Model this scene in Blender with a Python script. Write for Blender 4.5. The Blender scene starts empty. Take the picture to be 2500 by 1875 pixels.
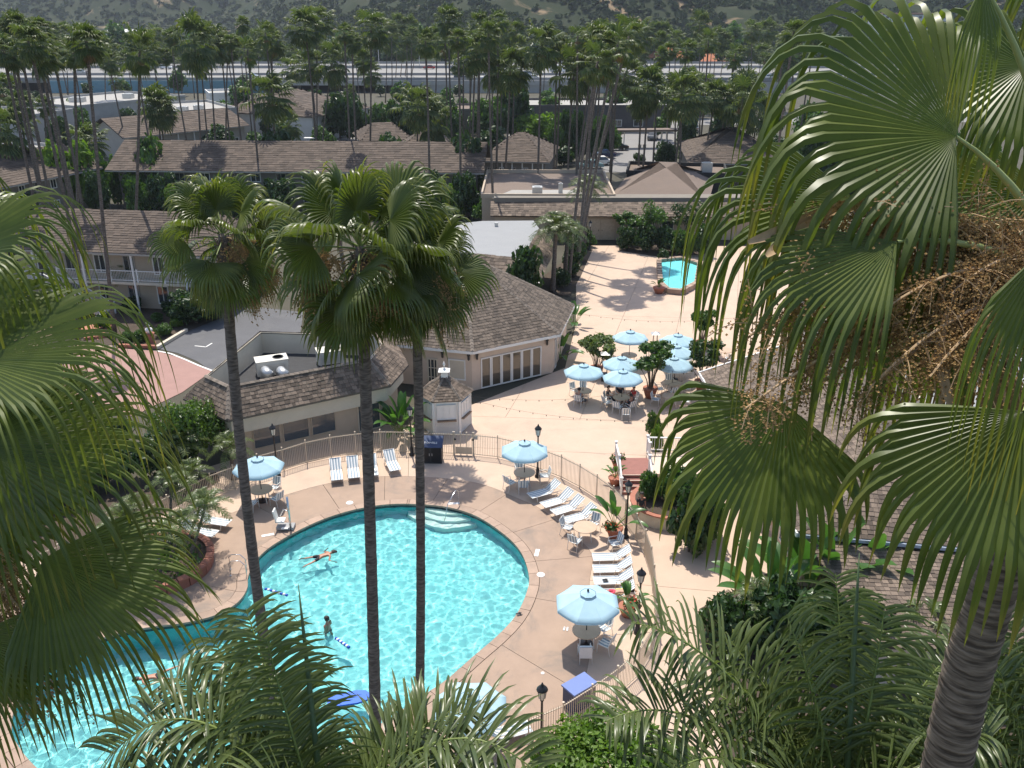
import bpy, bmesh, math, random
import numpy as np
from mathutils import Vector, Matrix, noise
R = math.radians
rnd = random.Random(7)
sc = bpy.context.scene
COL = sc.collection

# ---------------------------------------------------------------- camera, sky, sun, exposure
PITCH, CAM_H, FPX = R(23.0), 25.0, 2161.0
cam = bpy.data.cameras.new('camera'); cam_o = bpy.data.objects.new('camera', cam); COL.objects.link(cam_o)
cam_o.location = (0, 0, CAM_H); cam_o.rotation_euler = (R(90) - PITCH, 0, 0)
cam.sensor_fit = 'HORIZONTAL'; cam.angle = 2 * math.atan(1250 / FPX); cam.clip_start = 0.1; cam.clip_end = 6000
sc.camera = cam_o
SUN_EL, SUN_AZ = R(64.0), R(-13.0)                      # azimuth from +Y, negative to -X
SUN = Vector((math.sin(SUN_AZ) * math.cos(SUN_EL), math.cos(SUN_AZ) * math.cos(SUN_EL), math.sin(SUN_EL)))
world = bpy.data.worlds.new('World'); sc.world = world; world.use_nodes = True
_wn = world.node_tree
sky = _wn.nodes.new('ShaderNodeTexSky'); sky.sky_type = 'NISHITA'; sky.sun_disc = False
sky.sun_elevation = SUN_EL; sky.sun_rotation = SUN_AZ; sky.air_density = 1.0; sky.dust_density = 1.5
_wn.links.new(sky.outputs[0], _wn.nodes['Background'].inputs[0]); _wn.nodes['Background'].inputs[1].default_value = 0.14
sl = bpy.data.lights.new('sun', 'SUN'); sun_o = bpy.data.objects.new('sun', sl); COL.objects.link(sun_o)
sl.energy = 4.1; sl.angle = R(0.53); sl.color = (1.0, 0.945, 0.85)
sun_o.location = (0, 0, 60); sun_o.rotation_euler = SUN.to_track_quat('Z', 'Y').to_euler()
sl.cycles.is_caustics_light = True
sc.view_settings.view_transform = 'Standard'; sc.view_settings.look = 'None'
sc.view_settings.exposure = 0.48; sc.view_settings.gamma = 1.0; sc.view_settings.use_curve_mapping = False
sc.cycles.use_denoising = True
sc.cycles.max_bounces = 8; sc.cycles.diffuse_bounces = 3; sc.cycles.glossy_bounces = 3
sc.cycles.transmission_bounces = 6; sc.cycles.transparent_max_bounces = 12
sc.cycles.sample_clamp_indirect = 6.0

# ---------------------------------------------------------------- where things stand: a spot in the photograph to metres
def ray(x, y):
    u = (x - 1250) / FPX; v = (y - 937.5) / FPX
    return Vector((u, math.cos(PITCH) - v * math.sin(PITCH), -math.sin(PITCH) - v * math.cos(PITCH)))
def G(x, y, z=0.0):
    d = ray(x, y); t = (z - CAM_H) / d.z
    return Vector((d.x * t, d.y * t, z))
def D(x, y, Y):
    d = ray(x, y); t = Y / d.y
    return Vector((d.x * t, Y, CAM_H + d.z * t))
def crop(x0, y0, k):
    return lambda x, y, z=0.0: G(x0 + x * k, y0 + y * k, z)
gA1 = crop(0, 0, .4069); gA2 = crop(800, 0, .4069); gA3 = crop(1600, 0, .4219); gA4 = crop(0, 400, .3616)
g1 = crop(400, 700, .3617); g2 = crop(1100, 450, .3616); g3 = crop(1100, 1000, .30136); g4 = crop(500, 1050, .42194)
gL = crop(0, 1000, .5275); gB = crop(1000, 1350, .31646); gR = crop(1600, 900, .5879); gR2 = crop(1600, 400, .4219)
gS = crop(0, 0, 1.1302)

# ---------------------------------------------------------------- objects
def link(o, parent=None):
    COL.objects.link(o)
    if parent is not None: o.parent = parent
    return o
def tag(o, label=None, cat=None, group=None, kind=None):
    if label: o['label'] = label
    if cat: o['category'] = cat
    if group: o['group'] = group
    if kind: o['kind'] = kind
    return o
def thing(name, label, cat, loc=(0, 0, 0), rz=0.0, group=None):
    o = bpy.data.objects.new(name, None); COL.objects.link(o); o.empty_display_size = .2
    o.location = loc; o.rotation_euler = (0, 0, rz)
    return tag(o, label, cat, group)
def copy_tree(o, parent=None):
    c = o.copy(); COL.objects.link(c); c.parent = parent
    for ch in [k for k in o.children]: copy_tree(ch, c)
    return c

class MB:
    def __init__(self): self.v = []; self.f = []; self.m = []; self.mi = 0
    def add(self, vs, fs):
        b = len(self.v); self.v.extend([tuple(p) for p in vs])
        for q in fs: self.f.append(tuple(b + i for i in q)); self.m.append(self.mi)
        return self
    def box(self, c, s, rz=0.0, mat=None):
        x, y, z = s[0] / 2, s[1] / 2, s[2] / 2
        ps = [Vector((i * x, j * y, k * z)) for k in (-1, 1) for j in (-1, 1) for i in (-1, 1)]
        M = (Matrix.Rotation(rz, 3, 'Z') if mat is None else mat)
        ps = [M @ p + Vector(c) for p in ps]
        return self.add(ps, [(0, 2, 3, 1), (4, 5, 7, 6), (0, 1, 5, 4), (2, 6, 7, 3), (0, 4, 6, 2), (1, 3, 7, 5)])
    def bar(self, a, b, w, h=None):
        a = Vector(a); b = Vector(b); d = b - a
        if d.length < 1e-6: return self
        q = d.to_track_quat('X', 'Z').to_matrix()
        return self.box((a + b) / 2, (d.length, w, h or w), mat=q)
    def tube(self, pts, rad, n=8, cap=True):
        pts = [Vector(p) for p in pts]; k = len(pts)
        rad = [rad] * k if not hasattr(rad, '__len__') else rad
        vs = []; ref = None
        for i, p in enumerate(pts):
            d = (pts[min(i + 1, k - 1)] - pts[max(i - 1, 0)]).normalized()
            if ref is None: ref = d.orthogonal().normalized()
            a = (ref - d * ref.dot(d)).normalized(); ref = a; b = d.cross(a)
            for j in range(n):
                t = 2 * math.pi * j / n
                vs.append(p + (a * math.cos(t) + b * math.sin(t)) * rad[i])
        fs = [(i * n + j, i * n + (j + 1) % n, (i + 1) * n + (j + 1) % n, (i + 1) * n + j) for i in range(k - 1) for j in range(n)]
        if cap: fs += [tuple(range(n - 1, -1, -1)), tuple((k - 1) * n + j for j in range(n))]
        return self.add(vs, fs)
    def lathe(self, prof, n=16, c=(0, 0, 0)):
        vs = [(c[0] + r * math.cos(2 * math.pi * j / n), c[1] + r * math.sin(2 * math.pi * j / n), c[2] + z) for r, z in prof for j in range(n)]
        k = len(prof)
        fs = [(i * n + j, i * n + (j + 1) % n, (i + 1) * n + (j + 1) % n, (i + 1) * n + j) for i in range(k - 1) for j in range(n)]
        fs += [tuple(range(n - 1, -1, -1)), tuple((k - 1) * n + j for j in range(n))]
        return self.add(vs, fs)
    def prism(self, poly, z0, z1):
        n = len(poly); A = sum(poly[i][0] * poly[(i + 1) % n][1] - poly[(i + 1) % n][0] * poly[i][1] for i in range(n))
        if A < 0: poly = poly[::-1]
        vs = [(p[0], p[1], z0) for p in poly] + [(p[0], p[1], z1) for p in poly]
        fs = [(i, (i + 1) % n, n + (i + 1) % n, n + i) for i in range(n)] + [tuple(range(n - 1, -1, -1)), tuple(range(n, 2 * n))]
        return self.add(vs, fs)
    def slab(self, pts, th, up=Vector((0, 0, 1))):
        "a thick sheet: 3-D polygon pts as its top, th metres deep"
        pts = [Vector(p) for p in pts]; n = len(pts)
        nn = Vector((0, 0, 0))
        for i in range(n): nn += (pts[i] - pts[0]).cross(pts[(i + 1) % n] - pts[0])
        nn.normalize()
        if nn.dot(up) < 0: pts = pts[::-1]; nn = -nn
        vs = [p - nn * th for p in pts] + pts
        fs = [(i, (i + 1) % n, n + (i + 1) % n, n + i) for i in range(n)] + [tuple(range(n - 1, -1, -1)), tuple(range(n, 2 * n))]
        return self.add(vs, fs)
    def mesh(self, name, mats, smooth=False):
        me = bpy.data.meshes.new(name); me.from_pydata(self.v, [], self.f)
        for m in (mats if isinstance(mats, (list, tuple)) else [mats]): me.materials.append(m)
        if any(self.m): me.polygons.foreach_set('material_index', self.m)
        if smooth: me.shade_smooth()
        me.update(); return me
    def build(self, name, mats, parent=None, smooth=False, **kw):
        o = bpy.data.objects.new(name, self.mesh(name, mats, smooth)); link(o, parent)
        if kw: tag(o, **kw)
        return o
def np_mesh(name, v, f, mat, smooth=False):
    "v (n,3), f (m,4) quads or (m,3) tris, fast"
    v = np.asarray(v, np.float32).reshape(-1, 3); f = np.asarray(f, np.int32); k = f.shape[1]
    me = bpy.data.meshes.new(name); me.vertices.add(len(v)); me.vertices.foreach_set('co', v.ravel())
    me.loops.add(f.size); me.loops.foreach_set('vertex_index', f.ravel())
    me.polygons.add(len(f)); me.polygons.foreach_set('loop_start', np.arange(0, f.size, k, dtype=np.int32))
    me.update(calc_edges=True); me.validate()
    for m in (mat if isinstance(mat, (list, tuple)) else [mat]): me.materials.append(m)
    me.shade_smooth() if smooth else me.shade_flat()
    return me
def ob(name, me, parent=None, **kw):
    o = bpy.data.objects.new(name, me); link(o, parent)
    if kw: tag(o, **kw)
    return o

# ---------------------------------------------------------------- materials
def hexc(h):
    h = h.lstrip('#'); c = [int(h[i:i + 2], 16) / 255 for i in (0, 2, 4)]
    return tuple(x / 12.92 if x <= .04045 else ((x + .055) / 1.055) ** 2.4 for x in c)
_mats = {}
def NT(name):
    m = bpy.data.materials.new(name); m.use_nodes = True
    t = m.node_tree; return m, t, t.nodes['Principled BSDF']
def ramp2(t, fac, c1, c2, p1=.3, p2=.7):
    r = t.nodes.new('ShaderNodeValToRGB'); t.links.new(fac, r.inputs[0])
    r.color_ramp.elements[0].position = p1; r.color_ramp.elements[0].color = (*c1, 1)
    r.color_ramp.elements[1].position = p2; r.color_ramp.elements[1].color = (*c2, 1)
    return r.outputs[0]
def nz(t, scale, detail=4.0, rough=.6, obj=False, dist=0.0, stretch=None):
    n = t.nodes.new('ShaderNodeTexNoise'); n.inputs['Scale'].default_value = scale
    n.inputs['Detail'].default_value = detail; n.inputs['Roughness'].default_value = rough; n.inputs['Distortion'].default_value = dist
    if obj: src = t.nodes.new('ShaderNodeTexCoord').outputs['Object']
    else: src = t.nodes.new('ShaderNodeNewGeometry').outputs['Position']
    if stretch:
        mp = t.nodes.new('ShaderNodeMapping'); mp.inputs['Scale'].default_value = stretch
        t.links.new(src, mp.inputs[0]); src = mp.outputs[0]
    t.links.new(src, n.inputs['Vector']); return n.outputs['Fac']
def mixc(t, fac, a, b, mode='MIX'):
    m = t.nodes.new('ShaderNodeMix'); m.data_type = 'RGBA'; m.blend_type = mode
    for s, v in ((m.inputs[0], fac), (m.inputs[6], a), (m.inputs[7], b)):
        if hasattr(v, 'is_linked'): t.links.new(v, s)
        elif isinstance(v, (int, float)): s.default_value = v
        else: s.default_value = (*v, 1)
    return m.outputs[2]
def sc3(c, k): return tuple(min(1, x * k) for x in c)
def mat(name, col, rough=.65, var=.18, scale=3.0, fine=40.0, bump=.0, bscale=60.0, metal=0.0, stain=None, stain_amt=.35, spec=.4, stain_scale=.6, rnd_obj=0.0, stretch=None):
    if name in _mats: return _mats[name]
    m, t, b = NT(name)
    c = ramp2(t, nz(t, scale, 5, .65, stretch=stretch), sc3(col, 1 - var), sc3(col, 1 + var), .3, .7)
    c = mixc(t, .25, c, ramp2(t, nz(t, fine, 3), sc3(col, 1 - var * 1.6), sc3(col, 1 + var * 1.3), .35, .65))
    if stain is not None:
        s = t.nodes.new('ShaderNodeValToRGB'); t.links.new(nz(t, stain_scale, 7, .7, dist=.6), s.inputs[0])
        s.color_ramp.elements[0].position = .52; s.color_ramp.elements[0].color = (0, 0, 0, 1)
        s.color_ramp.elements[1].position = .72; s.color_ramp.elements[1].color = (stain_amt,) * 3 + (1,)
        c = mixc(t, s.outputs[0], c, stain)
    if rnd_obj:
        oi = t.nodes.new('ShaderNodeObjectInfo'); ge = t.nodes.new('ShaderNodeNewGeometry')
        ad = t.nodes.new('ShaderNodeMath'); ad.operation = 'ADD'; t.links.new(oi.outputs['Random'], ad.inputs[0]); t.links.new(ge.outputs['Random Per Island'], ad.inputs[1])
        fr = t.nodes.new('ShaderNodeMath'); fr.operation = 'FRACT'; t.links.new(ad.outputs[0], fr.inputs[0])
        c = mixc(t, 1.0, c, ramp2(t, fr.outputs[0], (1 - rnd_obj,) * 3, (1 + rnd_obj * .8,) * 3, 0, 1), 'MULTIPLY')
    t.links.new(c, b.inputs['Base Color'])
    b.inputs['Roughness'].default_value = rough; b.inputs['Metallic'].default_value = metal
    b.inputs['Specular IOR Level'].default_value = spec
    if bump:
        bp = t.nodes.new('ShaderNodeBump'); bp.inputs['Strength'].default_value = bump; bp.inputs['Distance'].default_value = .02
        t.links.new(nz(t, bscale, 5), bp.inputs['Height']); t.links.new(bp.outputs[0], b.inputs['Normal'])
    _mats[name] = m; return m
def leafmat(name, col, col2, trans=.45, rough=.42, tip=None, scale=1.5, spec=.5):
    if name in _mats: return _mats[name]
    m, t, b = NT(name)
    oi = t.nodes.new('ShaderNodeObjectInfo'); ge = t.nodes.new('ShaderNodeNewGeometry')
    ad = t.nodes.new('ShaderNodeMath'); ad.operation = 'ADD'; t.links.new(oi.outputs['Random'], ad.inputs[0]); t.links.new(ge.outputs['Random Per Island'], ad.inputs[1])
    fr = t.nodes.new('ShaderNodeMath'); fr.operation = 'FRACT'; t.links.new(ad.outputs[0], fr.inputs[0])
    c = mixc(t, fr.outputs[0], col, col2)
    c = mixc(t, .35, c, ramp2(t, nz(t, scale, 3), sc3(col, .6), sc3(col2, 1.25)))
    if tip is not None:
        at = t.nodes.new('ShaderNodeAttribute'); at.attribute_name = 'tip'
        tn = t.nodes.new('ShaderNodeMath'); tn.operation = 'MULTIPLY'; t.links.new(at.outputs['Fac'], tn.inputs[0]); t.links.new(ramp2(t, nz(t, 2.3, 3), (0, 0, 0), (1, 1, 1), .42, .72), tn.inputs[1])
        c = mixc(t, tn.outputs[0], c, tip)
    t.links.new(c, b.inputs['Base Color']); b.inputs['Roughness'].default_value = rough; b.inputs['Specular IOR Level'].default_value = spec
    tr = t.nodes.new('ShaderNodeBsdfTranslucent')
    tc = mixc(t, 1.0, c, (1.25, 1.35, .55), 'MULTIPLY'); t.links.new(tc, tr.inputs[0])
    mx = t.nodes.new('ShaderNodeMixShader'); mx.inputs[0].default_value = trans
    t.links.new(b.outputs[0], mx.inputs[1]); t.links.new(tr.outputs[0], mx.inputs[2])
    t.links.new(mx.outputs[0], t.nodes['Material Output'].inputs[0])
    _mats[name] = m; return m
def glassmat(name, col=(.03, .04, .045), rough=.05):
    if name in _mats: return _mats[name]
    m, t, b = NT(name); b.inputs['Base Color'].default_value = (*col, 1); b.inputs['Roughness'].default_value = rough
    b.inputs['Specular IOR Level'].default_value = .9; b.inputs['Coat Weight'].default_value = .3
    _mats[name] = m; return m

M_DECK = mat('deck_concrete', (.345, .245, .18), .8, .12, .9, 60, .25, 120, stain=(.19, .16, .135), stain_amt=.85, stain_scale=.4)
M_PLAZA = mat('plaza_concrete', (.52, .388, .292), .8, .07, .7, 60, .2, 120, stain=(.38, .30, .23), stain_amt=.6, stain_scale=.3)
M_COPING = mat('coping_stone', (.36, .255, .19), .75, .16, 2.5, 60, .3, 90, rnd_obj=.14, stain=(.22, .17, .13), stain_amt=.4)
M_WHITE = mat('white_paint', (.78, .76, .72), .45, .05, 2)
M_WHITEMETAL = mat('white_powder_coat', (.80, .78, .74), .35, .03, 3)
M_STUCCO = mat('cream_stucco', (.60, .53, .42), .85, .07, 1.2, 60, .3, 90, stain=(.40, .34, .27), stain_amt=.3)
M_STUCCO2 = mat('pink_stucco', (.62, .50, .40), .85, .07, 1.2, 60, .3, 90)
M_TANWALL = mat('tan_wall', (.46, .37, .28), .85, .08, 1.0, 50, .3, 90)
M_GREYWALL = mat('grey_wall', (.40, .39, .37), .85, .08, 1.0, 50, .3, 90, stain=(.25, .24, .22), stain_amt=.4)
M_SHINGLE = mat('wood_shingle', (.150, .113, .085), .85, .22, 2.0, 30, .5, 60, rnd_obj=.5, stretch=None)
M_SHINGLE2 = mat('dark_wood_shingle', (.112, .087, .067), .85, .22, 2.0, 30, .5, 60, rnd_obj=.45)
M_UNDER = mat('roof_underlay', (.06, .048, .038), .9, .1)
M_RIDGE = mat('ridge_shingle', (.19, .155, .125), .85, .2, 2, 30, .4, 60, rnd_obj=.35)
M_FENCE = mat('tan_fence_paint', (.55, .46, .35), .45, .05, 2)
M_BLACK = mat('black_iron', (.02, .02, .022), .4, .1, 4)
M_WOODLT = mat('tan_table_top', (.50, .35, .24), .5, .08, 3, 40)
M_TERRA = mat('terracotta', (.36, .13, .075), .7, .15, 3, 30, .2, 60)
M_BRICKRED = mat('red_brick', (.33, .13, .085), .8, .15, 3, 30, .2, 60, rnd_obj=.2)
M_SOIL = mat('soil_mulch', (.075, .055, .04), .95, .3, 2, 25, .8, 30)
M_ASPH = mat('asphalt', (.115, .115, .12), .9, .12, .5, 80, .4, 150, stain=(.2, .19, .18), stain_amt=.3)
M_ROADLT = mat('pale_road', (.22, .21, .20), .9, .08, .1, 30)
M_REDCONC = mat('red_concrete', (.33, .195, .165), .85, .1, .8, 50, .2, 100, stain=(.28, .16, .13), stain_amt=.4)
M_GLASS = glassmat('window_glass')
M_GLASSBLUE = glassmat('dark_blue_glass', (.05, .07, .085), .06)
M_GROUND = mat('dry_ground', (.075, .068, .048), .95, .25, .25, 8, .4, 20)
M_GREYROOF = mat('grey_membrane', (.27, .275, .28), .8, .06, .6, 30, stain=(.26, .26, .26), stain_amt=.4)
M_BROWNROOF = mat('brown_membrane', (.185, .14, .112), .9, .08, .5, 20, stain=(.14, .115, .10), stain_amt=.4)
M_LIGHTROOF = mat('pale_gravel_roof', (.34, .325, .30), .9, .12, .3, 10, stain=(.3, .28, .25), stain_amt=.5, stain_scale=.12)
M_METAL = mat('galvanised_metal', (.52, .52, .51), .4, .08, 3, 30, metal=.6)
M_CHROME = mat('stainless_rail', (.62, .62, .62), .22, .04, 3, metal=.9)
# ---------------------------------------------------------------- ground, pool, deck, plaza
def spline(pts, closed=True, k=8):
    n = len(pts); out = []
    P = [Vector((p[0], p[1], 0)) for p in pts]
    for i in range(n if closed else n - 1):
        a, b, c, d = (P[(i + j - 1) % n] if closed else P[min(max(i + j - 1, 0), n - 1)] for j in range(4))
        for s in range(k):
            t = s / k
            out.append(.5 * ((2 * b) + (c - a) * t + (2 * a - 5 * b + 4 * c - d) * t * t + (3 * b - a - 3 * c + d) * t ** 3))
    if not closed: out.append(P[-1])
    return out
def resample(pts, step, closed=True):
    P = list(pts) + ([pts[0]] if closed else []); L = [0]
    for a, b in zip(P, P[1:]): L.append(L[-1] + (b - a).length)
    n = max(3, round(L[-1] / step)); out = []; j = 0
    for i in range(n if closed else n + 1):
        s = L[-1] * i / n
        while j < len(L) - 2 and L[j + 1] < s: j += 1
        t = (s - L[j]) / max(1e-9, L[j + 1] - L[j]); out.append(P[j].lerp(P[j + 1], t))
    return out
def offset(loop, d):
    n = len(loop); out = []
    for i in range(n):
        t = (loop[(i + 1) % n] - loop[i - 1]).normalized(); out.append(loop[i] + Vector((-t.y, t.x, 0)) * d)
    return out
def inside(p, poly):
    c = False; n = len(poly)
    for i in range(n):
        a = poly[i]; b = poly[i - 1]
        if (a[1] > p[1]) != (b[1] > p[1]) and p[0] < (b[0] - a[0]) * (p[1] - a[1]) / (b[1] - a[1]) + a[0]: c = not c
    return c
POOL_C = [(-5.95, 42.12), (-7.71, 41.85), (-9.35, 41.05), (-10.69, 39.92), (-11.88, 38.44), (-12.45, 37.35), (-12.66, 36.35), (-12.65, 35.3), (-12.43, 34.36),
          (-12.6, 33.3), (-13.3, 32.44), (-14.52, 31.91), (-15.6, 31.69), (-16.9, 31.3), (-18.2, 30.5), (-19.1, 29.3), (-19.5, 27.6), (-19.0, 25.8), (-18.04, 24.6), (-16.5, 23.4),
          (-14.5, 22.5), (-12, 22.2), (-9.5, 22.7), (-7, 24.0), (-5, 25.8), (-3.4, 27.45), (-2.64, 28.23), (-1.57, 29.68), (-.58, 31.01), (.17, 32.31), (.66, 33.82), (.85, 35.4), (.45, 37.5), (-.52, 39.25), (-2.02, 40.95), (-3.75, 41.85)]
POOL = resample(spline(POOL_C), .3)            # runs anticlockwise seen from above? (left side first): fixed below
def area2(l): return sum(l[i].x * l[(i + 1) % len(l)].y - l[(i + 1) % len(l)].x * l[i].y for i in range(len(l)))
if area2(POOL) > 0: POOL.reverse()             # clockwise: offset(+d) lies outside the water
COPE = offset(POOL, .46)
DECK_C = [(3.66, 34.9), (3.95, 37.35), (2.79, 39.63), (1.62, 41.48), (.3, 42.7), (-2, 44.4), (-5, 45.1), (-8, 45.1), (-11, 44.1), (-14, 42.0), (-16.2, 40.3), (-19.2, 38.6), (-23, 35), (-24.5, 29), (-22.5, 22), (-17, 18.2), (-10, 18), (-3, 19.5), (1.5, 24), (3.1, 29), (3.4, 32)]
DECKL = resample(spline(DECK_C), .6)
if area2(DECKL) > 0: DECKL.reverse()

def fill(outer, holes):
    bm = bmesh.new()
    for loop in [outer] + list(holes):
        vs = [bm.verts.new((p[0], p[1], 0)) for p in loop]
        for i in range(len(vs)): bm.edges.new((vs[i - 1], vs[i]))
    bmesh.ops.triangle_fill(bm, use_beauty=True, use_dissolve=False, edges=bm.edges[:])
    bad = [f for f in bm.faces if any(inside(f.calc_center_median(), h) for h in holes) or not inside(f.calc_center_median(), outer)]
    bmesh.ops.delete(bm, geom=bad, context='FACES_ONLY')
    for f in bm.faces:
        if f.normal.z < 0: f.normal_flip()
    return bm
def slabs(bm, lines, z, th, m, parent, gap=.011, name='slab'):
    "cut a flat sheet along joint lines (point, direction, half-line?), leave open joints, one object per slab"
    for p, d, half in lines:
        p = Vector((p[0], p[1], 0)); d = Vector((d[0], d[1], 0)).normalized(); nn = Vector((-d.y, d.x, 0))
        for s in (-1, 1):
            bm.faces.ensure_lookup_table()
            fs = [f for f in bm.faces if not half or max((v.co - p).dot(d) for v in f.verts) > 0]
            ge = set(fs)
            for f in fs: ge.update(f.verts); ge.update(f.edges)
            bmesh.ops.bisect_plane(bm, geom=list(ge), plane_co=p + nn * gap * s, plane_no=nn)
        bad = [f for f in bm.faces if abs((f.calc_center_median() - p).dot(nn)) < gap and (not half or (f.calc_center_median() - p).dot(d) > 0)]
        bmesh.ops.delete(bm, geom=bad, context='FACES')
    todo = set(bm.faces); comps = []
    while todo:
        st = [todo.pop()]; comp = []
        while st:
            f = st.pop(); comp.append(f)
            for e in f.edges:
                for g in e.link_faces:
                    if g in todo: todo.discard(g); st.append(g)
        comps.append(comp)
    for comp in comps:
        idx = {}; vs = []; fs = []
        for f in comp:
            q = []
            for v in f.verts:
                if v not in idx: idx[v] = len(vs); vs.append((v.co.x, v.co.y, z))
                q.append(idx[v])
            fs.append(q)
        cnt = {}
        for q in fs:
            for a, b in zip(q, q[1:] + q[:1]): cnt[(a, b)] = 1
        n = len(vs); vs += [(x, y, z - th) for x, y, _ in vs]
        side = [(b, a, a + n, b + n) for (a, b) in cnt if (b, a) not in cnt]
        A = sum(f.calc_area() for f in comp)
        if A < .05: continue
        me = bpy.data.meshes.new(name); me.from_pydata(vs, [], fs + side); me.materials.append(m)
        o = bpy.data.objects.new(name, me); link(o, parent)
    bm.free()
def sheet(name, poly, z, m, kind='structure', **kw):
    me = bpy.data.meshes.new(name); me.from_pydata([(p[0], p[1], z) for p in poly], [], [tuple(range(len(poly)))]); me.materials.append(m)
    o = bpy.data.objects.new(name, me); link(o); tag(o, kind=kind, **kw); return o

bm = fill([(-1000, -150), (1000, -150), (1000, 1500), (-1000, 1500)], [COPE])
me = bpy.data.meshes.new('ground'); bm.to_mesh(me); bm.free(); me.materials.append(M_GROUND)
o = ob('ground', me, kind='structure', label='dry brown ground under the whole resort'); o.location.z = -.06

# basin
M_POOL = mat('pool_plaster', (.19, .60, .60), .5, .05, 1.0)
M_POOLTILE = mat('pool_wall_tile', (.04, .40, .43), .3, .12, 2, 30)
M_WATERLINE = mat('waterline_tile', (.015, .035, .045), .25, .2, 6)
def pool_floor(x, y):
    t = min(1, max(0, (-8.5 - x + (30 - y) * .35) / 5)); t = t * t * (3 - 2 * t)
    return -1.22 - .75 * t
n = len(POOL); mb = MB()
vs = [(p.x, p.y, -.09) for p in POOL] + [(p.x, p.y, -.32) for p in POOL]
basin_me = None
mb.mi = 1; mb.add(vs, [(i, n + i, n + (i + 1) % n, (i + 1) % n) for i in range(n)])
mb.mi = 2; mb.add([(p.x, p.y, -.32) for p in POOL] + [(p.x, p.y, pool_floor(p.x, p.y)) for p in POOL], [(i, n + i, n + (i + 1) % n, (i + 1) % n) for i in range(n)])
bmf = fill([(p.x, p.y) for p in POOL], [])
cuts = [bmesh.ops.bisect_plane(bmf, geom=bmf.verts[:] + bmf.edges[:] + bmf.faces[:], plane_co=(x, 0, 0), plane_no=(1, -.35, 0)) for x in np.arange(-26, 14, 1.0)]
bmf.verts.index_update()
mb.mi = 0; mb.add([(v.co.x, v.co.y, pool_floor(v.co.x, v.co.y)) for v in bmf.verts], [tuple(v.index for v in f.verts) for f in bmf.faces]); bmf.free()
basin = mb.build('pool_basin', [M_POOL, M_WATERLINE, M_POOLTILE], kind='structure', label='turquoise plastered kidney shaped pool basin')
basin.cycles.is_caustics_receiver = True
# wide curved entry steps at the far side
mb = MB(); SC = Vector((-3.6, 41.9, 0))
for k, (w, dpt, z) in enumerate(((1.55, .75, -.30), (1.85, 1.2, -.55), (2.15, 1.65, -.82))):
    pts = []
    for i in range(25):
        a = math.pi * (i / 24); x = math.cos(a) * w; y = -math.sin(a) ** .55 * dpt * (1 + .10 * math.cos(3 * (a - math.pi / 2)))
        pts.append((SC.x + x * .96 + .12 * y, SC.y + .35 + y - .22 * x))
    mb.prism(pts, -1.3, z)
stp = mb.build('pool_steps', [mat('white_plaster_step', (.62, .72, .66), .5, .05)], kind='structure', label='white rounded entry steps in the pool'); stp.cycles.is_caustics_receiver = True
# water: one wavy sheet
def wave(x, y):
    z = 0.0
    for k, a in ((2.0, 1.0), (3.9, .40), (7.0, .10)): z += a * noise.noise(Vector((x * k, y * k, k * 7.3)))
    return z * .044
N = .05; x0, x1, y0, y1 = -19.8, 1.1, 22.0, 42.4
nx = int((x1 - x0) / N); ny = int((y1 - y0) / N); edge = offset(POOL, .05)
edge_t = [(p.x, p.y) for p in edge]
row_in = {}
for j in range(ny + 1):
    y = y0 + j * N; xs = []
    for i in range(len(edge_t)):
        a = edge_t[i]; b = edge_t[i - 1]
        if (a[1] > y) != (b[1] > y): xs.append((b[0] - a[0]) * (y - a[1]) / (b[1] - a[1]) + a[0])
    xs.sort(); row_in[j] = [(xs[k], xs[k + 1]) for k in range(0, len(xs) - 1, 2)]
vid = {}; wv = []; wf = []
def wvert(i, j):
    if (i, j) not in vid:
        x = x0 + i * N; y = y0 + j * N; vid[(i, j)] = len(wv); wv.append((x, y, -.17 + wave(x, y)))
    return vid[(i, j)]
for j in range(ny):
    for a, b in row_in[j]:
        for i in range(max(0, int((a - x0) / N)), min(nx, int((b - x0) / N) + 1)):
            wf.append((wvert(i, j), wvert(i + 1, j), wvert(i + 1, j + 1), wvert(i, j + 1)))
m, t, b = NT('pool_water'); t.nodes.remove(b)
gl = t.nodes.new('ShaderNodeBsdfGlass'); gl.inputs['IOR'].default_value = 1.33; gl.inputs['Roughness'].default_value = 0; gl.inputs[0].default_value = (.94, 1, 1, 1)
t.links.new(gl.outputs[0], t.nodes['Material Output'].inputs[0])
wat = ob('pool_water', np_mesh('pool_water', wv, wf, m, True), kind='structure', label='rippling clear turquoise water of the big pool')
wat.cycles.is_caustics_caster = True

# coping stones round the edge
coping = thing('coping_ring', 'ring of pale stone coping blocks round the pool edge', 'coping'); coping['kind'] = 'structure'; del coping['category']
S = resample(POOL, .92); T = offset(POOL, .46)
fine = resample(POOL, .115); fo = offset(fine, .445); fi = offset(fine, -.04); nn_ = len(fine); per = 8
for k in range(0, nn_, per):
    ids = [(k + q) % nn_ for q in range(per + 1)] if k + per < nn_ else [q % nn_ for q in range(k, nn_ + 1)]
    mb = MB(); L = len(ids)
    ii = [fi[q].copy() for q in ids]; oo = [fo[q].copy() for q in ids]
    for arr in (ii, oo):
        a, z_ = arr[0], arr[-1]
        arr[0] = a.lerp(arr[1], .09); arr[-1] = z_.lerp(arr[-2], .09)
    poly = [(p.x, p.y) for p in ii] + [(p.x, p.y) for p in reversed(oo)]
    mb.prism(poly, -.09, .012 + rnd.uniform(-.003, .003)); mb.build('coping_stone', M_COPING, coping)
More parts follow.
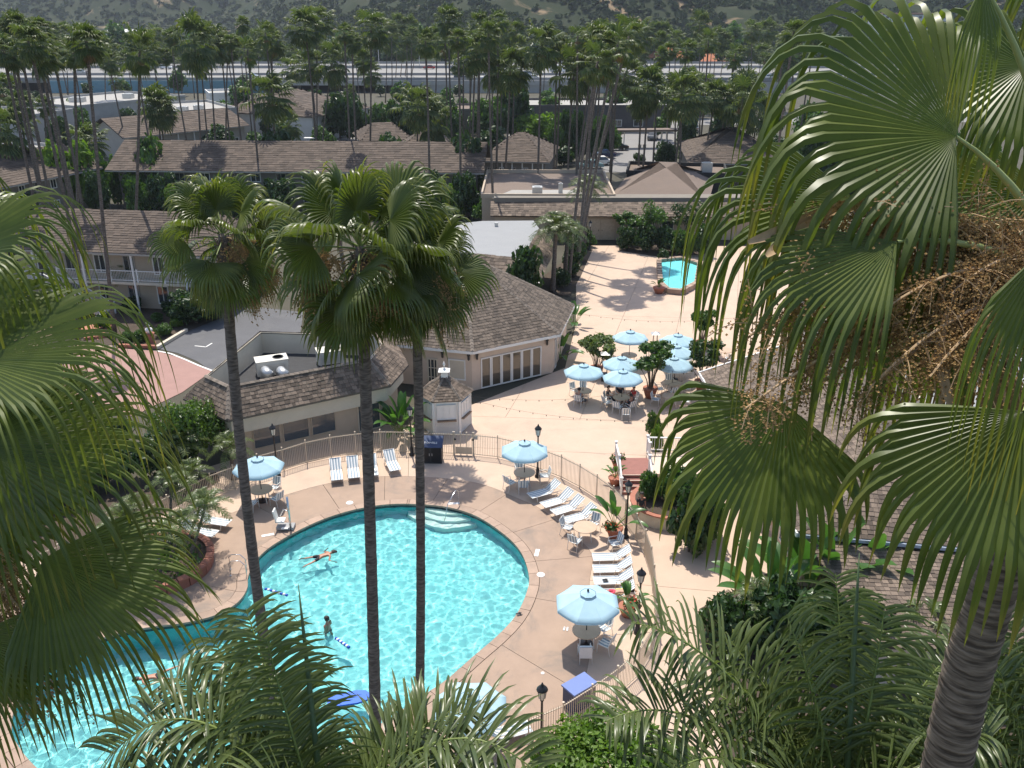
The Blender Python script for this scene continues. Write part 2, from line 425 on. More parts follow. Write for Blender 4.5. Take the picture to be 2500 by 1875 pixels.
# deck ring
deck = thing('pool_deck', 'worn tan concrete deck around the pool', 'deck'); deck['kind'] = 'structure'; del deck['category']
lines = []
for a in (8, 30, 52, 75, 97, 118, 141, 163, 187, 214, 250, 285, 318, 345):
    lines.append(((-6.2, 35.6) if not 150 < a < 300 else (-9, 33), (math.cos(R(a)), math.sin(R(a))), True))
slabs(fill([(p.x, p.y) for p in DECKL], [[(p.x, p.y) for p in offset(POOL, .47)]]), lines, 0, .05, M_DECK, deck)
# plaza
plaza = thing('plaza', 'wide peach concrete plaza beyond the pool fence', 'plaza'); plaza['kind'] = 'structure'; del plaza['category']
PLZ = [(-26, 36), (-26, 15), (16, 15), (17, 30), (22, 44), (36, 48), (40, 70), (36, 99), (6, 99.5), (7.5, 92), (6.3, 84), (5.5, 72), (4, 62), (-6, 52), (-9.5, 52.2), (-14, 49.5), (-19, 45.5)]
lines = [((0, 53.2), (1, -.08), False), ((0, 60), (1, -.08), False), ((0, 67), (1, -.08), False), ((0, 75), (1, -.08), False), ((0, 84), (1, -.08), False), ((0, 48.6), (1, -.1), False),
         ((4.5, 53), (.25, 1), True), ((9.5, 53), (.25, 1), True), ((14.5, 53), (.25, 1), True), ((-.5, 53), (.25, 1), True), ((20, 50), (.25, 1), True), ((26, 50), (.25, 1), True),
         ((-6, 45), (-.1, 1), True), ((4, 35), (1, -.15), True), ((3.8, 31), (1, .1), True), ((-20, 37), (-1, .6), True), ((2, 25), (.6, -.8), True)]
slabs(fill(PLZ, [[(p.x, p.y) for p in offset(DECKL, .012)]]), lines, .004, .055, M_PLAZA, plaza)
# paving beyond the hall: driveway, red concrete, garden paths, car park road
def gp(f, pts, z=0.0): return [tuple(f(x, y, z))[:2] for x, y in pts]
sheet('driveway_asphalt', gp(gA4, [(1040, 1240), (1290, 1080), (1420, 1010), (1700, 960), (2050, 1000), (2000, 1300), (1430, 1400), (1330, 1330), (1200, 1275)]), -.03, M_ASPH, label='dark asphalt driveway behind the service building')
sheet('driveway_red', gp(gA4, [(250, 1010), (700, 1235), (1000, 1258), (1060, 1262), (1210, 1305), (1330, 1360), (1435, 1395), (1230, 1540), (900, 1700), (300, 1600), (0, 1300)]), -.022, M_REDCONC, label='red concrete drive with a pale curved edge line')
sheet('garden_path', gp(gA4, [(630, 1230), (870, 1100), (1000, 1060), (1130, 1030), (1180, 1060), (1000, 1090), (850, 1190), (790, 1245)]), -.014, M_PLAZA, label='pale garden path between the planting beds')
mb = MB()
def strip(f, pts, w, z, mb=mb):
    P = [f(x, y, z) for x, y in pts]
    for a, b in zip(P, P[1:]):
        d = (b - a); nn = Vector((-d.y, d.x, 0)).normalized() * w / 2; mb.add([a - nn, b - nn, b + nn, a + nn], [(0, 1, 2, 3)])
strip(gA4, [(1060, 1262), (1150, 1280), (1250, 1320), (1340, 1360), (1435, 1397)], .16, -.012); strip(gA4, [(1315, 1228), (1390, 1236), (1432, 1210)], .12, -.018)
mb.build('road_marking', M_WHITE, kind='structure', label='white painted line along the curved drive')
sheet('car_park_road', gp(gS, [(1265, 372), (1345, 290), (1362, 282), (1480, 270), (1500, 286), (1465, 300), (1448, 330), (1400, 372)]), -.028, M_ROADLT, label='grey car park road between the low houses')
sheet('cross_street', gp(gS, [(1480, 270), (1360, 282), (1090, 300), (1100, 286), (1360, 262), (1700, 250), (2212, 240), (2212, 262), (1700, 268)]), -.032, M_ROADLT, label='pale street crossing behind the car park')
sheet('service_lane', gp(gS, [(560, 318), (760, 312), (960, 300), (1000, 290), (960, 284), (700, 300), (560, 308)]), -.029, M_ROADLT, label='pale service lane behind the long motel roof')
mb = MB(); strip(gS, [(1405, 322), (1432, 300)], .25, -.02); strip(gS, [(1380, 350), (1400, 328)], .25, -.02)
mb.build('lane_marking', M_WHITE, kind='structure', label='white dividing line on the car park road')
# planting beds under the shrubs
for nm, f, pts, lb in (('planting_bed', gA4, [(250, 900), (1000, 880), (1500, 900), (1500, 1040), (1270, 1130), (1050, 1250), (800, 1225), (640, 1225), (400, 1150), (250, 1000)], 'dark planting bed below the two storey motel'),
                       ('planting_bed', g2, [(600, 640), (900, 420), (960, 440), (880, 620), (800, 760), (700, 740)], 'dark planting bed beside the plaza palms'),
                       ('planting_bed', g2, [(1130, 400), (1700, 400), (1750, 470), (1400, 490), (1140, 450)], 'dark planting bed along the tan plaza wall'),
                       ('planting_bed', gL, [(640, 350), (1000, 290), (1020, 330), (560, 600), (100, 700), (0, 500)], 'dark planting bed outside the pool fence')):
    sheet(nm, gp(f, pts), .02, M_SOIL, label=lb)
# ---------------------------------------------------------------- pool fence: runs of posts, rails and fine pickets
def fence_run(pts, label, cat='fence', name='pool_fence', h=1.5, step=1.45, gate=False, m=None, pick=.105):
    m = m or M_FENCE
    P = resample([Vector((p[0], p[1], 0)) for p in spline(pts, False, 6)], step, False)
    t = thing(name, label, cat, tuple(P[0]))
    o0 = P[0]
    for p in P:
        mb = MB(); q = p - o0; mb.box((q.x, q.y, h / 2 + .02), (.06, .06, h + .04)); mb.box((q.x, q.y, h + .055), (.075, .075, .03)); mb.build('post', m, t)
    for z in (.12, h - .12):
        for a, b in zip(P, P[1:]):
            mb = MB(); mb.bar(a - o0 + Vector((0, 0, z)), b - o0 + Vector((0, 0, z)), .03, .04); mb.build('rail', m, t)
    for a, b in zip(P, P[1:]):
        mb = MB(); L = (b - a).length; k = max(2, round(L / pick))
        for i in range(1, k):
            q = a.lerp(b, i / k) - o0; mb.box((q.x, q.y, h / 2 - .0), (.022, .022, h - .12)); mb.add([(q.x - .009, q.y - .009, h - .06), (q.x + .009, q.y - .009, h - .06), (q.x + .009, q.y + .009, h - .06), (q.x - .009, q.y + .009, h - .06), (q.x, q.y, h + .03)], [(0, 1, 4), (1, 2, 4), (2, 3, 4), (3, 0, 4)])
        o = mb.build('pickets', m, t); o['kind'] = 'stuff'
    return t
fence_run([(-14.6, 45.0), (-14.09, 45.46), (-13.22, 45.92), (-12.2, 46.78), (-11.05, 47.37), (-9.88, 47.77), (-8.63, 48.08), (-7.36, 48.28), (-6.17, 48.1), (-4.73, 47.95), (-3.55, 47.87)], 'tan picket fence run behind the four striped loungers')
gt = fence_run([(-3.48, 47.87), (-2.36, 47.77)], 'tan picket gate with a kick panel beside the towel bin', 'gate', 'pool_gate', step=1.13)
mb = MB(); mb.box((.56, -.07, .36), (1.02, .025, .42), rz=R(-5)); mb.build('kick_panel', M_FENCE, gt)
mb = MB(); mb.box((1.3, -.13, 1.22), (.24, .02, .24), rz=R(-5)); mb.build('notice_plate', mat('grey_plate', (.42, .42, .40), .5), gt)
for lx, ly in ((.05, -.08), (1.12, -.16)):
    mb = MB(); mb.box((lx, ly, 1.1), (.12, .09, .09)); mb.build('latch', M_BLACK, gt)
fence_run([(-2.3, 47.76), (-1.72, 47.65), (-.61, 47.32), (.9, 46.45), (2.5, 45.25), (3.4, 44.34), (4.19, 43.33), (4.88, 42.28), (5.47, 41.27), (5.95, 39.9), (6.27, 38.75), (6.49, 37.59), (6.62, 36.3), (6.6, 35.0), (6.5, 33.6), (6.38, 32.3), (6.1, 30.6), (5.5, 29), (4.5, 27.7), (3.19, 26.43), (2.2, 25.54), (.6, 24.6)],
          'long curved tan picket fence from the gate past the steps to the blue box')
fence_run([(-14.75, 44.8), (-15.75, 43.56), (-16.32, 43.06), (-16.95, 42.2), (-18.6, 39.6), (-20.29, 36.83)], 'tan picket fence run behind the round palm planter')
fence_run([(-20.4, 36.75), (-21.15, 36.17), (-22.36, 35.07), (-23.4, 34.1), (-24.6, 32.8), (-25.6, 31)], 'white topped picket fence at the pool edge behind the near fronds')
# ---------------------------------------------------------------- buildings: helpers
_sh = None
def shingle_mesh(m):
    key = 'sh_' + m.name
    if key in _mats: return _mats[key]
    mb = MB(); mb.add([(-.5, 0, 0), (.5, 0, 0), (.5, 1, 0), (-.5, 1, 0), (-.5, 0, 1), (.5, 0, 1), (.5, 1, .25), (-.5, 1, .25)],
                      [(4, 5, 6, 7), (0, 1, 5, 4), (1, 2, 6, 5), (3, 0, 4, 7)])
    _mats[key] = mb.mesh('shingle', m); return _mats[key]
def shingle_face(face, roof, m, budget, expo=.24, wid=.23, th=.035, near=None, jit=.35):
    """cover a planar roof face (first edge = eave) with lapped shingles; budget = [count left] of single objects; the rest is returned"""
    P = [Vector(p) for p in face]; ux = (P[1] - P[0]).normalized(); nn = Vector((0, 0, 0))
    for i in range(len(P)): nn += (P[i] - P[0]).cross(P[(i + 1) % len(P)] - P[0])
    nn.normalize()
    if nn.z < 0: nn = -nn
    uy = nn.cross(ux)
    if uy.z < 0: uy = -uy
    Q = [((p - P[0]).dot(ux), (p - P[0]).dot(uy)) for p in P]; H = max(q[1] for q in Q)
    out = []; row = 0; y = -.03
    while y < H - .05:
        ym = y + expo * .5; xs = []
        for i in range(len(Q)):
            a, b = Q[i], Q[i - 1]
            if (a[1] > ym) != (b[1] > ym): xs.append((b[0] - a[0]) * (ym - a[1]) / (b[1] - a[1]) + a[0])
        xs.sort()
        for k in range(0, len(xs) - 1, 2):
            x = xs[k] - rnd.random() * wid * .6
            while x < xs[k + 1] - .02:
                w = wid * rnd.uniform(1 - jit, 1 + jit); a = max(x, xs[k]); b = min(x + w, xs[k + 1]); x += w
                if b - a < .03: continue
                dy = rnd.uniform(-.02, .02) * (expo / .24); L = min(expo * 1.25, H - y + .02)
                o = P[0] + ux * ((a + b) / 2) + uy * (y + dy) + nn * .006
                out.append((o, ux, uy, nn, (b - a) - .012, L, th * rnd.uniform(.8, 1.35)))
        y += expo; row += 1
    return out
def lay(items, roof, m, singles=300, name='shingle'):
    "nearest `singles` shingles as objects, the rest joined into one part"
    items.sort(key=lambda s: (s[0] - Vector((0, 0, CAM_H))).length)
    me = shingle_mesh(m)
    for o, ux, uy, nn, w, L, th in items[:singles]:
        s = bpy.data.objects.new(name, me); link(s, roof)
        s.matrix_parent_inverse = roof_inv(roof); s.matrix_world = Matrix(((ux.x * w, uy.x * L, nn.x * th, o.x), (ux.y * w, uy.y * L, nn.y * th, o.y), (ux.z * w, uy.z * L, nn.z * th, o.z), (0, 0, 0, 1)))
    rest = items[singles:]
    if rest:
        tpl = [(-.5, 0, 0), (.5, 0, 0), (.5, 1, 0), (-.5, 1, 0), (-.5, 0, 1), (.5, 0, 1), (.5, 1, .25), (-.5, 1, .25)]
        V = []; F = []
        for o, ux, uy, nn, w, L, th in rest:
            b = len(V); V.extend([tuple(o + ux * (p[0] * w) + uy * (p[1] * L) + nn * (p[2] * th)) for p in tpl])
            F += [(b + 4, b + 5, b + 6, b + 7), (b, b + 1, b + 5, b + 4), (b + 1, b + 2, b + 6, b + 5), (b + 3, b, b + 4, b + 7)]
        s = ob('shingles', np_mesh('shingles', V, F, m)); s.parent = roof; s.matrix_parent_inverse = roof_inv(roof); s['kind'] = 'stuff'
def roof_inv(roof):
    return Matrix.Identity(4) if roof.parent is not None else Matrix.Translation(-roof.location)
def wpart(mb, name, mats, parent, smooth=False, **kw):
    "a part given in world coordinates"
    o = mb.build(name, mats, parent, smooth, **kw); o.matrix_parent_inverse = roof_inv(parent); return o
def caps(line, parent, m=None, w=.26, step=.3):
    "ridge or hip caps along a 3-D line, joined"
    m = m or M_RIDGE; a, b = Vector(line[0]), Vector(line[1]); d = (b - a).normalized(); L = (b - a).length; mb = MB(); side = d.cross(Vector((0, 0, 1))).normalized(); k = int(L / step)
    for i in range(k):
        p = a + d * (i * step); q = p + d * step * 1.15; up = Vector((0, 0, 1))
        mb.add([p - side * w / 2 + up * .02, p + up * .11, p + side * w / 2 + up * .02, q - side * w / 2, q + up * .075, q + side * w / 2], [(0, 1, 4, 3), (1, 2, 5, 4), (0, 2, 1)])
    o = wpart(mb, 'ridge_caps', m, parent); o['kind'] = 'stuff'; return o
def window(parent, a, b, z0, z1, mf=None, mg=None, cols=1, rows=1, fr=.06, name='window', proud=.04, nrm=None):
    a = Vector((a[0], a[1], 0)); b = Vector((b[0], b[1], 0)); d = (b - a).normalized(); n = Vector((d.y, -d.x, 0)) if nrm is None else nrm
    if nrm is None and n.dot(Vector((0, 0, 0)) - a) < 0: n = -n
    mb = MB(); mf = mf or M_WHITE; Z = Vector((0, 0, 1)); o = n * proud
    for z in (z0 + fr / 2, z1 - fr / 2): mb.bar(a + o + Z * z, b + o + Z * z, .06, fr)
    L = (b - a).length
    for i in range(cols + 1):
        p = a.lerp(b, i / cols); p = p + d * (fr / 2 if i == 0 else -fr / 2 if i == cols else 0); w = fr if i in (0, cols) else fr * .6
        mb.box(p + o + Z * ((z0 + z1) / 2), (w, .055, z1 - z0 - 2 * fr - .002), rz=math.atan2(d.y, d.x))
    for i in range(1, rows):
        z = z0 + (z1 - z0) * i / rows
        mb.bar(a + d * fr + n * (proud - .004) + Z * z, b - d * fr + n * (proud - .004) + Z * z, .045, fr * .5)
    w = wpart(mb, name, mf, parent)
    mb = MB(); mb.bar(a + d * .02 + n * (proud - .022) + Z * ((z0 + z1) / 2), b - d * .02 + n * (proud - .022) + Z * ((z0 + z1) / 2), .012, z1 - z0 - .04)
    p = mb.build('pane', mg or M_GLASS, w); p.matrix_parent_inverse = Matrix.Identity(4)
    return w
def vfill(parent, poly, z0, z1, m, name='wall'):
    mb = MB(); mb.prism(poly, z0, z1); return wpart(mb, name, m, parent)
def cen(pts): return Vector((sum(p[0] for p in pts) / len(pts), sum(p[1] for p in pts) / len(pts), 0))
def shrink(poly, k):
    "inset a convex polygon by k metres"
    c = cen(poly); n = len(poly); A = sum(poly[i][0] * poly[(i + 1) % n][1] - poly[(i + 1) % n][0] * poly[i][1] for i in range(n)); s = 1 if A > 0 else -1
    out = []
    for i in range(n):
        a, b, d = Vector(poly[i - 1][:2]), Vector(poly[i][:2]), Vector(poly[(i + 1) % n][:2])
        e1 = (b - a).normalized(); e2 = (d - b).normalized(); n1 = Vector((-e1.y, e1.x)) * s; n2 = Vector((-e2.y, e2.x)) * s
        q = (n1 + n2); q = q / max(.2, q.dot(n1)); out.append((b.x + q.x * k, b.y + q.y * k))
    return out
def roof_part(parent, faces, m=None, th=.14, name='roof'):
    mb = MB()
    for f in faces: mb.slab(f, th)
    return wpart(mb, name, m or M_UNDER, parent)

# ---------------------------------------------------------------- service building with mansard roof and plant yard
E_ = [(-20.0, 49.3), (-16.4, 46.15), (-7.7, 51.28), (-6.95, 54.8), (-8.0, 58.2), (-18.6, 59.0)]
Rg = [(-18.5, 49.4), (-16.6, 47.75), (-9.05, 52.15), (-8.6, 54.9), (-9.4, 56.8), (-17.3, 57.4)]
sb = thing('service_building', 'low cream service building with mansard shingle roof and rooftop plant yard', 'building', (-13, 52, 0))
ZE, ZR = 3.15, 4.55
faces = [[(*E_[i], ZE), (*E_[(i + 1) % 6], ZE), (*Rg[(i + 1) % 6], ZR), (*Rg[i], ZR)] for i in range(6)]
rf = roof_part(sb, faces); items = []
for f in (faces[0], faces[1], faces[2]): items += shingle_face(f, rf, M_SHINGLE, None, .25, .27)
lay(items, rf, M_SHINGLE, 300)
items = []
for f in (faces[3], faces[4], faces[5]): items += shingle_face(f, rf, M_SHINGLE, None, .3, .4)
lay(items, rf, M_SHINGLE, 0)
caps(((*E_[1], ZE), (*Rg[1], ZR)), rf); caps(((*E_[2], ZE), (*Rg[2], ZR)), rf)
for i in (0, 1): caps(((*Rg[i], ZR), (*Rg[i + 1], ZR)), rf, w=.3)
W_ = shrink(E_, .32)
vfill(sb, W_, 2.0, ZE - .12, M_STUCCO, 'fascia_wall')
vfill(sb, shrink(E_, .75), 0, 2.0, M_TANWALL)
mb = MB()
for a, b in ((E_[1], E_[2]), (E_[2], E_[3]), (E_[0], E_[1])): mb.bar((*a, ZE - .06), (*b, ZE - .06), .12, .13)
wpart(mb, 'gutter', mat('brown_gutter', (.10, .085, .07), .5), sb)
wi = shrink(E_, .75); a = Vector(wi[1]); b = Vector(wi[2])
for s, e in ((.10, .28), (.295, .475), (.49, .66)): window(sb, a.lerp(b, s), a.lerp(b, e), .55, 1.95, mat('tan_window_frame', (.40, .33, .25), .6), M_GLASSBLUE)
for s, e in ((.82, .90), (.905, .985)): window(sb, a.lerp(b, s), a.lerp(b, e), .05, 1.97, M_STUCCO, M_GLASSBLUE, name='door')
# plant yard: floor and inner parapet
vfill(sb, [(p[0], p[1]) for p in shrink(Rg, .16)], 2.0, 3.06, mat('dark_roof_membrane', (.05, .05, .052), .9), 'yard_floor')
mb = MB()
for i in range(6):
    p, q = Rg[i], Rg[(i + 1) % 6]; mb.bar((*p, 3.72), (*q, 3.72), .14, 1.6)
wpart(mb, 'parapet', M_STUCCO, sb)
def ac_unit(loc, rz, s, label, fan=True):
    t = thing('air_conditioner', label, 'air conditioner', loc, rz, 'rooftop air conditioning units')
    mb = MB(); mb.box((0, 0, s[2] / 2 + .12), s); mb.build('cabinet', mat('pale_ac_paint', (.62, .58, .50), .5, .05), t)
    mb = MB(); mb.box((0, 0, s[2] + .14), (s[0] + .06, s[1] + .06, .05)); mb.build('top_cover', mat('ac_top', (.66, .62, .53), .5, .05), t)
    if fan:
        mb = MB(); mb.lathe([(.36, 0), (.36, .03), (.30, .03), (.30, -.0)], 20, (s[0] * .22, 0, s[2] + .17)); mb.build('fan_guard', M_BLACK, t)
    for i in (-1, 1):
        mb = MB(); mb.box((i * s[0] * .4, 0, .06), (.12, s[1], .12)); mb.build('skid', M_METAL, t)
    mb = MB()
    for k in range(7): mb.box((0, -s[1] / 2 - .012, .3 + k * (s[2] - .3) / 7), (s[0] * .8, .02, .035))
    mb.build('louvre', M_METAL, t)
    return t
ac_unit((-15.6, 53.4, 3.06), R(22), (2.0, 1.1, .95), 'boxy air conditioner with round fan, front of the plant yard')
ac_unit((-12.2, 55.3, 3.06), R(20), (1.7, 1.1, .85), 'boxy air conditioner with round fan, rear of the plant yard')
dk = thing('duct', 'curved pale sheet metal duct beside the yard air conditioner', 'duct', (-15.2, 51.8, 3.06))
for i, x in enumerate((-.55, .45)):
    mb = MB(); mb.tube([(x, .5, .1), (x, .45, .5), (x + .1, .2, .78), (x + .3, -.2, .8), (x + .6, -.4, .72)], [.26, .3, .3, .3, .28], 12); mb.build('duct_elbow', M_METAL, dk, True)

# ---------------------------------------------------------------- octagonal hall
V8 = [(-9.6, 58.9), (-2.73, 57.05), (3.5, 60.68), (4.97, 67.49), (1.1, 73.4), (-4.9, 75.2), (-10.9, 72.0), (-12.9, 65.2)]
APX = (-3.7, 66.3, 7.7)
hall = thing('octagonal_hall', 'octagonal hall with a broad brown shingle roof and glass folding doors', 'building', (-3.9, 66.2, 0))
hf = [[(*V8[i], 3.2), (*V8[(i + 1) % 8], 3.2), APX] for i in range(8)]
rf = roof_part(hall, hf, th=.16); items = []
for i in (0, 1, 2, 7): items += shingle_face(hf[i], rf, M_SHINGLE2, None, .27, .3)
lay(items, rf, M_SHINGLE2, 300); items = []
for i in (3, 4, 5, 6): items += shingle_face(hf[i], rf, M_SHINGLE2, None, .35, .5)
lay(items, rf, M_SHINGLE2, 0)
for i in (1, 2, 3): caps(((*V8[i], 3.2), APX), rf)
mb = MB()
for i in range(8): mb.bar((*V8[i], 3.1), (*V8[(i + 1) % 8], 3.1), .1, .2)
wpart(mb, 'fascia', M_WHITE, hall)
W8 = shrink(V8, .55); vfill(hall, W8, 0, 3.06, M_STUCCO2)
a, b = Vector(W8[1]), Vector(W8[2])
M_GLASSW = glassmat('folding_door_glass', (.09, .075, .055), .04)
for k in range(6):
    s = .10 + k * .125; window(hall, a.lerp(b, s + .002), a.lerp(b, s + .123), .04, 2.35, M_WHITE, M_GLASSW, name='folding_door', fr=.09)
a, b = Vector(W8[0]), Vector(W8[1])
dw = window(hall, a.lerp(b, .50), a.lerp(b, .62), .05, 2.2, M_STUCCO, M_GLASS, 3, 3, fr=.1, name='door')
window(hall, a.lerp(b, .74), a.lerp(b, .93), .75, 2.3, M_WHITE, M_STUCCO, fr=.09, name='shutter')
a, b = Vector(W8[2]), Vector(W8[3]); window(hall, a.lerp(b, .12), a.lerp(b, .22), .05, 2.3, M_WHITE, M_GLASS, name='door')
def wall_lamp(p, parent):
    mb = MB(); mb.box((p[0], p[1], 2.55), (.16, .16, .3)); mb.box((p[0], p[1], 2.74), (.22, .22, .05)); mb.box((p[0], p[1], 2.37), (.06, .06, .08)); wpart(mb, 'wall_lamp', M_BLACK, parent)
a, b = Vector(W8[0]), Vector(W8[1])
for s in (.68, .97): q = a.lerp(b, s); wall_lamp((q.x - .03, q.y - .12), hall)
a, b = Vector(W8[1]), Vector(W8[2])
for s in (.05, .91): q = a.lerp(b, s); wall_lamp((q.x + .07, q.y - .11), hall)

# ---------------------------------------------------------------- white gazebo kiosk
gz = thing('gazebo', 'small white hexagonal gazebo kiosk with shingle roof and cupola', 'gazebo', (-4.3, 52.0, 0)); GA = R(7.5)
hexp = lambda r, c=(-4.3, 52.0): [(c[0] + r * math.cos(GA + R(60 * k)), c[1] + r * math.sin(GA + R(60 * k))) for k in range(6)]
E6 = hexp(1.82); A6 = (-4.3, 52.0, 3.55)
gf = [[(*E6[i], 2.4), (*E6[(i + 1) % 6], 2.4), A6] for i in range(6)]
rf = roof_part(gz, gf, th=.1); items = []
for f in gf: items += shingle_face(f, rf, M_SHINGLE, None, .2, .2)
lay(items, rf, M_SHINGLE, 260)
for i in range(6): caps(((*E6[i], 2.4), A6), rf, w=.18, step=.22)
vfill(gz, hexp(1.6), .0, 2.3, M_WHITE)
H6 = hexp(1.6)
for i in range(6):
    mb = MB(); mb.box((*H6[i], 1.15), (.17, .17, 2.3), rz=GA + R(60 * i)); wpart(mb, 'corner_post', M_WHITEMETAL, gz)
for i in (3, 4, 5, 2):
    a, b = Vector(H6[i]), Vector(H6[(i + 1) % 6]); d = (b - a).normalized(); n = Vector((d.y, -d.x)); n = n if n.dot(Vector((-4.3, 52.0)) - a) < 0 else -n
    p, q = a.lerp(b, .12) + n * .05, a.lerp(b, .88) + n * .05
    mb = MB(); mb.bar((*(p + n * .06), 1.02), (*(q + n * .06), 1.02), .24, .06); wpart(mb, 'counter', mat('brown_counter', (.30, .20, .13), .6), gz)
    window(gz, p, q, 1.1, 2.1, M_WHITE, M_WHITE, 3, 1, fr=.05, proud=.01, name='hatch', nrm=Vector((n.x, n.y, 0)))
    mb = MB()
    for k in range(-6, 14):
        for sgn in (1, -1):
            x0_, x1_ = k * .13, k * .13 + sgn * .85; L = (q - p).length; pts = []
            z0_, z1_ = .1, .95
            if sgn < 0: x0_ += .0
            lo, hi = max(0, min(x0_, x1_)), min(L, max(x0_, x1_))
            if hi - lo < .05: continue
            f = lambda x: z0_ + (x - x0_) / (x1_ - x0_) * (z1_ - z0_)
            mb.bar((*(p + d * lo), f(lo)), (*(p + d * hi), f(hi)), .012 + .004 * sgn, .03)
    if i in (4, 5): o = wpart(mb, 'lattice', M_WHITEMETAL, gz); o['kind'] = 'stuff'
mb = MB(); mb.box((-4.3, 52.0, 3.62), (.42, .42, .34), rz=GA); mb.box((-4.3, 52.0, 3.84), (.52, .52, .05), rz=GA); cp = wpart(mb, 'cupola', M_WHITE, gz)
mb = MB(); mb.add([(-.36, -.36, 0), (.36, -.36, 0), (.36, .36, 0), (-.36, .36, 0), (0, 0, .2)], [(0, 1, 4), (1, 2, 4), (2, 3, 4), (3, 0, 4), (3, 2, 1, 0)]); o = mb.build('cupola_roof', M_WHITE, gz); o.location = (0, 0, 3.87)
mb = MB(); mb.lathe([(.03, 0), (.03, .12), (.07, .16), (.09, .22), (.05, .3), (.01, .42)], 10); o = mb.build('finial', M_WHITE, gz, True); o.location = (0, 0, 4.06)

# ---------------------------------------------------------------- grey flat roofed building with a shingle side, left of the plaza
b12 = thing('flat_roof_pavilion', 'pale grey flat roofed pavilion with a shingle skirt behind the octagonal hall', 'building', (-1.5, 84, 0))
fl = [(-7, 80), (.86, 76.9), (2.77, 88.4), (2.25, 92.2), (-3.1, 92), (-7, 90)]
vfill(b12, shrink(fl, .4), 0, 4.2, M_TANWALL); vfill(b12, fl, 4.2, 4.5, M_GREYROOF, 'roof_deck')
ff = [[(2.38, 74.1, 3.1), (4.5, 87.2, 3.1), (2.8, 88.4, 4.52), (.88, 76.9, 4.52)], [(-5, 77, 3.1), (2.3, 74.2, 3.1), (.86, 76.9, 4.52), (-6.9, 79.8, 4.52)]]
rf = roof_part(b12, ff, th=.1, name='shingle_skirt'); items = []
for f in ff: items += shingle_face(f, rf, M_SHINGLE, None, .36, .4)
lay(items, rf, M_SHINGLE, 0)
mb = MB(); mb.bar((.6, 75.6, 3.75), (2.45, 74.05, 2.95), .2, .22); mb.bar((2.3, 74.3, 0), (2.3, 74.3, 3), .14); wpart(mb, 'white_beam', M_WHITE, b12)
mb = MB(); mb.lathe([(.18, 0), (.18, .3), (.22, .3), (.22, .38)], 10, (-1.6, 89.5, 4.5)); wpart(mb, 'roof_vent', M_METAL, b12)

# ---------------------------------------------------------------- tan boundary wall building at the end of the plaza
b9 = thing('tan_arcade', 'long low tan building with shingle eave and double door closing the plaza', 'building', (14, 101, 0))
mb = MB(); mb.box((16, 104.6, 1.6), (36, 5, 3.2)); wpart(mb, 'wall', M_TANWALL, b9)
ff = [[(-2.5, 101.4, 3.0), (34.2, 100.6, 3.0), (34.2, 103.2, 4.15), (-2.5, 104, 4.15)]]
rf = roof_part(b9, ff, th=.12); lay(shingle_face(ff[0], rf, M_SHINGLE, None, .4, .5), rf, M_SHINGLE, 0)
mb = MB(); mb.box((16, 104.9, 4.35), (36.2, 2.2, .5)); wpart(mb, 'parapet', mat('dull_parapet', (.21, .185, .155), .9, .1, 1, 20), b9)
for x in (8.6, 10.3):
    mb = MB(); mb.box((x + .85, 102.06, 1.25), (1.62, .06, 2.4)); d = wpart(mb, 'door', mat('tan_door', (.52, .42, .31), .6), b9)
    mb = MB(); mb.box((x + (1.5 if x < 9 else .2), 102.0, 1.15), (.05, .06, .16)); h = mb.build('handle', M_BLACK, d)
for x in (15.2, 17.4, 20.2): window(b9, (x, 102.06), (x + 1.4, 102.06), .9, 2.3, M_WHITE, M_GLASS)

# ---------------------------------------------------------------- restaurant on the right: hipped shingle roofs and a flat roof with plant
rs = thing('restaurant', 'low restaurant with broad hipped shingle roofs on the right of the plaza', 'building', (19, 42, 0))
W1 = [(12.9, 34.0, 3.3), (12.2, 53.0, 3.3), (15.2, 52.4, 4.4), (18.7, 44, 5.5), (18.8, 37.8, 5.5)]
W1 = [(12.9, 34.0, 3.3), (12.2, 53.0, 3.3), (18.3, 53.0, 5.5), (18.8, 37.8, 5.5)]
S1 = [(12.9, 34.0, 3.3), (27, 31.6, 3.3), (27, 36.4, 5.5), (18.8, 37.8, 5.5)]
E1 = [(22.6, 53, 3.9), (22.6, 40, 3.9), (18.8, 37.8, 5.5), (18.3, 53, 5.5)]
B1_ = [(27, 36.4, 5.5), (18.8, 37.8, 5.5), (22.6, 40.2, 3.9), (27, 39.5, 3.9)]
rf = roof_part(rs, [W1, S1, E1, B1_], th=.14); items = []
items += shingle_face([W1[1], W1[0], W1[3], W1[2]], rf, M_SHINGLE, None, .25, .26) + shingle_face(S1, rf, M_SHINGLE, None, .25, .24)
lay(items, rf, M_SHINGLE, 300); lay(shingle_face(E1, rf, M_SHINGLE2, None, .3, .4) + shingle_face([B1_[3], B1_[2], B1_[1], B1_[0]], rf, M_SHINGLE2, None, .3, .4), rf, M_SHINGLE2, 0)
caps((W1[0], W1[3]), rf); caps((W1[3], W1[2]), rf)
mb = MB(); mb.bar((12.9, 33.95, 3.2), (27, 31.55, 3.2), .14, .16); wpart(mb, 'gutter', mat('blue_grey_gutter', (.33, .38, .45), .4), rs)
mb = MB(); mb.bar((12.84, 34, 3.18), (12.14, 53, 3.18), .1, .22); mb.bar((12.1, 53.05, 3.2), (18.2, 53.05, 5.4), .1, .25); wpart(mb, 'fascia', M_WHITE, rs)
vfill(rs, [(13.5, 34.6), (26.8, 32.3), (26.8, 38), (22.3, 40), (22.3, 52.7), (12.9, 52.6)], 0, 3.25, M_STUCCO2)
L1 = [(13.9, 27.3, 2.5), (27, 26.2, 2.5), (27, 31.7, 3.0), (13.2, 33.7, 3.0)]
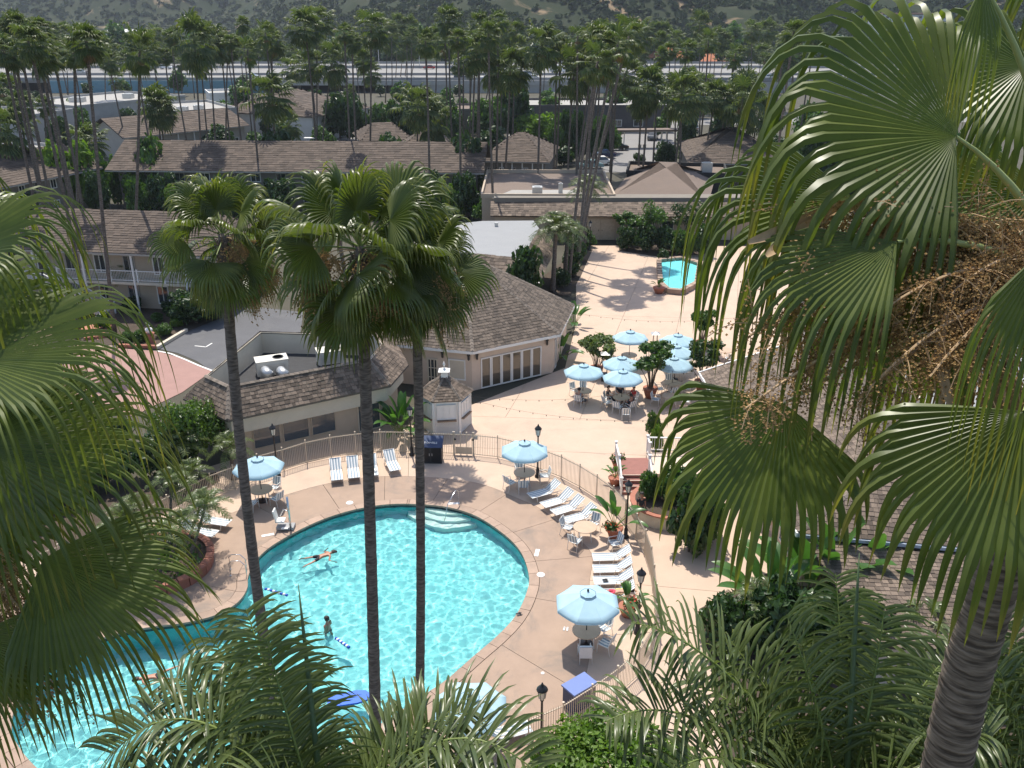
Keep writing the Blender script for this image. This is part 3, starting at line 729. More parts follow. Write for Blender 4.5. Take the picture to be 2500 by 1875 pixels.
lr = roof_part(rs, [L1], th=.12, name='lower_roof'); lay(shingle_face(L1, lr, M_SHINGLE, None, .25, .24), lr, M_SHINGLE, 200)
vfill(rs, [(14.5, 28), (26.8, 27), (26.8, 32), (14.2, 33)], 0, 2.45, M_STUCCO2, 'lower_wall')
for y in (36, 39, 42, 45, 48): window(rs, (13.46 - (y - 34) * .033, y), (13.46 - (y + 1.6 - 34) * .033, y + 1.6), .7, 2.5, M_WHITE, M_GLASS, 2, 1)
fr_ = thing('flat_roof_kitchen', 'grey flat roof behind the restaurant with a pale parapet and plant', 'building', (32, 54, 0))
vfill(fr_, [(22.7, 40.5), (44, 40.5), (44, 68), (22.7, 68)], 0, 4.3, M_GREYWALL); vfill(fr_, [(22.75, 40.55), (43.95, 40.55), (43.95, 67.95), (22.75, 67.95)], 4.3, 4.34, M_GREYROOF, 'roof_deck')
mb = MB()
for a, b in (((22.72, 40.4), (22.72, 68.1)), ((22.72, 68), (44, 68)), ((22.9, 40.52), (44, 40.52))): mb.bar((*a, 4.6), (*b, 4.6), .28, .9)
wpart(mb, 'parapet', M_STUCCO, fr_)
for (x, y, s, rz, lb) in ((33, 60, (3.2, 2.2, 1.6), 10, 'big white air handler at the far end of the grey flat roof'), (37.5, 61, (2.6, 2.0, 1.9), 5, 'white louvred air handler beside the far parapet'), (26.2, 49.2, (1.6, 1.2, .9), 20, 'small white fan unit by the flat roof parapet'), (28.5, 46.2, (1.5, 1.0, .8), 40, 'low white roof unit with pipes near the restaurant roof')):
    ac_unit((x, y, 4.34), R(rz), s, lb)
# ---------------------------------------------------------------- pool furniture
def stripe_mat(name, a, b, n=7.0, axis=1):
    m, t, bs = NT(name); tc = t.nodes.new('ShaderNodeTexCoord'); sp = t.nodes.new('ShaderNodeSeparateXYZ'); t.links.new(tc.outputs['Object'], sp.inputs[0])
    mu = t.nodes.new('ShaderNodeMath'); mu.operation = 'MULTIPLY'; mu.inputs[1].default_value = n; t.links.new(sp.outputs[axis], mu.inputs[0])
    fr = t.nodes.new('ShaderNodeMath'); fr.operation = 'FRACT'; t.links.new(mu.outputs[0], fr.inputs[0])
    r = t.nodes.new('ShaderNodeValToRGB'); t.links.new(fr.outputs[0], r.inputs[0]); r.color_ramp.interpolation = 'CONSTANT'
    e = r.color_ramp.elements; e[0].color = (*a, 1); e[1].position = .42; e[1].color = (*b, 1)
    for p, c in ((.50, a), (.57, b), (.92, sc3(b, .72))): x = e.new(p); x.color = (*c, 1)
    t.links.new(r.outputs[0], bs.inputs['Base Color']); bs.inputs['Roughness'].default_value = .8; return m
M_SLING = stripe_mat('striped_sling', (.78, .76, .72), (.23, .30, .36), 6.2)
M_CANVAS = None
def cloth_mat():
    m, t, b = NT('pale_blue_canvas'); c = ramp2(t, nz(t, 3.0), (.40, .60, .70), (.46, .66, .75)); t.links.new(c, b.inputs['Base Color']); b.inputs['Roughness'].default_value = .85
    tr = t.nodes.new('ShaderNodeBsdfTranslucent'); tr.inputs[0].default_value = (.45, .66, .76, 1); mx = t.nodes.new('ShaderNodeMixShader'); mx.inputs[0].default_value = .22
    t.links.new(b.outputs[0], mx.inputs[1]); t.links.new(tr.outputs[0], mx.inputs[2]); t.links.new(mx.outputs[0], t.nodes['Material Output'].inputs[0]); return m
M_CANVAS = cloth_mat()
def sling(mb, pts, w, sag=.02):
    "strip following side profile pts (x,z), width w"
    vs = []; n = 4
    for (x, z) in pts:
        for j in range(n + 1):
            u = j / n * 2 - 1; vs.append((x, u * w / 2, z - sag * (1 - u * u)))
    k = len(pts); mb.add(vs, [(i * (n + 1) + j, (i + 1) * (n + 1) + j, (i + 1) * (n + 1) + j + 1, i * (n + 1) + j + 1) for i in range(k - 1) for j in range(n)])
def make_lounger(back=38):
    "foot at x=0, head at x=+1.95"
    t = thing('sun_lounger', 'x', 'sun lounger', group='striped sun loungers around the pool'); W = .64
    ca, sa = math.cos(R(back)), math.sin(R(back)); hx, L = 1.22, .76
    mb = MB()
    for s in (-1, 1): mb.tube([(0, s * W / 2, .36), (.05, s * W / 2, .37), (1.9, s * W / 2, .35)], .018, 6)
    for x in (.02, 1.88): mb.tube([(x, -W / 2, .36), (x, W / 2, .36)], .016, 6)
    mb.build('frame', M_WHITEMETAL, t, True)
    mb = MB(); sling(mb, [(0, .37), (.3, .36), (.6, .355), (.9, .36), (hx, .375)], W - .04); mb.build('seat', M_SLING, t, True)
    mb = MB(); sling(mb, [(hx + .01, .385), (hx + L * .5 * ca, .385 + L * .5 * sa - .01), (hx + L * ca, .385 + L * sa)], W - .04); bk = mb.build('backrest', M_SLING, t, True)
    mb = MB()
    for s in (-1, 1): mb.tube([(hx, s * W / 2, .38), (hx + L * ca, s * W / 2, .385 + L * sa)], .016, 6)
    mb.tube([(hx + L * ca, -W / 2, .385 + L * sa), (hx + L * ca, W / 2, .385 + L * sa)], .016, 6); mb.build('back_frame', M_WHITEMETAL, bk, True)
    for x in (.28, 1.6):
        for s in (-1, 1):
            mb = MB(); mb.tube([(x, s * W / 2, .36), (x + (.06 if x < 1 else -.06), s * (W / 2 + .01), 0)], .018, 6); mb.build('leg', M_WHITEMETAL, t, True)
    for s in (-1, 1):
        mb = MB(); mb.tube([(1.02, s * (W / 2 + .03), .37), (1.04, s * (W / 2 + .03), .55), (1.4, s * (W / 2 + .03), .57)], .015, 6); mb.build('armrest', mat('pale_wood_arm', (.62, .45, .30), .6), t, True)
    return t
lg = make_lounger(); lg_flat = None; LO = []
def put(proto, used, loc, rz, label, group=None):
    o = proto if not used else copy_tree(proto); used.append(o); o.location = loc; o.rotation_euler = (0, 0, rz); o['label'] = label
    if group: o['group'] = group
    return o
def ang(a, b): return math.atan2(b[1] - a[1], b[0] - a[0])
for fx, fy, hx_, hy, lb in (
    (640, 700, 850, 610, 'striped lounger in umbrella shade, first of the four by the fence'), (745, 775, 960, 680, 'second striped lounger from the shaded one by the fence'),
    (830, 835, 1045, 735, 'third striped lounger from the shaded one by the fence'), (920, 900, 1130, 810, 'striped lounger next to the bare round table, last of the four')):
    a = g3(fx, fy, .36); b = g3(hx_, hy, .6); put(lg, LO, (a.x, a.y, 0), ang(a, b), lb)
for fy, lb in ((1195, 'topmost striped lounger of the lower row, beside the single chair'), (1290, 'second striped lounger of the lower row'), (1385, 'striped lounger with dark sandals lying on it'), (1490, 'striped lounger under the sunbather in red trunks')):
    a = g3(1150 + (fy - 1195) * .04, fy, .36); put(lg, LO, (a.x, a.y, 0), R(3), lb)
for fx, fy, hx_, hy, lb in ((1170, 1305, 1155, 1170, 'striped lounger facing the pool, furthest from the towel bin'), (1285, 1290, 1270, 1160, 'second striped lounger from the far umbrella'),
                            (1410, 1275, 1395, 1150, 'striped lounger with a folded white towel on it'), (1565, 1240, 1520, 1120, 'striped lounger turned aslant beside the towel bin')):
    a = g1(fx, fy, .36); b = g1(hx_, hy, .7); put(lg, LO, (a.x, a.y, 0), ang(a, b), lb)
for fx, fy, lb in ((1060, 525, 'striped lounger beside the round palm planter, farther one'), (1000, 575, 'striped lounger beside the round palm planter, nearer one')):
    a = gL(fx, fy, .36); put(lg, LO, (a.x, a.y, 0), R(165), lb)
a = gB(930, 1330, .36); put(lg, LO, (a.x, a.y, 0), R(200), 'striped lounger under the umbrella behind the near fronds')

def make_umbrella():
    t = thing('patio_umbrella', 'x', 'umbrella', group='pale blue octagonal patio umbrellas'); r = 1.38; zr, zt = 2.12, 2.66
    for k in range(8):
        a0, a1 = R(45 * k + 22.5), R(45 * k + 67.5); mb = MB(); vs = []
        n = 5
        for i in range(n + 1):
            s = .18 + .82 * i / n
            for j in range(5):
                u = j / 4; p0 = Vector((math.cos(a0), math.sin(a0), 0)) * r * s; p1 = Vector((math.cos(a1), math.sin(a1), 0)) * r * s; p = p0.lerp(p1, u)
                z = zt - (zt - zr) * (s ** 1.12) - .035 * s * math.sin(math.pi * u); vs.append((p.x, p.y, z))
        fs = [(i * 5 + j, (i + 1) * 5 + j, (i + 1) * 5 + j + 1, i * 5 + j + 1) for i in range(n) for j in range(4)]
        b = n * 5; e = len(vs)
        for j in range(5): q = vs[b + j]; vs.append((q[0] * 1.004, q[1] * 1.004, q[2] - .11))
        fs += [(b + j, e + j, e + j + 1, b + j + 1) for j in range(4)]
        mb.add(vs, fs); mb.build('canopy_panel', M_CANVAS, t, True)
        mb = MB(); mb.tube([(math.cos(a0) * .05, math.sin(a0) * .05, zt - .06), (math.cos(a0) * r, math.sin(a0) * r, zr - .012)], .009, 5); mb.build('rib', M_BLACK, t)
    mb = MB()
    vs = [(0, 0, zt + .06)] + [(math.cos(R(22.5 + 45 * k)) * .34, math.sin(R(22.5 + 45 * k)) * .34, zt - .055) for k in range(8)]
    mb.add(vs, [(0, 1 + k, 1 + (k + 1) % 8) for k in range(8)]); mb.build('vent_cap', M_CANVAS, t)
    mb = MB(); mb.tube([(math.cos(R(22.5 + 45 * k)) * .345, math.sin(R(22.5 + 45 * k)) * .345, zt - .05) for k in range(9)], .012, 5); mb.build('vent_ring', mat('grey_vent_edge', (.16, .22, .26), .8), t)
    mb = MB(); mb.tube([(0, 0, .1), (0, 0, zt + .05)], .022, 8); mb.build('pole', M_BLACK, t)
    mb = MB(); mb.lathe([(.035, 0), (.05, .03), (.045, .08), (.02, .12)], 8, (0, 0, zt + .05)); mb.build('finial', M_BLACK, t)
    mb = MB(); mb.lathe([(.30, 0), (.30, .05), (.1, .10), (.035, .14), (.035, .3)], 16); mb.build('base', M_BLACK, t)
    return t
def make_table():
    t = thing('round_table', 'x', 'table', group='round patio tables')
    mb = MB(); mb.lathe([(.58, .70), (.61, .71), (.61, .735), (.59, .745)], 28); mb.build('table_top', M_WOODLT, t)
    for k in range(4):
        a = R(45 + 90 * k); c_, s_ = math.cos(a), math.sin(a); mb = MB(); mb.tube([(c_ * .42, s_ * .42, .70), (c_ * .40, s_ * .40, .35), (c_ * .45, s_ * .45, 0)], .026, 6); mb.build('leg', M_WHITEMETAL, t, True)
    mb = MB(); mb.tube([(math.cos(R(15 * k)) * .44, math.sin(R(15 * k)) * .44, .66) for k in range(25)], .016, 6); mb.build('apron_ring', M_WHITEMETAL, t)
    return t
def make_chair():
    "faces +x"
    t = thing('patio_chair', 'x', 'chair', group='white striped patio chairs'); W = .52
    mb = MB(); sling(mb, [(-.22, .42), (0, .41), (.24, .45)], W - .06); mb.build('seat', M_SLING, t, True)
    mb = MB(); sling(mb, [(-.24, .46), (-.30, .68), (-.36, .90)], W - .06); mb.build('backrest', M_SLING, t, True)
    for s in (-1, 1):
        y = s * W / 2
        mb = MB(); mb.tube([(-.36, y, .91), (-.25, y, .45), (-.34, y, 0)], .016, 6); mb.build('leg', M_WHITEMETAL, t, True)
        mb = MB(); mb.tube([(.26, y, 0), (.25, y, .45), (.2, y, .64), (-.28, y, .64)], .016, 6); mb.build('leg', M_WHITEMETAL, t, True)
        mb = MB(); mb.tube([(-.25, y, .43), (.25, y, .45)], .014, 6); mb.build('seat_rail', M_WHITEMETAL, t, True)
    mb = MB(); mb.tube([(-.36, -W / 2, .91), (-.36, W / 2, .91)], .015, 6); mb.build('top_rail', M_WHITEMETAL, t, True)
    return t
um, tb, chp = make_umbrella(), make_table(), make_chair(); UM, TB, CH = [], [], []
def tableset(px, lbt, lbu, chairs, f=None, rot=0):
    if lbt: put(tb, TB, (px.x, px.y, 0), R(rot), lbt)
    if lbu: put(um, UM, (px.x, px.y, 0), R(rot * .3), lbu)
    for a, d, lb in chairs: put(chp, CH, (px.x + math.cos(R(a)) * d, px.y + math.sin(R(a)) * d, 0), R(a + 180 + rnd.uniform(-14, 14)), lb)
p = g3(600, 255, 2.72); tableset(Vector((p.x, p.y, 0)), 'round table in the shade of the umbrella by the pool lamp post', 'blue umbrella beside the lamp post at the pool fence',
    [(215, .98, 'striped chair on the pool side of the lamp post table, outer one'), (265, .95, 'striped chair on the pool side of the lamp post table, inner one'), (10, 1.15, 'striped chair turned aside next to the lamp post'), (105, .95, 'striped chair behind the lamp post table, back to the fence')])
p = gB(1377, 295, 2.72); tableset(Vector((p.x, p.y, 0)), 'round table under the big near umbrella', 'large near blue umbrella seen from above beside the pool',
    [(262, .95, 'chair with a white towel over its back under the near umbrella'), (330, .9, 'striped chair beside the planter under the near umbrella'), (35, .95, 'striped chair on the lounger side of the near umbrella')])
p = g1(630, 1150, 2.72); tableset(Vector((p.x, p.y, 0)), 'round table under the umbrella beside the leaning palm trunk', 'blue umbrella beside the palm trunk at the cream building',
    [(250, .95, 'striped chair on the pool side of the palm trunk table'), (335, 1.0, 'striped chair to the lounger side of the palm trunk table'), (60, .95, 'striped chair behind the palm trunk table')])
p = gB(465, 1110, 2.6); p = Vector((p.x, p.y, 0)); tableset(p, 'round table under the umbrella half hidden by fronds', 'blue umbrella half hidden by the near feathery fronds', [])
p = g3(1090, 950, .73); tableset(Vector((p.x, p.y, 0)), 'bare round table without umbrella between the lounger rows', None, [(150, .98, 'striped chair left of the bare round table, facing it'), (235, .95, 'striped chair nearest the pool at the bare round table'), (60, .95, 'striped chair behind the bare round table')])
p = g3(1330, 1080, .42); put(chp, CH, (p.x, p.y, 0), R(200), 'single striped chair beside the big potted plant')
# plaza umbrellas
plz = ((1215, 985, 'farthest blue umbrella on the plaza, standing alone', 'round table under the farthest plaza umbrella', [(200, .95), (330, .95)]),
       (1537, 1008, 'rearmost of the three blue umbrellas in a row', 'round table under the rearmost of the row of umbrellas', [(20, .95)]),
       (1528, 1083, 'middle one of the three blue umbrellas in a row', 'round table under the middle umbrella of the row', [(30, .95)]),
       (1510, 1163, 'nearest of the three blue umbrellas in a row', 'round table under the nearest umbrella of the row', [(90, .9), (200, .95), (350, 1.0), (270, .95)]),
       (1158, 1160, 'blue umbrella behind the two nearest plaza umbrellas', 'round table behind the two nearest plaza umbrellas', [(90, .95)]),
       (900, 1212, 'blue umbrella nearest the folding glass doors', 'round table nearest the folding glass doors', [(120, .95), (85, .95), (250, .95)]),
       (1165, 1252, 'blue umbrella over the people in front of the potted tree', 'round table where the people sit under an umbrella', [(190, 1.0), (300, .98), (30, .95), (90, .95), (150, .95), (250, 1.0)]))
pos_words = {20: 'right of', 30: 'right of', 85: 'straight behind', 90: 'behind', 120: 'rear left of', 150: 'rear left of', 190: 'left of', 200: 'left of', 250: 'before', 270: 'in front of', 300: 'front right of', 330: 'front right of', 350: 'far right of'}
for x, y, lu, lt, ch in plz:
    p = g2(x, y, 2.72); tableset(Vector((p.x, p.y, 0)), lt, lu, [(a, d, 'white chair %s the %s' % (pos_words[a], lt.replace('round ', ''))) for a, d in ch], rot=rnd.uniform(0, 40))
p = g2(1490, 1430, .73); tableset(Vector((p.x, p.y, 0)), 'bare tan round table at the near edge of the plaza seating', None, [(355, 1.0, 'white striped chair to the right of the bare plaza table'), (170, 1.0, 'white striped chair to the left of the bare plaza table')])
p = g2(1185, 1545, .42); put(chp, CH, (p.x, p.y, 0), R(85), 'lone white chair standing apart on the open plaza')
p = g2(1850, 1120, .73); tableset(Vector((p.x, p.y, 0)), 'bare round table at the right edge of the plaza seating', None, [(190, .95, 'white chair beside the rightmost bare plaza table'), (280, .95, 'white chair in front of the rightmost bare plaza table')])

# lamp posts
def lamp(loc, label, h=3.2):
    t = thing('lamp_post', label, 'lamp post', loc, group='black lantern lamp posts')
    mb = MB(); mb.lathe([(.17, 0), (.17, .1), (.10, .18), (.10, .5), (.07, .58), (.05, .7), (.042, h - .62), (.07, h - .6), (.07, h - .57), (.03, h - .52)], 12); mb.build('post', M_BLACK, t, True)
    mb = MB(); mb.lathe([(.10, h - .52), (.16, h - .12)], 6); mb.build('lantern_glass', glassmat('lantern_glass', (.55, .52, .45), .15), t)
    mb = MB()
    for k in range(6): a = R(60 * k); mb.bar((math.cos(a) * .105, math.sin(a) * .105, h - .53), (math.cos(a) * .168, math.sin(a) * .168, h - .11), .016)
    mb.build('lantern_bars', M_BLACK, t)
    mb = MB(); mb.lathe([(.21, h - .12), (.2, h - .08), (.12, h + .02), (.05, h + .07), (.05, h + .11), (.015, h + .2)], 12); mb.build('lantern_roof', M_BLACK, t, True)
    return t
def Lp(f, x, y): p = f(x, y); return (p.x, p.y, 0)
lamp(Lp(g3, 705, 545), 'black lantern lamp post beside the umbrella at the pool fence'); lamp(Lp(g3, 1418, 1035), 'black lantern lamp post behind the big potted plant')
p = gB(1787, 180, 2.95); lamp((p.x, p.y, 0), 'black lantern lamp post beside the sunbather'); p = gB(1023, 1060, 3.05); lamp((p.x, p.y, 0), 'black lantern lamp post standing on the deck near the bush')
p = g1(735, 965, 3.0); lamp((p.x, p.y, 0), 'black lantern lamp post before the cream building windows'); p = g1(1660, 845, 2.9); lamp((p.x, p.y, 0), 'black lantern lamp post beside the gazebo banana plant')
p = g2(945, 260, 3.1); lamp((p.x, p.y, 0), 'black lantern lamp post at the tan double door')

# towel bin by the gate, blue cart near the bush
p = g1(1805, 1195)
tbn = thing('towel_bin', 'navy towel bin with white lettering and two black doors by the gate', 'bin', (p.x, p.y + .35, 0), R(-2))
mb = MB(); mb.box((0, 0, .62), (1.3, .7, 1.2)); mb.build('cabinet', mat('dark_cabinet', (.03, .032, .037), .5), tbn)
mb = MB(); mb.slab([(-.72, -.5, 1.16), (.72, -.5, 1.16), (.72, .42, 1.5), (-.72, .42, 1.5)], .05); mb.build('hood', mat('navy_canvas', (.028, .05, .11), .7), tbn)
for s in (-1, 1):
    mb = MB(); mb.box((s * .32, -.362, .58), (.56, .025, .95)); d = mb.build('door', mat('black_panel', (.012, .012, .014), .4), tbn)
    mb = MB(); mb.box((s * .08, -.385, .62), (.03, .03, .16)); mb.build('handle', M_METAL, d)
def text(body, size, loc, rot, m, parent, name='lettering', ext=.003):
    c = bpy.data.curves.new(name, 'FONT'); c.body = body; c.size = size; c.extrude = ext; c.align_x = 'CENTER'; c.align_y = 'CENTER'
    o = bpy.data.objects.new(name, c); link(o); bpy.context.view_layer.update()
    me = bpy.data.meshes.new_from_object(o.evaluated_get(bpy.context.evaluated_depsgraph_get())); bpy.data.objects.remove(o); bpy.data.curves.remove(c)
    me.materials.clear(); me.materials.append(m); me.name = name
    o = ob(name, me, parent); o.location = loc; o.rotation_euler = rot; return o
text('TOWELS', .2, (0, -.19, 1.315), (R(20), 0, 0), M_WHITE, tbn)
p = gB(1310, 1010, 1.0)
cart = thing('blue_box', 'blue topped storage box standing inside the pool fence', 'box', (p.x, p.y, 0), R(38))
mb = MB(); mb.box((0, 0, .48), (1.1, .66, .96)); mb.build('body', mat('navy_box', (.05, .06, .11), .6), cart)
mb = MB(); mb.box((0, 0, .985), (1.2, .76, .07)); mb.build('lid', mat('blue_lid', (.13, .19, .42), .6, .06), cart)
# pool lift, hand rails, drain covers, markers
p = g4(495, 590)
lift = thing('pool_lift', 'white pool access lift with seat and tall steel post', 'pool lift', (p.x, p.y + .35, 0))
mb = MB(); mb.tube([(.0, -.2, 0), (-.02, -.2, 2.0)], .06, 10); mb.build('post', M_CHROME, lift, True)
mb = MB(); mb.tube([(0, -.2, 1.15), (-.3, -.1, 1.2), (-.55, 0, .75)], .03, 8); mb.build('arm', M_CHROME, lift, True)
mb = MB(); mb.box((-.55, 0, .5), (.46, .44, .07)); mb.build('seat', M_WHITE, lift)
mb = MB(); mb.box((-.78, 0, .82), (.07, .44, .62), mat=Matrix.Rotation(R(-10), 3, 'Y')); mb.build('backrest', M_WHITE, lift)
mb = MB(); mb.box((-.3, 0, .12), (.9, .5, .16)); mb.build('base', mat('grey_base', (.3, .3, .3), .6), lift)
mb = MB(); mb.box((-.28, -.3, .2), (.34, .16, .04)); mb.build('footrest', M_WHITE, lift)
def handrail(f, a, b, hgt, label, name='handrail'):
    A, B = f(*a), f(*b); t = thing(name, label, 'handrail', (A.x, A.y, 0)); d = B - A; mb = MB()
    mb.tube([(0, 0, 0), (0, 0, hgt * .8), (d.x * .08, d.y * .08, hgt * .95), (d.x * .2, d.y * .2, hgt), (d.x * .75, d.y * .75, hgt * .55), (d.x, d.y, -.4)], .022, 8); mb.build('rail', M_CHROME, t, True)
    for q in ((0, 0, .012),): mb = MB(); mb.lathe([(.055, 0), (.055, .02), (.03, .035)], 10, q); mb.build('flange', M_CHROME, t)
    return t
handrail(g4, (1468, 425), (1385, 500), .95, 'bent steel handrail at the white pool steps')
for k, (dx, lb) in enumerate(((0, 'looped steel ladder rail at the planter side, nearer water'), (-.5, 'looped steel ladder rail at the planter side, farther one'))):
    p = gL(1125, 740 + 30 * k); t = thing('pool_ladder', lb, 'pool ladder', (p.x - .25, p.y, 0)); mb = MB()
    mb.tube([(-.35, 0, 0), (-.35, 0, .7), (-.2, 0, .85), (.2, 0, .85), (.42, 0, .6), (.45, 0, -.6)], .02, 8); mb.build('rail', M_CHROME, t, True)
    mb = MB(); mb.lathe([(.05, 0), (.05, .02), (.03, .03)], 10, (-.35, 0, .012)); mb.build('flange', M_CHROME, t)
for f, x, y, lb in ((g4, 838, 421, 'white round skimmer lid at the far pool edge'), (gB, 1012, 168, 'white round skimmer lid beside the lower loungers'), (g4, 275, 690, 'white round skimmer lid behind the leaning palm trunk'), (gB, 1027, 927, 'small round drain cover where deck joints cross')):
    p = f(x, y); mb = MB(); r_ = .2 if 'small' not in lb else .08; mb.lathe([(r_, 0), (r_ - .02, .02), (r_ * .6, .025)], 20); o = mb.build('skimmer_lid', M_WHITE, label=lb, cat='lid'); o.location = (p.x, p.y, .004)
for f, x, y, txt, rz, lb in ((g3, 700, 1160, '3 1/2', 80, 'white depth marker tile on the deck beside the loungers'), (gB, 375, 1035, '5 FT', -30, 'white depth marker tile on the deck near the fronds'), (g4, 365, 608, '5 FT', 200, 'white depth marker tile on the deck near the pool lift'), (g4, 1440, 425, '3 FT', 5, 'white depth marker tile beside the steps handrail')):
    p = f(x, y); t = thing('depth_marker', lb, 'marker', (p.x, p.y, .004), R(rz)); mb = MB(); mb.box((0, 0, .006), (.62, .2, .012)); mb.build('tile', M_WHITE, t); text(txt, .15, (0, 0, .014), (0, 0, 0), M_BLACK, t, ext=.001)
# float line, kick board, sandals, towels
def flo(f, a, b, n, label):
    A, B = f(*a), f(*b); t = thing('lane_float', label, 'float line', (A.x, A.y, -.13)); d = B - A
    mb = MB(); mb.tube([(0, 0, 0), (d.x / 2, d.y / 2, .0), (d.x, d.y, 0)], .01, 5); mb.build('rope', M_WHITE, t)
    for i in range(n):
        q = d * ((i + .5) / n); mb = MB(); mb.lathe([(.02, -.06), (.07, -.045), (.07, .045), (.02, .06)], 8)
        o = mb.build('float', mat('blue_float', (.015, .08, .45), .4) if i % 2 == 0 else M_WHITE, t, True); o.location = (q.x, q.y, 0); o.rotation_euler = (R(90), 0, math.atan2(d.y, d.x) + R(90))
flo(g4, (755, 1190), (835, 1245), 9, 'blue and white float line in the pool near the swimmer')
flo(g4, (345, 905), (480, 945), 9, 'blue float line at the pool edge beside the leaning trunk')
p = g4(835, 1555, -.12); mb = MB()
pts = [(-.85, -.32), (.3, -.36), (.68, -.27), (.86, 0), (.68, .27), (.3, .36), (-.85, .32)]; mb.prism(pts, 0, .09)
o = mb.build('foam_board', mat('blue_foam', (.015, .12, .60), .5, .06), label='blue foam board floating in the pool behind the middle trunk', cat='float'); o.location = (p.x, p.y, -.15); o.rotation_euler = (0, 0, R(14))
def sandals(p, rz, z, label, m):
    t = thing('sandals', label, 'sandals', (p.x, p.y, z), R(rz), 'sandals left on the deck')
    for s in (-1, 1):
        mb = MB(); mb.prism([(-.13, s * .07 - .035), (.08, s * .07 - .05), (.14, s * .07), (.08, s * .07 + .05), (-.13, s * .07 + .035)], 0, .022); so_ = mb.build('sole', m, t)
        mb = MB(); mb.tube([(.03, s * .07 - .045, .015), (.05, s * .07, .06), (.03, s * .07 + .045, .015)], .01, 5); mb.build('strap', m, so_)
sandals(gB(845, 475), 20, .014, 'dark sandals left at the pool coping', M_BLACK); sandals(gB(1205, 587), 80, .004, 'grey sandals on the deck beside the near umbrella', M_METAL)
a = g3(1255, 1380, .4); sandals(a, 10, .375, 'black sandals lying on a striped lounger', M_BLACK)
def towel(p, z, s, rz, m, label):
    mb = MB(); mb.box((0, 0, s[2] / 2), s); mb.box((.02, .01, s[2] + .02), (s[0] * .9, s[1] * .85, .035)); o = mb.build('towel', m, label=label, cat='towel'); o.location = (p.x, p.y, z); o.rotation_euler = (0, 0, R(rz)); return o
towel(g1(1420, 1240, .4), .36, (.34, .28, .06), 8, M_WHITE, 'folded white towel on a lounger behind the middle trunk')
p = UM[1].location; t = thing('draped_towel', 'white towel draped over a chair back under the near umbrella', 'towel', (p.x - .13, p.y - 1.31, 0)); mb = MB(); mb.box((0, -.045, .66), (.5, .02, .56)); mb.box((0, .05, .74), (.5, .02, .38)); mb.box((0, 0, .935), (.5, .11, .02)); mb.build('cloth', mat('white_terry', (.72, .70, .69), .9, .06, 6, 60), t)
p = gB(1630, 290, .5); towel(p, .42, (.5, .34, .05), 5, mat('yellow_terry', (.80, .55, .06), .9), 'yellow towel on the lounger beside the sunbather')
# potted plants: pots
def pot(loc, r, h, label, m=None, cat='plant pot'):
    t = thing('plant_pot', label, cat, loc, group='terracotta plant pots'); mb = MB(); mb.lathe([(r * .62, 0), (r * .95, h * .7), (r, h * .86), (r * 1.08, h * .88), (r * 1.08, h), (r * .95, h)], 20); mb.build('pot', m or M_TERRA, t, True)
    mb = MB(); mb.lathe([(r * .93, h * .9), (r * .93, h * .93)], 16); mb.build('soil', M_SOIL, t); return t
POTS = [(g2, 1345, 1440, .48, .75, 'big terracotta pot of the tree beside the seated people'), (g2, 985, 1290, .45, .7, 'terracotta pot of the loose leafed tree near the glass doors'), (g2, 1690, 1390, .48, .75, 'terracotta pot of the dark tree near the right plaza tables'),
        (g2, 1690, 1115, .46, .7, 'terracotta pot behind the row of umbrellas'), (g2, 1405, 735, .55, .6, 'terracotta pot standing beside the small far pool'), (g3, 1325, 1035, .42, .62, 'terracotta pot with a broad leafed plant by the lamp post'),
        (g3, 1330, 610, .36, .5, 'terracotta pot beside the red plaza steps'), (g3, 1350, 470, .33, .45, 'grey pot with pink flowers beside the red plaza steps'), (gB, 1680, 480, .4, .5, 'terracotta pot with red flowers beside the near umbrella')]
for f, x, y, r_, h_, lb in POTS: p = f(x, y); pot((p.x, p.y, 0), r_, h_, lb)
for x, y, lb in ((1385, 1000, 'tall patio heater behind the farthest plaza umbrella tree'), (1045, 1135, 'tall patio heater beside the loose leafed tree')):
    p = g2(x, y, 2.2); t = thing('patio_heater', lb, 'heater', (p.x, p.y, 0), group='tall patio heaters'); mb = MB(); mb.box((0, 0, .3), (.4, .4, .6)); mb.build('base', M_BLACK, t)
    for i in (-1, 1):
        for j in (-1, 1): mb = MB(); mb.tube([(i * .18, j * .18, .6), (i * .13, j * .13, 2.1)], .018, 6); mb.build('post', M_BLACK, t)
    mb = MB(); mb.add([(-.34, -.34, 2.1), (.34, -.34, 2.1), (.34, .34, 2.1), (-.34, .34, 2.1), (0, 0, 2.28)], [(0, 1, 4), (1, 2, 4), (2, 3, 4), (3, 0, 4), (3, 2, 1, 0)]); mb.build('hood', M_METAL, t)
# festoon lights over the plaza
def festoon(a, b, sag, n, label):
    A, B = Vector(a), Vector(b); t = thing('string_lights', label, 'string lights', tuple(A), group='strings of bulbs over the plaza'); P = []
    for i in range(31):
        s = i / 30; q = A.lerp(B, s) - A; P.append((q.x, q.y, q.z - sag * 4 * s * (1 - s)))
    mb = MB(); mb.tube(P, .006, 4); mb.build('cable', M_BLACK, t)
    for i in range(n):
        s = (i + .5) / n; q = A.lerp(B, s) - A; mb = MB(); mb.lathe([(.014, 0), (.016, -.04), (.03, -.07), (.02, -.10)], 6, (q.x, q.y, q.z - sag * 4 * s * (1 - s))); mb.build('bulb', M_BLACK, t)
festoon((-2.9, 51.6, 2.3), (12.3, 53.1, 3.1), .9, 18, 'string of bulbs from the gazebo towards the restaurant'); festoon((3.4, 60.8, 3.0), (12.2, 52.9, 3.2), .5, 14, 'string of bulbs from the hall corner over the umbrellas')
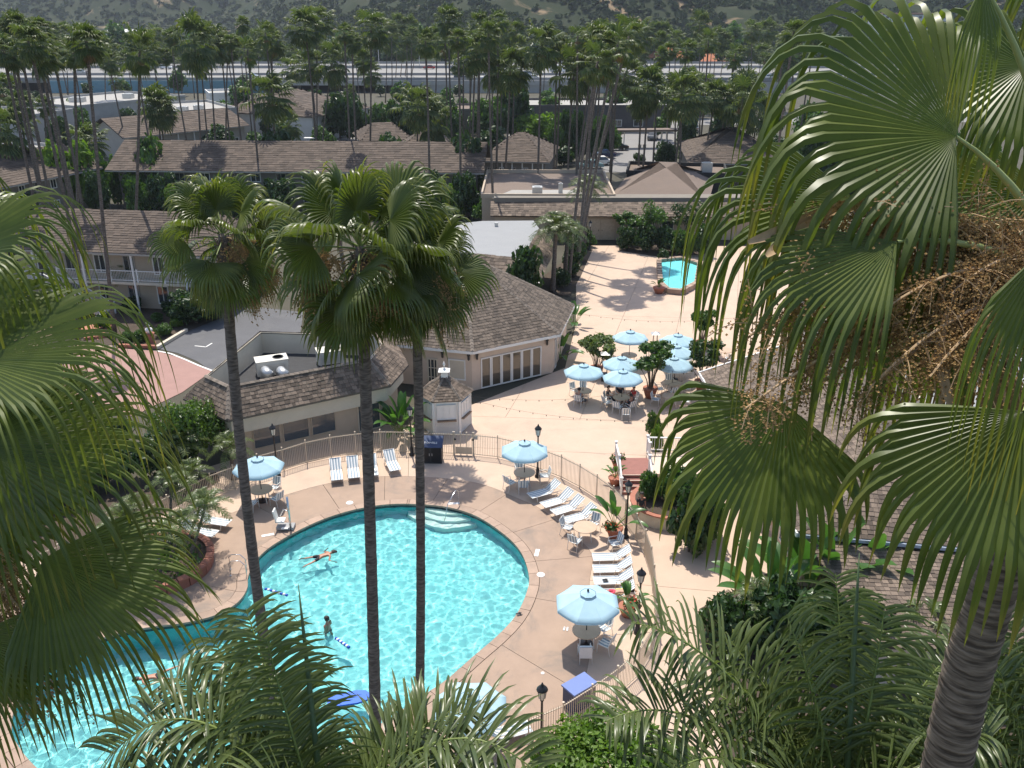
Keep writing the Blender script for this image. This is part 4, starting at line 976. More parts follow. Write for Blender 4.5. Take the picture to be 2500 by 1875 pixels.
festoon((4.7, 66, 3.1), (19, 63, 4), .7, 16, 'string of bulbs crossing the plaza behind the umbrellas'); festoon((-2.4, 50.8, 2.3), (12.4, 47, 3.1), .8, 18, 'string of bulbs across the plaza nearest the pool fence')
# ---------------------------------------------------------------- plants: generators
L_FAN = leafmat('fan_palm_leaf', (.062, .096, .020), (.125, .155, .034), .40, .36, tip=(.40, .36, .12), spec=.5)
L_FANBG = leafmat('far_fan_palm_leaf', (.050, .088, .030), (.110, .145, .045), .34, .45, tip=(.30, .27, .07), spec=.3)
L_FEATHER = leafmat('feather_palm_leaf', (.070, .105, .034), (.135, .170, .055), .36, .33, tip=(.22, .25, .06))
L_BUSH = leafmat('bush_leaf', (.030, .085, .016), (.085, .160, .025), .38, .45)
L_BUSHY = leafmat('yellow_green_leaf', (.085, .165, .018), (.150, .250, .028), .42, .45)
L_DARK = leafmat('dark_shrub_leaf', (.018, .050, .014), (.045, .090, .020), .32, .42)
L_BANANA = leafmat('broad_leaf', (.045, .12, .028), (.085, .19, .040), .40, .33)
M_DEAD = leafmat('dead_frond', (.20, .125, .060), (.30, .20, .10), .25, .7)
M_FRUIT = mat('palm_fruit', (.50, .33, .14), .7, .35, 8, 40, rnd_obj=.4)
M_STALK = mat('dry_stalk', (.52, .35, .19), .7, .2, 4, 30)
M_PETIOLE = mat('petiole_green', (.16, .21, .05), .5, .2, 3, 30)
def trunk_mat(name, c1, c2, rings=9.0):
    m, t, b = NT(name); tc = t.nodes.new('ShaderNodeTexCoord'); mp = t.nodes.new('ShaderNodeMapping'); mp.inputs['Scale'].default_value = (2.2, 2.2, rings); t.links.new(tc.outputs['Object'], mp.inputs[0])
    n = t.nodes.new('ShaderNodeTexNoise'); n.inputs['Scale'].default_value = 2.2; n.inputs['Detail'].default_value = 5; t.links.new(mp.outputs[0], n.inputs[0])
    t.links.new(ramp2(t, n.outputs['Fac'], c1, c2, .36, .64), b.inputs['Base Color']); b.inputs['Roughness'].default_value = .85; b.inputs['Specular IOR Level'].default_value = .2
    bp = t.nodes.new('ShaderNodeBump'); bp.inputs['Strength'].default_value = .7; bp.inputs['Distance'].default_value = .03; t.links.new(n.outputs['Fac'], bp.inputs['Height']); t.links.new(bp.outputs[0], b.inputs['Normal']); return m
M_TRUNK = trunk_mat('palm_trunk', (.085, .070, .058), (.19, .16, .135))
M_TRUNKNEAR = trunk_mat('palm_trunk_ringed', (.075, .058, .045), (.27, .215, .165), 16)
M_BARK = trunk_mat('bark', (.10, .08, .06), (.20, .165, .13), 2)
Zv = Vector((0, 0, 1))
class LB:
    "leaf builder: quads with a tip attribute and a material index"
    def __init__(s): s.v = []; s.f = []; s.t = []; s.m = []
    def strip(s, rows, tips, mi=0):
        b = len(s.v); w = len(rows[0])
        for r, tp in zip(rows, tips):
            for p in r: s.v.append((p.x, p.y, p.z)); s.t.append(tp)
        for i in range(len(rows) - 1):
            for j in range(w - 1): s.f.append((b + i * w + j, b + i * w + j + 1, b + (i + 1) * w + j + 1, b + (i + 1) * w + j)); s.m.append(mi)
    def tube(s, pts, rad, n=5, mi=1):
        mb = MB(); mb.tube(pts, rad, n, False); b = len(s.v)
        s.v += mb.v; s.t += [0] * len(mb.v); s.f += [tuple(b + i for i in q) for q in mb.f]; s.m += [mi] * len(mb.f)
    def mesh(s, name, mats, smooth=True):
        me = np_mesh(name, s.v, s.f, mats, smooth); me.polygons.foreach_set('material_index', s.m)
        a = me.attributes.new('tip', 'FLOAT', 'POINT'); a.data.foreach_set('value', s.t); me.update(); return me
def fan(lb, hub, axis, normal, Rd, nseg, spread, rng, fused=.52, steps=8, droop=.55, cup=.12, wind=(0, 0, 0), pleat=.32, narrow=.85, bend=1.0, late=1.3):
    axis = axis.normalized(); normal = (normal - axis * normal.dot(axis)).normalized(); side = normal.cross(axis); wd = Vector(wind)
    for k in range(nseg):
        ph = -spread + 2 * spread * (k + .5) / nseg; q = abs(ph) / spread
        d = (axis * math.cos(ph) + side * math.sin(ph) + normal * (cup * (q - .3))).normalized(); nn = (normal - d * normal.dot(d)).normalized()
        L = Rd * (1 - .22 * q * q) * rng.uniform(.92, 1.06); dphi = 2 * spread / nseg; p = hub.copy(); rows = []; tips = []; ds = L / steps; dr = droop * rng.uniform(.6, 1.35); nf = fused * rng.uniform(.90, 1.10); tws = rng.gauss(0, 1.0)
        for i in range(steps + 1):
            s = i / steps; r = s * L
            w = r * math.tan(dphi / 2) * 1.03 if s <= nf else nf * L * math.tan(dphi / 2) * narrow * max(.04, 1 - ((s - nf) / (1 - nf)) ** late)
            sd = d.cross(nn); sd.normalize()
            rows.append((p - sd * w, p + nn * (w * pleat * 2), p + sd * w)); tips.append(max(0, (s - .62) / .38))
            g = (.05 if s < nf * .88 else bend * dr * min(1, .25 + (s - nf * .88) / .16)) * (8 / steps)
            if s > nf: nn = Matrix.Rotation(tws * (1.2 / steps), 3, d) @ nn
            d = (d - Zv * g * .5 + wd * (g * .4)).normalized(); nn = (nn - d * nn.dot(d)); nn = nn.normalized() if nn.length > 1e-3 else d.orthogonal().normalized()
            p = p + d * ds
        lb.strip([r[:2] for r in rows], tips); lb.strip([r[1:] for r in rows], tips)
def fan_frond(lb, base, dirv, pet, Rd, nseg, spread, rng, prad=.02, sagp=.25, roll=0, **kw):
    "petiole from base along dirv, sagging, then the blade"
    d = dirv.normalized(); P = [base.copy()]; p = base.copy(); k = 4
    for i in range(k):
        d = (d - Zv * sagp * .5 / k).normalized(); p = p + d * (pet / k); P.append(p.copy())
    lb.tube(P, [prad * (1.4 - .6 * i / k) for i in range(k + 1)], 5, 1)
    side = d.cross(Zv); side = side.normalized() if side.length > .1 else Vector((1, 0, 0)); nrm = side.cross(d).normalized()
    if nrm.z < 0: nrm = -nrm
    nrm = Matrix.Rotation(R(roll), 3, d) @ nrm
    fan(lb, p, d, nrm, Rd, nseg, spread, rng, **kw)
def feather(lb, base, ctrl, tip, nl, ll, rng, steps=5, w=.022, hang=.55, planes=.5, rr=.018):
    pts = []; n = 14
    for i in range(n + 1):
        t = i / n; pts.append(base * (1 - t) ** 2 + ctrl * 2 * t * (1 - t) + tip * t * t)
    lb.tube(pts, [rr * (1.5 - 1.25 * i / n) for i in range(n + 1)], 5, 1)
    for k in range(nl):
        t = .14 + .86 * (k + rng.random() * .6) / nl; p0 = base * (1 - t) ** 2 + ctrl * 2 * t * (1 - t) + tip * t * t; tg = ((ctrl - base) * (1 - t) + (tip - ctrl) * t).normalized()
        sd = tg.cross(Zv); sd = sd.normalized() if sd.length > .05 else Vector((1, 0, 0)); up = sd.cross(tg)
        for s in (-1, 1):
            d = (sd * s * (1.0) + tg * rng.uniform(.35, .75) + up * rng.uniform(-planes * .3, planes * 1.3)).normalized(); L = ll * (.45 + .75 * math.sin(math.pi * min(1, .12 + t * .83))) * rng.uniform(.85, 1.1); p = p0.copy(); rows = []; tips = []
            nn = d.cross(tg).normalized(); hg = hang * rng.uniform(.5, 1.5)
            for i in range(steps + 1):
                q = i / steps; ww = w * (.55 + 1.2 * q if q < .4 else 1.03 * (1 - ((q - .4) / .6) ** 2.2)) + .001; sv = d.cross(nn).normalized()
                rows.append((p - sv * ww, p + nn * ww * .35, p + sv * ww) if steps > 4 else (p - sv * ww, p + sv * ww)); tips.append(max(0, q - .7) * 2.5)
                d = (d - Zv * hg * q * (3.4 / steps)).normalized(); nn = (nn - d * nn.dot(d)).normalized(); p = p + d * (L / steps)
            lb.strip(rows, tips)
def leaf_cloud(name, blobs, n, size, m, rng, thick=.32, el=1.7, droop=0.0):
    "leaves spread through the outer part of several lumps (cx,cy,cz,rx,ry,rz)"
    wts = np.array([b[3] * b[4] + b[4] * b[5] for b in blobs]); wts = wts / wts.sum(); g = np.random.default_rng(rng.randrange(10 ** 6)); idx = g.choice(len(blobs), n, p=wts); B = np.array(blobs, float)[idx]
    u = g.normal(size=(n, 3)); u /= np.linalg.norm(u, axis=1, keepdims=True); lum = 1 + .22 * np.sin(u[:, :1] * 5 + B[:, :1] * 3) * np.cos(u[:, 1:2] * 6 + B[:, 1:2])
    r = (1 - thick * g.random((n, 1)) ** 1.6) * lum; c = B[:, :3] + u * B[:, 3:] * r
    a = u * .8 + g.normal(size=(n, 3)) * .75; a[:, 2] += .35; a /= np.linalg.norm(a, axis=1, keepdims=True)
    t1 = np.cross(a, g.normal(size=(n, 3))); t1[:, 2] -= droop; t1 /= np.linalg.norm(t1, axis=1, keepdims=True); t2 = np.cross(a, t1); t2 /= np.linalg.norm(t2, axis=1, keepdims=True)
    s = size * (.6 + .8 * g.random((n, 1))); l = t1 * s * el * .5; w = t2 * s * .5
    v = np.stack([c - l, c + w - l * .1 + a * s * .12, c + l, c - w - l * .1 + a * s * .12], 1).reshape(-1, 3)
    return np_mesh(name, v, np.arange(4 * n, dtype=np.int32).reshape(-1, 4), m)
def lumps(r, h, n, rng, base=.0, flat=.75):
    out = [(0, 0, base + h * .5, r * .62, r * .62, h * .42)]
    for i in range(n):
        a = rng.random() * 6.28; q = r * rng.uniform(.35, .68); z = base + h * rng.uniform(.3, .82); s = r * rng.uniform(.28, .46); out.append((math.cos(a) * q, math.sin(a) * q, z, s, s, s * flat))
    return out
def fruit_cluster(lb, a, b, c, nb, ll, rng, size=.012, mi=2, smi=3, hang=.9, per=9):
    "stalk a>b>c with drooping fruit branchlets on its outer part; fruits are tiny four sided beads"
    pts = [a * (1 - t) ** 2 + b * 2 * t * (1 - t) + c * t * t for t in [i / 10 for i in range(11)]]; lb.tube(pts, [.017 - .0012 * i for i in range(11)], 5, smi)
    for k in range(nb):
        t = .35 + .65 * rng.random(); p = a * (1 - t) ** 2 + b * 2 * t * (1 - t) + c * t * t; d = Vector((rng.gauss(0, 1), rng.gauss(0, 1), rng.gauss(-.2, .7))).normalized(); L = ll * rng.uniform(.5, 1.1); q = p.copy(); P = [q.copy()]
        for i in range(4): d = (d - Zv * hang * .35).normalized(); q = q + d * L / 4; P.append(q.copy())
        lb.tube(P, .0024, 3, smi)
        for j in range(per):
            u = rng.random() * 3.99; i = int(u); e = P[i].lerp(P[i + 1], u - i) + Vector((rng.gauss(0, 1), rng.gauss(0, 1), rng.gauss(0, 1))) * .025; s = size * rng.uniform(.7, 1.3)
            n = len(lb.v); lb.v += [(e.x - s, e.y, e.z), (e.x, e.y - s, e.z), (e.x + s, e.y, e.z), (e.x, e.y + s, e.z), (e.x, e.y, e.z + s), (e.x, e.y, e.z - s)]; lb.t += [0] * 6
            lb.f += [(n, n + 1, n + 2, n + 3), (n, n + 4, n + 2, n + 5), (n + 1, n + 4, n + 3, n + 5)]; lb.m += [mi] * 3
ORD = 'first second third fourth fifth sixth seventh eighth ninth tenth eleventh twelfth thirteenth fourteenth fifteenth sixteenth seventeenth eighteenth nineteenth twentieth'.split()
def ordw(i):
    if i < 20: return ORD[i]
    t, u = divmod(i + 1, 10); tens = {2: 'twenty', 3: 'thirty', 4: 'forty', 5: 'fifty', 6: 'sixty', 7: 'seventy', 8: 'eighty', 9: 'ninety'}[t]
    return ({'twenty': 'twentieth', 'thirty': 'thirtieth', 'forty': 'fortieth', 'fifty': 'fiftieth', 'sixty': 'sixtieth', 'seventy': 'seventieth', 'eighty': 'eightieth', 'ninety': 'ninetieth'}[tens]) if u == 0 else tens + '-' + ORD[u - 1]
def palm_trunk(t, base, top, r0, r1, m=None, bend=None, n=12, rng=rnd, rings=0.0, sides=10):
    b, q = Vector(base), Vector(top); mid = (b + q) / 2 + (bend or Vector((0, 0, 0))); P = []; rad = []; k = n
    for i in range(k + 1):
        s = i / k; P.append((b * (1 - s) ** 2 + mid * 2 * s * (1 - s) + q * s * s) - b); rad.append((r0 + (r1 - r0) * min(1, s * 1.6)) * (1.25 if i == 0 else 1) * (1 + (rings * (1 if i % 2 else -1))) * rng.uniform(.985, 1.015))
    mb = MB(); mb.tube(P, rad, sides); return mb.build('trunk', m or M_TRUNK, t, True)

# ---------------------------------------------------------------- palms of the background
def far_crown(seed, nf=27, pet=.95, Rd=.95, nseg=13):
    rng = random.Random(seed); lb = LB()
    for i in range(nf):
        e = 86 - 150 * (i / nf) ** .92 + rng.uniform(-7, 7); a = i * 137.5 + rng.uniform(-12, 12)
        dv = Vector((math.cos(R(a)) * math.cos(R(e)), math.sin(R(a)) * math.cos(R(e)), math.sin(R(e)))) + Vector((.16, -.05, 0))
        fan_frond(lb, Vector((0, 0, -.1)), dv, pet * rng.uniform(.8, 1.1) * (.7 if e > 60 else 1), Rd * rng.uniform(.85, 1.1), nseg, R(rng.uniform(95, 120)), rng, prad=.016, steps=5, droop=.62, cup=-.05, wind=(.35, 0, 0), fused=.58, bend=1.7)
    for i in range(7):
        a = rng.random() * 6.28; e = rng.uniform(-80, -62); dv = Vector((math.cos(a) * math.cos(R(e)), math.sin(a) * math.cos(R(e)), math.sin(R(e)))); b = len(lb.m)
        fan_frond(lb, Vector((0, 0, -.25)), dv, .4, .75, 7, R(60), rng, prad=.012, steps=3, droop=.4); lb.m[b:] = [2] * (len(lb.m) - b)
    return lb.mesh('crown', [L_FANBG, M_PETIOLE, M_DEAD])
CROWNS = [far_crown(s, (27, 22, 31, 25, 29)[s], (.95, 1.05, .85, 1.1, .9)[s]) for s in range(5)] + [far_crown(20 + s, 30, 1.15, 1.05, 12) for s in range(2)]
_tcache = {}
def far_palm(cx, cy, dia, bx=None, by=None, Y=None, big=False):
    "crown centre at photo spot (cx, cy), dia = crown width there; foot at photo spot (bx, by) or at distance Y"
    if Y is None: Y = G(bx, by).y if by else 2161 * 2.9 / dia * .99
    c = D(cx, cy, Y)
    if bx is None: bx = cx
    foot = G(bx, by) if by and Y is None else Vector((ray(bx, by or cy + 300).x * Y / ray(bx, by or cy + 300).y, Y, 0))
    foot.y = Y; return c, foot, Y, dia
FP = []
def fp(lst, x0, k):
    for e in lst:
        cx, cy, w, bx, by = (list(e) + [None] * 5)[:5]
        FP.append((x0 + cx * k, cy * k, w * k, None if bx is None else x0 + bx * k, None if by is None else by * k))
# crown x, crown y, crown width, foot x, foot y (foot left out where hidden)
fp([(700, 330, 270, 929, 2707), (1130, 400, 250, 1068, 2330), (1570, 320, 290, 1648, 1600), (600, 420, 190, 637, 2290), (310, 420, 270, 763, 2455), (150, 840, 220, 315, 1690), (60, 1050, 290, 73, 1725), (360, 850, 150, 425, 1600),
    (690, 1130, 240, 740, 1550), (1280, 850, 240, 1315, 1500), (1300, 900, 200, 1335, 1510), (850, 400, 160, 861, 1030), (1030, 480, 190, 1088, 860), (1260, 270, 210, 1265, 750), (1400, 330, 170, 1415, 810), (1470, 510, 100, 1470, 830),
    (940, 640, 115, 940, 900), (520, 270, 160, 555, 880), (130, 200, 210), (40, 240, 210), (230, 330, 260), (110, 440, 230), (430, 440, 210), (310, 220, 190), (0, 700, 240, 5, 1650), (410, 340, 150), (1080, 330, 150), (20, 400, 230)], 0, .3014)
fp([(260, 420, 260, 335, 1742), (440, 500, 220, 420, 1660), (170, 640, 200, 265, 1700), (740, 400, 250, 755, 1000), (880, 420, 240, 940, 1780), (590, 240, 140), (850, 950, 520, 875, 1950), (1220, 260, 330, 1360, 1780), (1340, 200, 300, 1345, 1500), (1500, 600, 400, 1385, 1600), (1280, 640, 300, 1330, 1500),
    (1100, 680, 220, 1075, 1240), (1890, 270, 400, 1878, 1742), (1870, 720, 170, 1890, 1200), (1680, 920, 110, 1665, 1210), (1060, 1260, 230, 1060, 1742), (640, 500, 200), (1620, 330, 190), (1700, 420, 180), (820, 330, 180), (470, 420, 170), (360, 380, 160)], 450, .2411)
fp([(150, 300, 170, 135, 830), (230, 190, 190, 215, 720), (330, 210, 200, 290, 700), (390, 370, 200, 335, 690), (460, 330, 170), (650, 150, 210, 690, 1430), (560, 310, 230, 545, 1150), (620, 330, 190, 630, 1300), (400, 840, 460, 392, 1480), (510, 960, 240, 512, 1400), (900, 180, 150), (870, 400, 270, 843, 1626), (900, 330, 230, 886, 1527),
    (1080, 270, 260, 912, 1000), (1150, 540, 280, 1090, 1626), (1400, 350, 280, 1365, 1660), (1000, 540, 190, 1016, 1300), (1090, 560, 180, 1066, 1310), (820, 480, 150, 816, 990), (740, 500, 150, 746, 990), (1520, 330, 150), (1230, 560, 200, 1230, 900), (1050, 160, 150), (970, 270, 180), (280, 400, 180, 250, 700), (720, 300, 170)], 900, .3014)
fp([(170, 560, 260, 115, 1626), (330, 430, 290, 166, 1640), (400, 510, 260, 250, 1430), (280, 420, 250, 300, 1590), (590, 590, 230, 350, 1360), (770, 700, 270, 703, 1610), (720, 820, 220, 686, 1600), (1040, 750, 290, 1012, 1642), (990, 790, 210, 985, 1340), (1190, 190, 170, 1180, 900), (1000, 310, 190, 980, 800), (400, 230, 130), (620, 240, 170, 620, 640), (200, 290, 160), (770, 250, 110, 770, 600), (830, 250, 110, 830, 600), (890, 260, 120, 880, 620),
    (1330, 290, 150, 1300, 600), (1400, 340, 110, 1350, 700), (1610, 240, 190, 1600, 800), (1740, 240, 150, 1730, 700), (1690, 420, 150, 1650, 780), (1320, 770, 230, 1190, 1460), (1430, 800, 220, 1300, 1400), (1540, 790, 260, 1410, 1480), (1670, 910, 240, 1592, 1340), (1850, 510, 290, 1880, 900), (1940, 440, 260, 1950, 900), (1560, 720, 240, 1480, 1300), (1200, 690, 190, 1180, 1200), (1100, 640, 210, 1115, 1100), (530, 320, 150), (700, 430, 140, 725, 600), (1950, 250, 200), (1880, 330, 170), (480, 330, 130), (1080, 400, 140), (1260, 330, 130), (60, 380, 150), (880, 450, 130), (1480, 430, 120)], 1350, .3014)
rec = []
for cx, cy, w, bx, by in FP:
    Y = None
    if by is not None: Y = min(G(bx, by).y, 330)
    else: Y = 2161 * 2.7 / w; bx = cx + rnd.uniform(-6, 6)
    Y = max(52, min(Y, 300)); c = D(cx, cy, Y); d = ray(bx, by or 400); foot = Vector((ray(bx, 400).x * 1.0, 0, 0))
    if by is not None and G(bx, by).y <= 330: foot = G(bx, by)
    else:
        d = ray(cx, cy); foot = Vector((c.x + rnd.uniform(-.6, .6), Y, 0))
    dia = w * (Y * .9205 + (CAM_H - c.z) * .39) / 2161; rec.append((c, foot, dia, cx))
for i in range(52):
    cx = -10 + 2010 * (i + rnd.random()) / 52; cy = rnd.uniform(62, 150); Y = rnd.uniform(150, 292); c = D(cx, cy, Y); rec.append((c, Vector((c.x + rnd.uniform(-1, 1), Y, 0)), rnd.uniform(2.5, 3.3), cx))
rec.sort(key=lambda r: r[3]); zones = {}
for c, foot, dia, cx in rec:
    z = 'near' if foot.y < 95 else 'mid' if foot.y < 150 else 'far' if foot.y < 215 else 'farther'; zones.setdefault(z, []).append((c, foot, dia))
zt = {'near': ('tall fan palm %s, %s from the left in the hotel gardens', 'fan palms in the hotel gardens'), 'mid': ('tall fan palm %s, %s from the left among the motel roofs', 'fan palms among the motel roofs'), 'far': ('distant fan palm %s, %s from the left before the freeway', 'distant fan palms before the freeway'), 'farther': ('small distant fan palm %s, %s from the left beside the freeway', 'small distant fan palms beside the freeway')}
for z, L in zones.items():
    for i, (c, foot, dia) in enumerate(L):
        lean = c.x - foot.x; lw = 'leaning right' if lean > 1.6 else 'leaning left' if lean < -1.6 else 'standing upright'
        t = thing('fan_palm', zt[z][0] % (lw, ordw(i)), 'palm tree', tuple(foot), 0, zt[z][1])
        sc_ = max(.9, min(1.95, dia / 2.45)); r_ = .15 if foot.y > 95 else .16
        palm_trunk(t, foot, c, r_ * 1.15, r_ * .8, bend=Vector((rnd.uniform(-.4, .4), 0, rnd.uniform(0, .3))), n=10 if foot.y < 150 else 6, sides=8 if foot.y < 150 else 6)
        o = bpy.data.objects.new('crown', CROWNS[rnd.randrange(5) if dia < 4 else 5 + rnd.randrange(2)]); link(o, t); o.location = c - foot; o.rotation_euler = (rnd.uniform(-.16, .16), rnd.uniform(-.16, .16), rnd.uniform(-.7, .7)); o.scale = (sc_ * rnd.uniform(.82, 1.12), sc_, sc_ * rnd.uniform(.92, 1.38))
# ---------------------------------------------------------------- the three tall palms in front of the pool
def frond_set(seed, pet, Rd, nseg, steps, elevs, droop=.8, **kw):
    out = []
    for i, e in enumerate(elevs):
        rng = random.Random(seed + i); lb = LB(); dv = Vector((math.cos(R(e)), 0, math.sin(R(e))))
        fan_frond(lb, Vector((0, 0, 0)), dv, pet * (.75 if e > 55 else 1.0), Rd, nseg, R(112), rng, prad=.022, steps=steps, droop=droop, sagp=.45, roll=(-35, 40, -15, 50, 20, -50)[i % 6], **kw); out.append((e, lb.mesh('frond', [L_FAN, M_PETIOLE])))
    return out
FS = frond_set(100, 1.35, 1.55, 36, 10, [84, 72, 60, 48, 36, 24, 12, 0, -12, -26, -40, -54, -68], wind=(.10, 0, 0), bend=2.0, fused=.6, cup=-.12)
DEADF = []
for e_ in (-70, -80):
    lb_ = LB(); fan_frond(lb_, Vector((0, 0, 0)), Vector((math.cos(R(e_)), 0, math.sin(R(e_)))), .9, 1.3, 20, R(70), random.Random(e_ + 300), prad=.018, steps=6, droop=.5, bend=1.2); DEADF.append(lb_.mesh('dead_frond', [M_DEAD, M_STALK]))
def fruit_part(t, c, dirs, seed, ll=.75, nb=120, size=.02, per=12):
    for i, (dx, dy, drop, ln) in enumerate(dirs):
        rng = random.Random(seed + i); lb = LB(); a = Vector((0, 0, -.15)); b = Vector((dx * .8, dy * .8, .25)) * ln; e = Vector((dx, dy, -drop)) * ln
        fruit_cluster(lb, a, b, e, nb, ll, rng, size=size, per=per); o = ob('fruit_stalk', lb.mesh('fruit_stalk', [L_FAN, M_PETIOLE, M_FRUIT, M_STALK], False), t); o.location = c
def near_palm(foot, c, nf, sc_, r0, r1, label, seed, bend=Vector((0, 0, 0)), fruits=()):
    t = thing('fan_palm', label, 'palm tree', tuple(foot), 0, 'three tall fan palms in front of the pool'); rng = random.Random(seed); foot = Vector(foot); c = Vector(c)
    palm_trunk(t, foot, c, r0, r1, M_TRUNK, bend, 70, rng, .025, 14)
    rel = c - foot
    for i in range(nf):
        e = 86 - 158 * ((i + .5) / nf) ** .95 + rng.uniform(-6, 6); k = min(range(len(FS)), key=lambda j: abs(FS[j][0] - e)); o = ob('frond', FS[k][1], t); o.location = rel + Vector((0, 0, -.25 * i / nf)); s = sc_ * rng.uniform(.88, 1.1)
        o.scale = (s, s, s); o.rotation_euler = (rng.uniform(-.12, .12), rng.uniform(-.08, .08), R(i * 137.508 + rng.uniform(-14, 14)))
    for i in range(9):
        o = ob('dead_frond', DEADF[i % 2], t); s = sc_ * rng.uniform(.55, .75); o.location = rel + Vector((0, 0, -.45)); o.scale = (s, s, s); o.rotation_euler = (rng.uniform(-.1, .1), rng.uniform(-.1, .1), i * .75 + rng.random())
    # ring of old leaf bases under the crown
    mb = MB()
    for i in range(46):
        a = R(i * 137.5); z = -.15 - i * .022; mb.bar((rel.x + math.cos(a) * r1 * .8, rel.y + math.sin(a) * r1 * .8, rel.z + z - .3), (rel.x + math.cos(a) * r1 * 1.9, rel.y + math.sin(a) * r1 * 1.9, rel.z + z + .16), .06, .02)
    o = mb.build('leaf_bases', M_TRUNKNEAR, t); o['kind'] = 'stuff'
    fruit_part(t, rel, fruits, seed + 50); return t
near_palm((-6.9, 20.5, 0), D(545, 570, 24.5), 27, .80, .185, .15, 'fan palm with a leaning trunk, leftmost of the three before the pool', 11, Vector((-.6, 0, 0)), [(1.0, -.3, 1.7, 1.0), (.75, -.5, 1.9, 1.0), (1.15, 0, 1.4, 1.0)])
near_palm((-4.15, 19.3, 0), D(880, 600, 21.5), 31, 1.0, .185, .155, 'widest fan palm with a thick trunk, middle of the three before the pool', 12, Vector((.1, 0, 0)), [(-1.5, -.2, 1.5, 1.0), (-1.2, -.5, 1.9, 1.0), (.6, -.6, 1.5, 1.0)])
near_palm((-3.15, 20.6, 0), D(1012, 645, 22.5), 27, .80, .15, .13, 'fan palm with brown fruit under its crown, rightmost of the three before the pool', 13, Vector((0.35, 0, 0)), [(.95, -.4, 1.2, 1.0), (1.2, -.1, 1.0, 1.0), (.7, -.6, 1.5, 1.0)])
# further palms standing behind the trunks of those three
def mid_palm(foot, c, sc_, nf, label, seed, bend=None, r=.17, group='fan palms beside the plaza'):
    t = thing('fan_palm', label, 'palm tree', tuple(foot), 0, group); rng = random.Random(seed); palm_trunk(t, foot, c, r, r * .8, bend=bend, n=24, rng=rng, rings=.02); rel = Vector(c) - Vector(foot)
    o = ob('crown', CROWNS[seed % 7], t); o.location = rel; o.rotation_euler = (0, 0, rng.random() * 6); o.scale = (sc_,) * 3; return t
mid_palm((-6.1, 50.3, 0), Vector((-5.1, 51.2, 14.5)), 1.35, 30, 'slim fan palm rising beside the gazebo, hidden by the rightmost trunk', 1)
mid_palm((-10.5, 57.6, 0), Vector((-11.4, 56.5, 13.5)), 1.3, 30, 'slim fan palm rising behind the plant yard', 3)
for i, (fx, fy, cx, cy, cz, lb) in enumerate(((5.6, 84, 8.0, 87.5, 20.5, 'leaning fan palm nearest the hall among the plaza palms'), (6.3, 86.5, 10.2, 91.2, 22, 'leaning fan palm with the plaza lamp, second plaza palm'), (6.9, 89.5, 9.0, 94.5, 22.5, 'fan palm third along the plaza edge'), (7.1, 92.5, 12.2, 98.5, 22.5, 'fan palm fourth along the plaza edge by the tan doors'))):
    mid_palm((fx, fy, 0), Vector((cx, cy, cz)), 1.4, 30, lb, i, Vector((-.5, 0, 1)))
# ---------------------------------------------------------------- shrubs, trees and potted plants
rg = random.Random(5)
BUSH = {}
for key, r, h, n, nl, sz, m in (('small', 1, 1.2, 7, 1100, .13, L_BUSH), ('green', 1, 1.1, 9, 2200, .11, L_BUSH), ('bright', 1, 1.1, 9, 2400, .11, L_BUSHY), ('dark', 1, 1.3, 8, 1800, .12, L_DARK), ('green2', 1, 1.2, 9, 2200, .11, L_BUSH), ('dark2', 1, 1.5, 8, 1800, .12, L_DARK)):
    BUSH[key] = leaf_cloud('foliage', lumps(r, h, n, rg), nl, sz, m, rg, .38)
BUSH['fine'] = leaf_cloud('crown', lumps(1, 1.1, 16, rg), 9000, .05, leafmat('ficus_leaf', (.055, .11, .018), (.105, .175, .028), .4, .4), rg, .4)
def bush(p, r, key, label, group, h=None, name='shrub', trunk=0.0, cat='shrub'):
    t = thing(name, label, cat, (p[0], p[1], 0), 0, group); k = (h or r * 1.1) / 1.1
    o = ob('crown' if trunk else 'foliage', BUSH[key], t); o.scale = (r, r, k); o.rotation_euler = (0, 0, rg.random() * 6.3); o.location = (0, 0, trunk)
    P = [(0, 0, -.02), (rg.uniform(-.1, .1), rg.uniform(-.1, .1), trunk + k * .3), (rg.uniform(-.2, .2) * r, rg.uniform(-.2, .2) * r, trunk + k * .75)]
    mb = MB(); rr = max(.025, .05 * r); mb.tube(P, [rr, rr * .8, rr * .4], 6)
    for a in range(4):
        an = a * 1.57 + rg.random(); q = Vector(P[1]); e = q + Vector((math.cos(an) * r * .5, math.sin(an) * r * .5, k * .4)); mb.tube([q, q.lerp(e, .5) + Vector((0, 0, .05 * k)), e], [rr * .6, rr * .4, rr * .2], 5)
    mb.build('trunk' if trunk else 'stem', M_BARK, t, True); return t
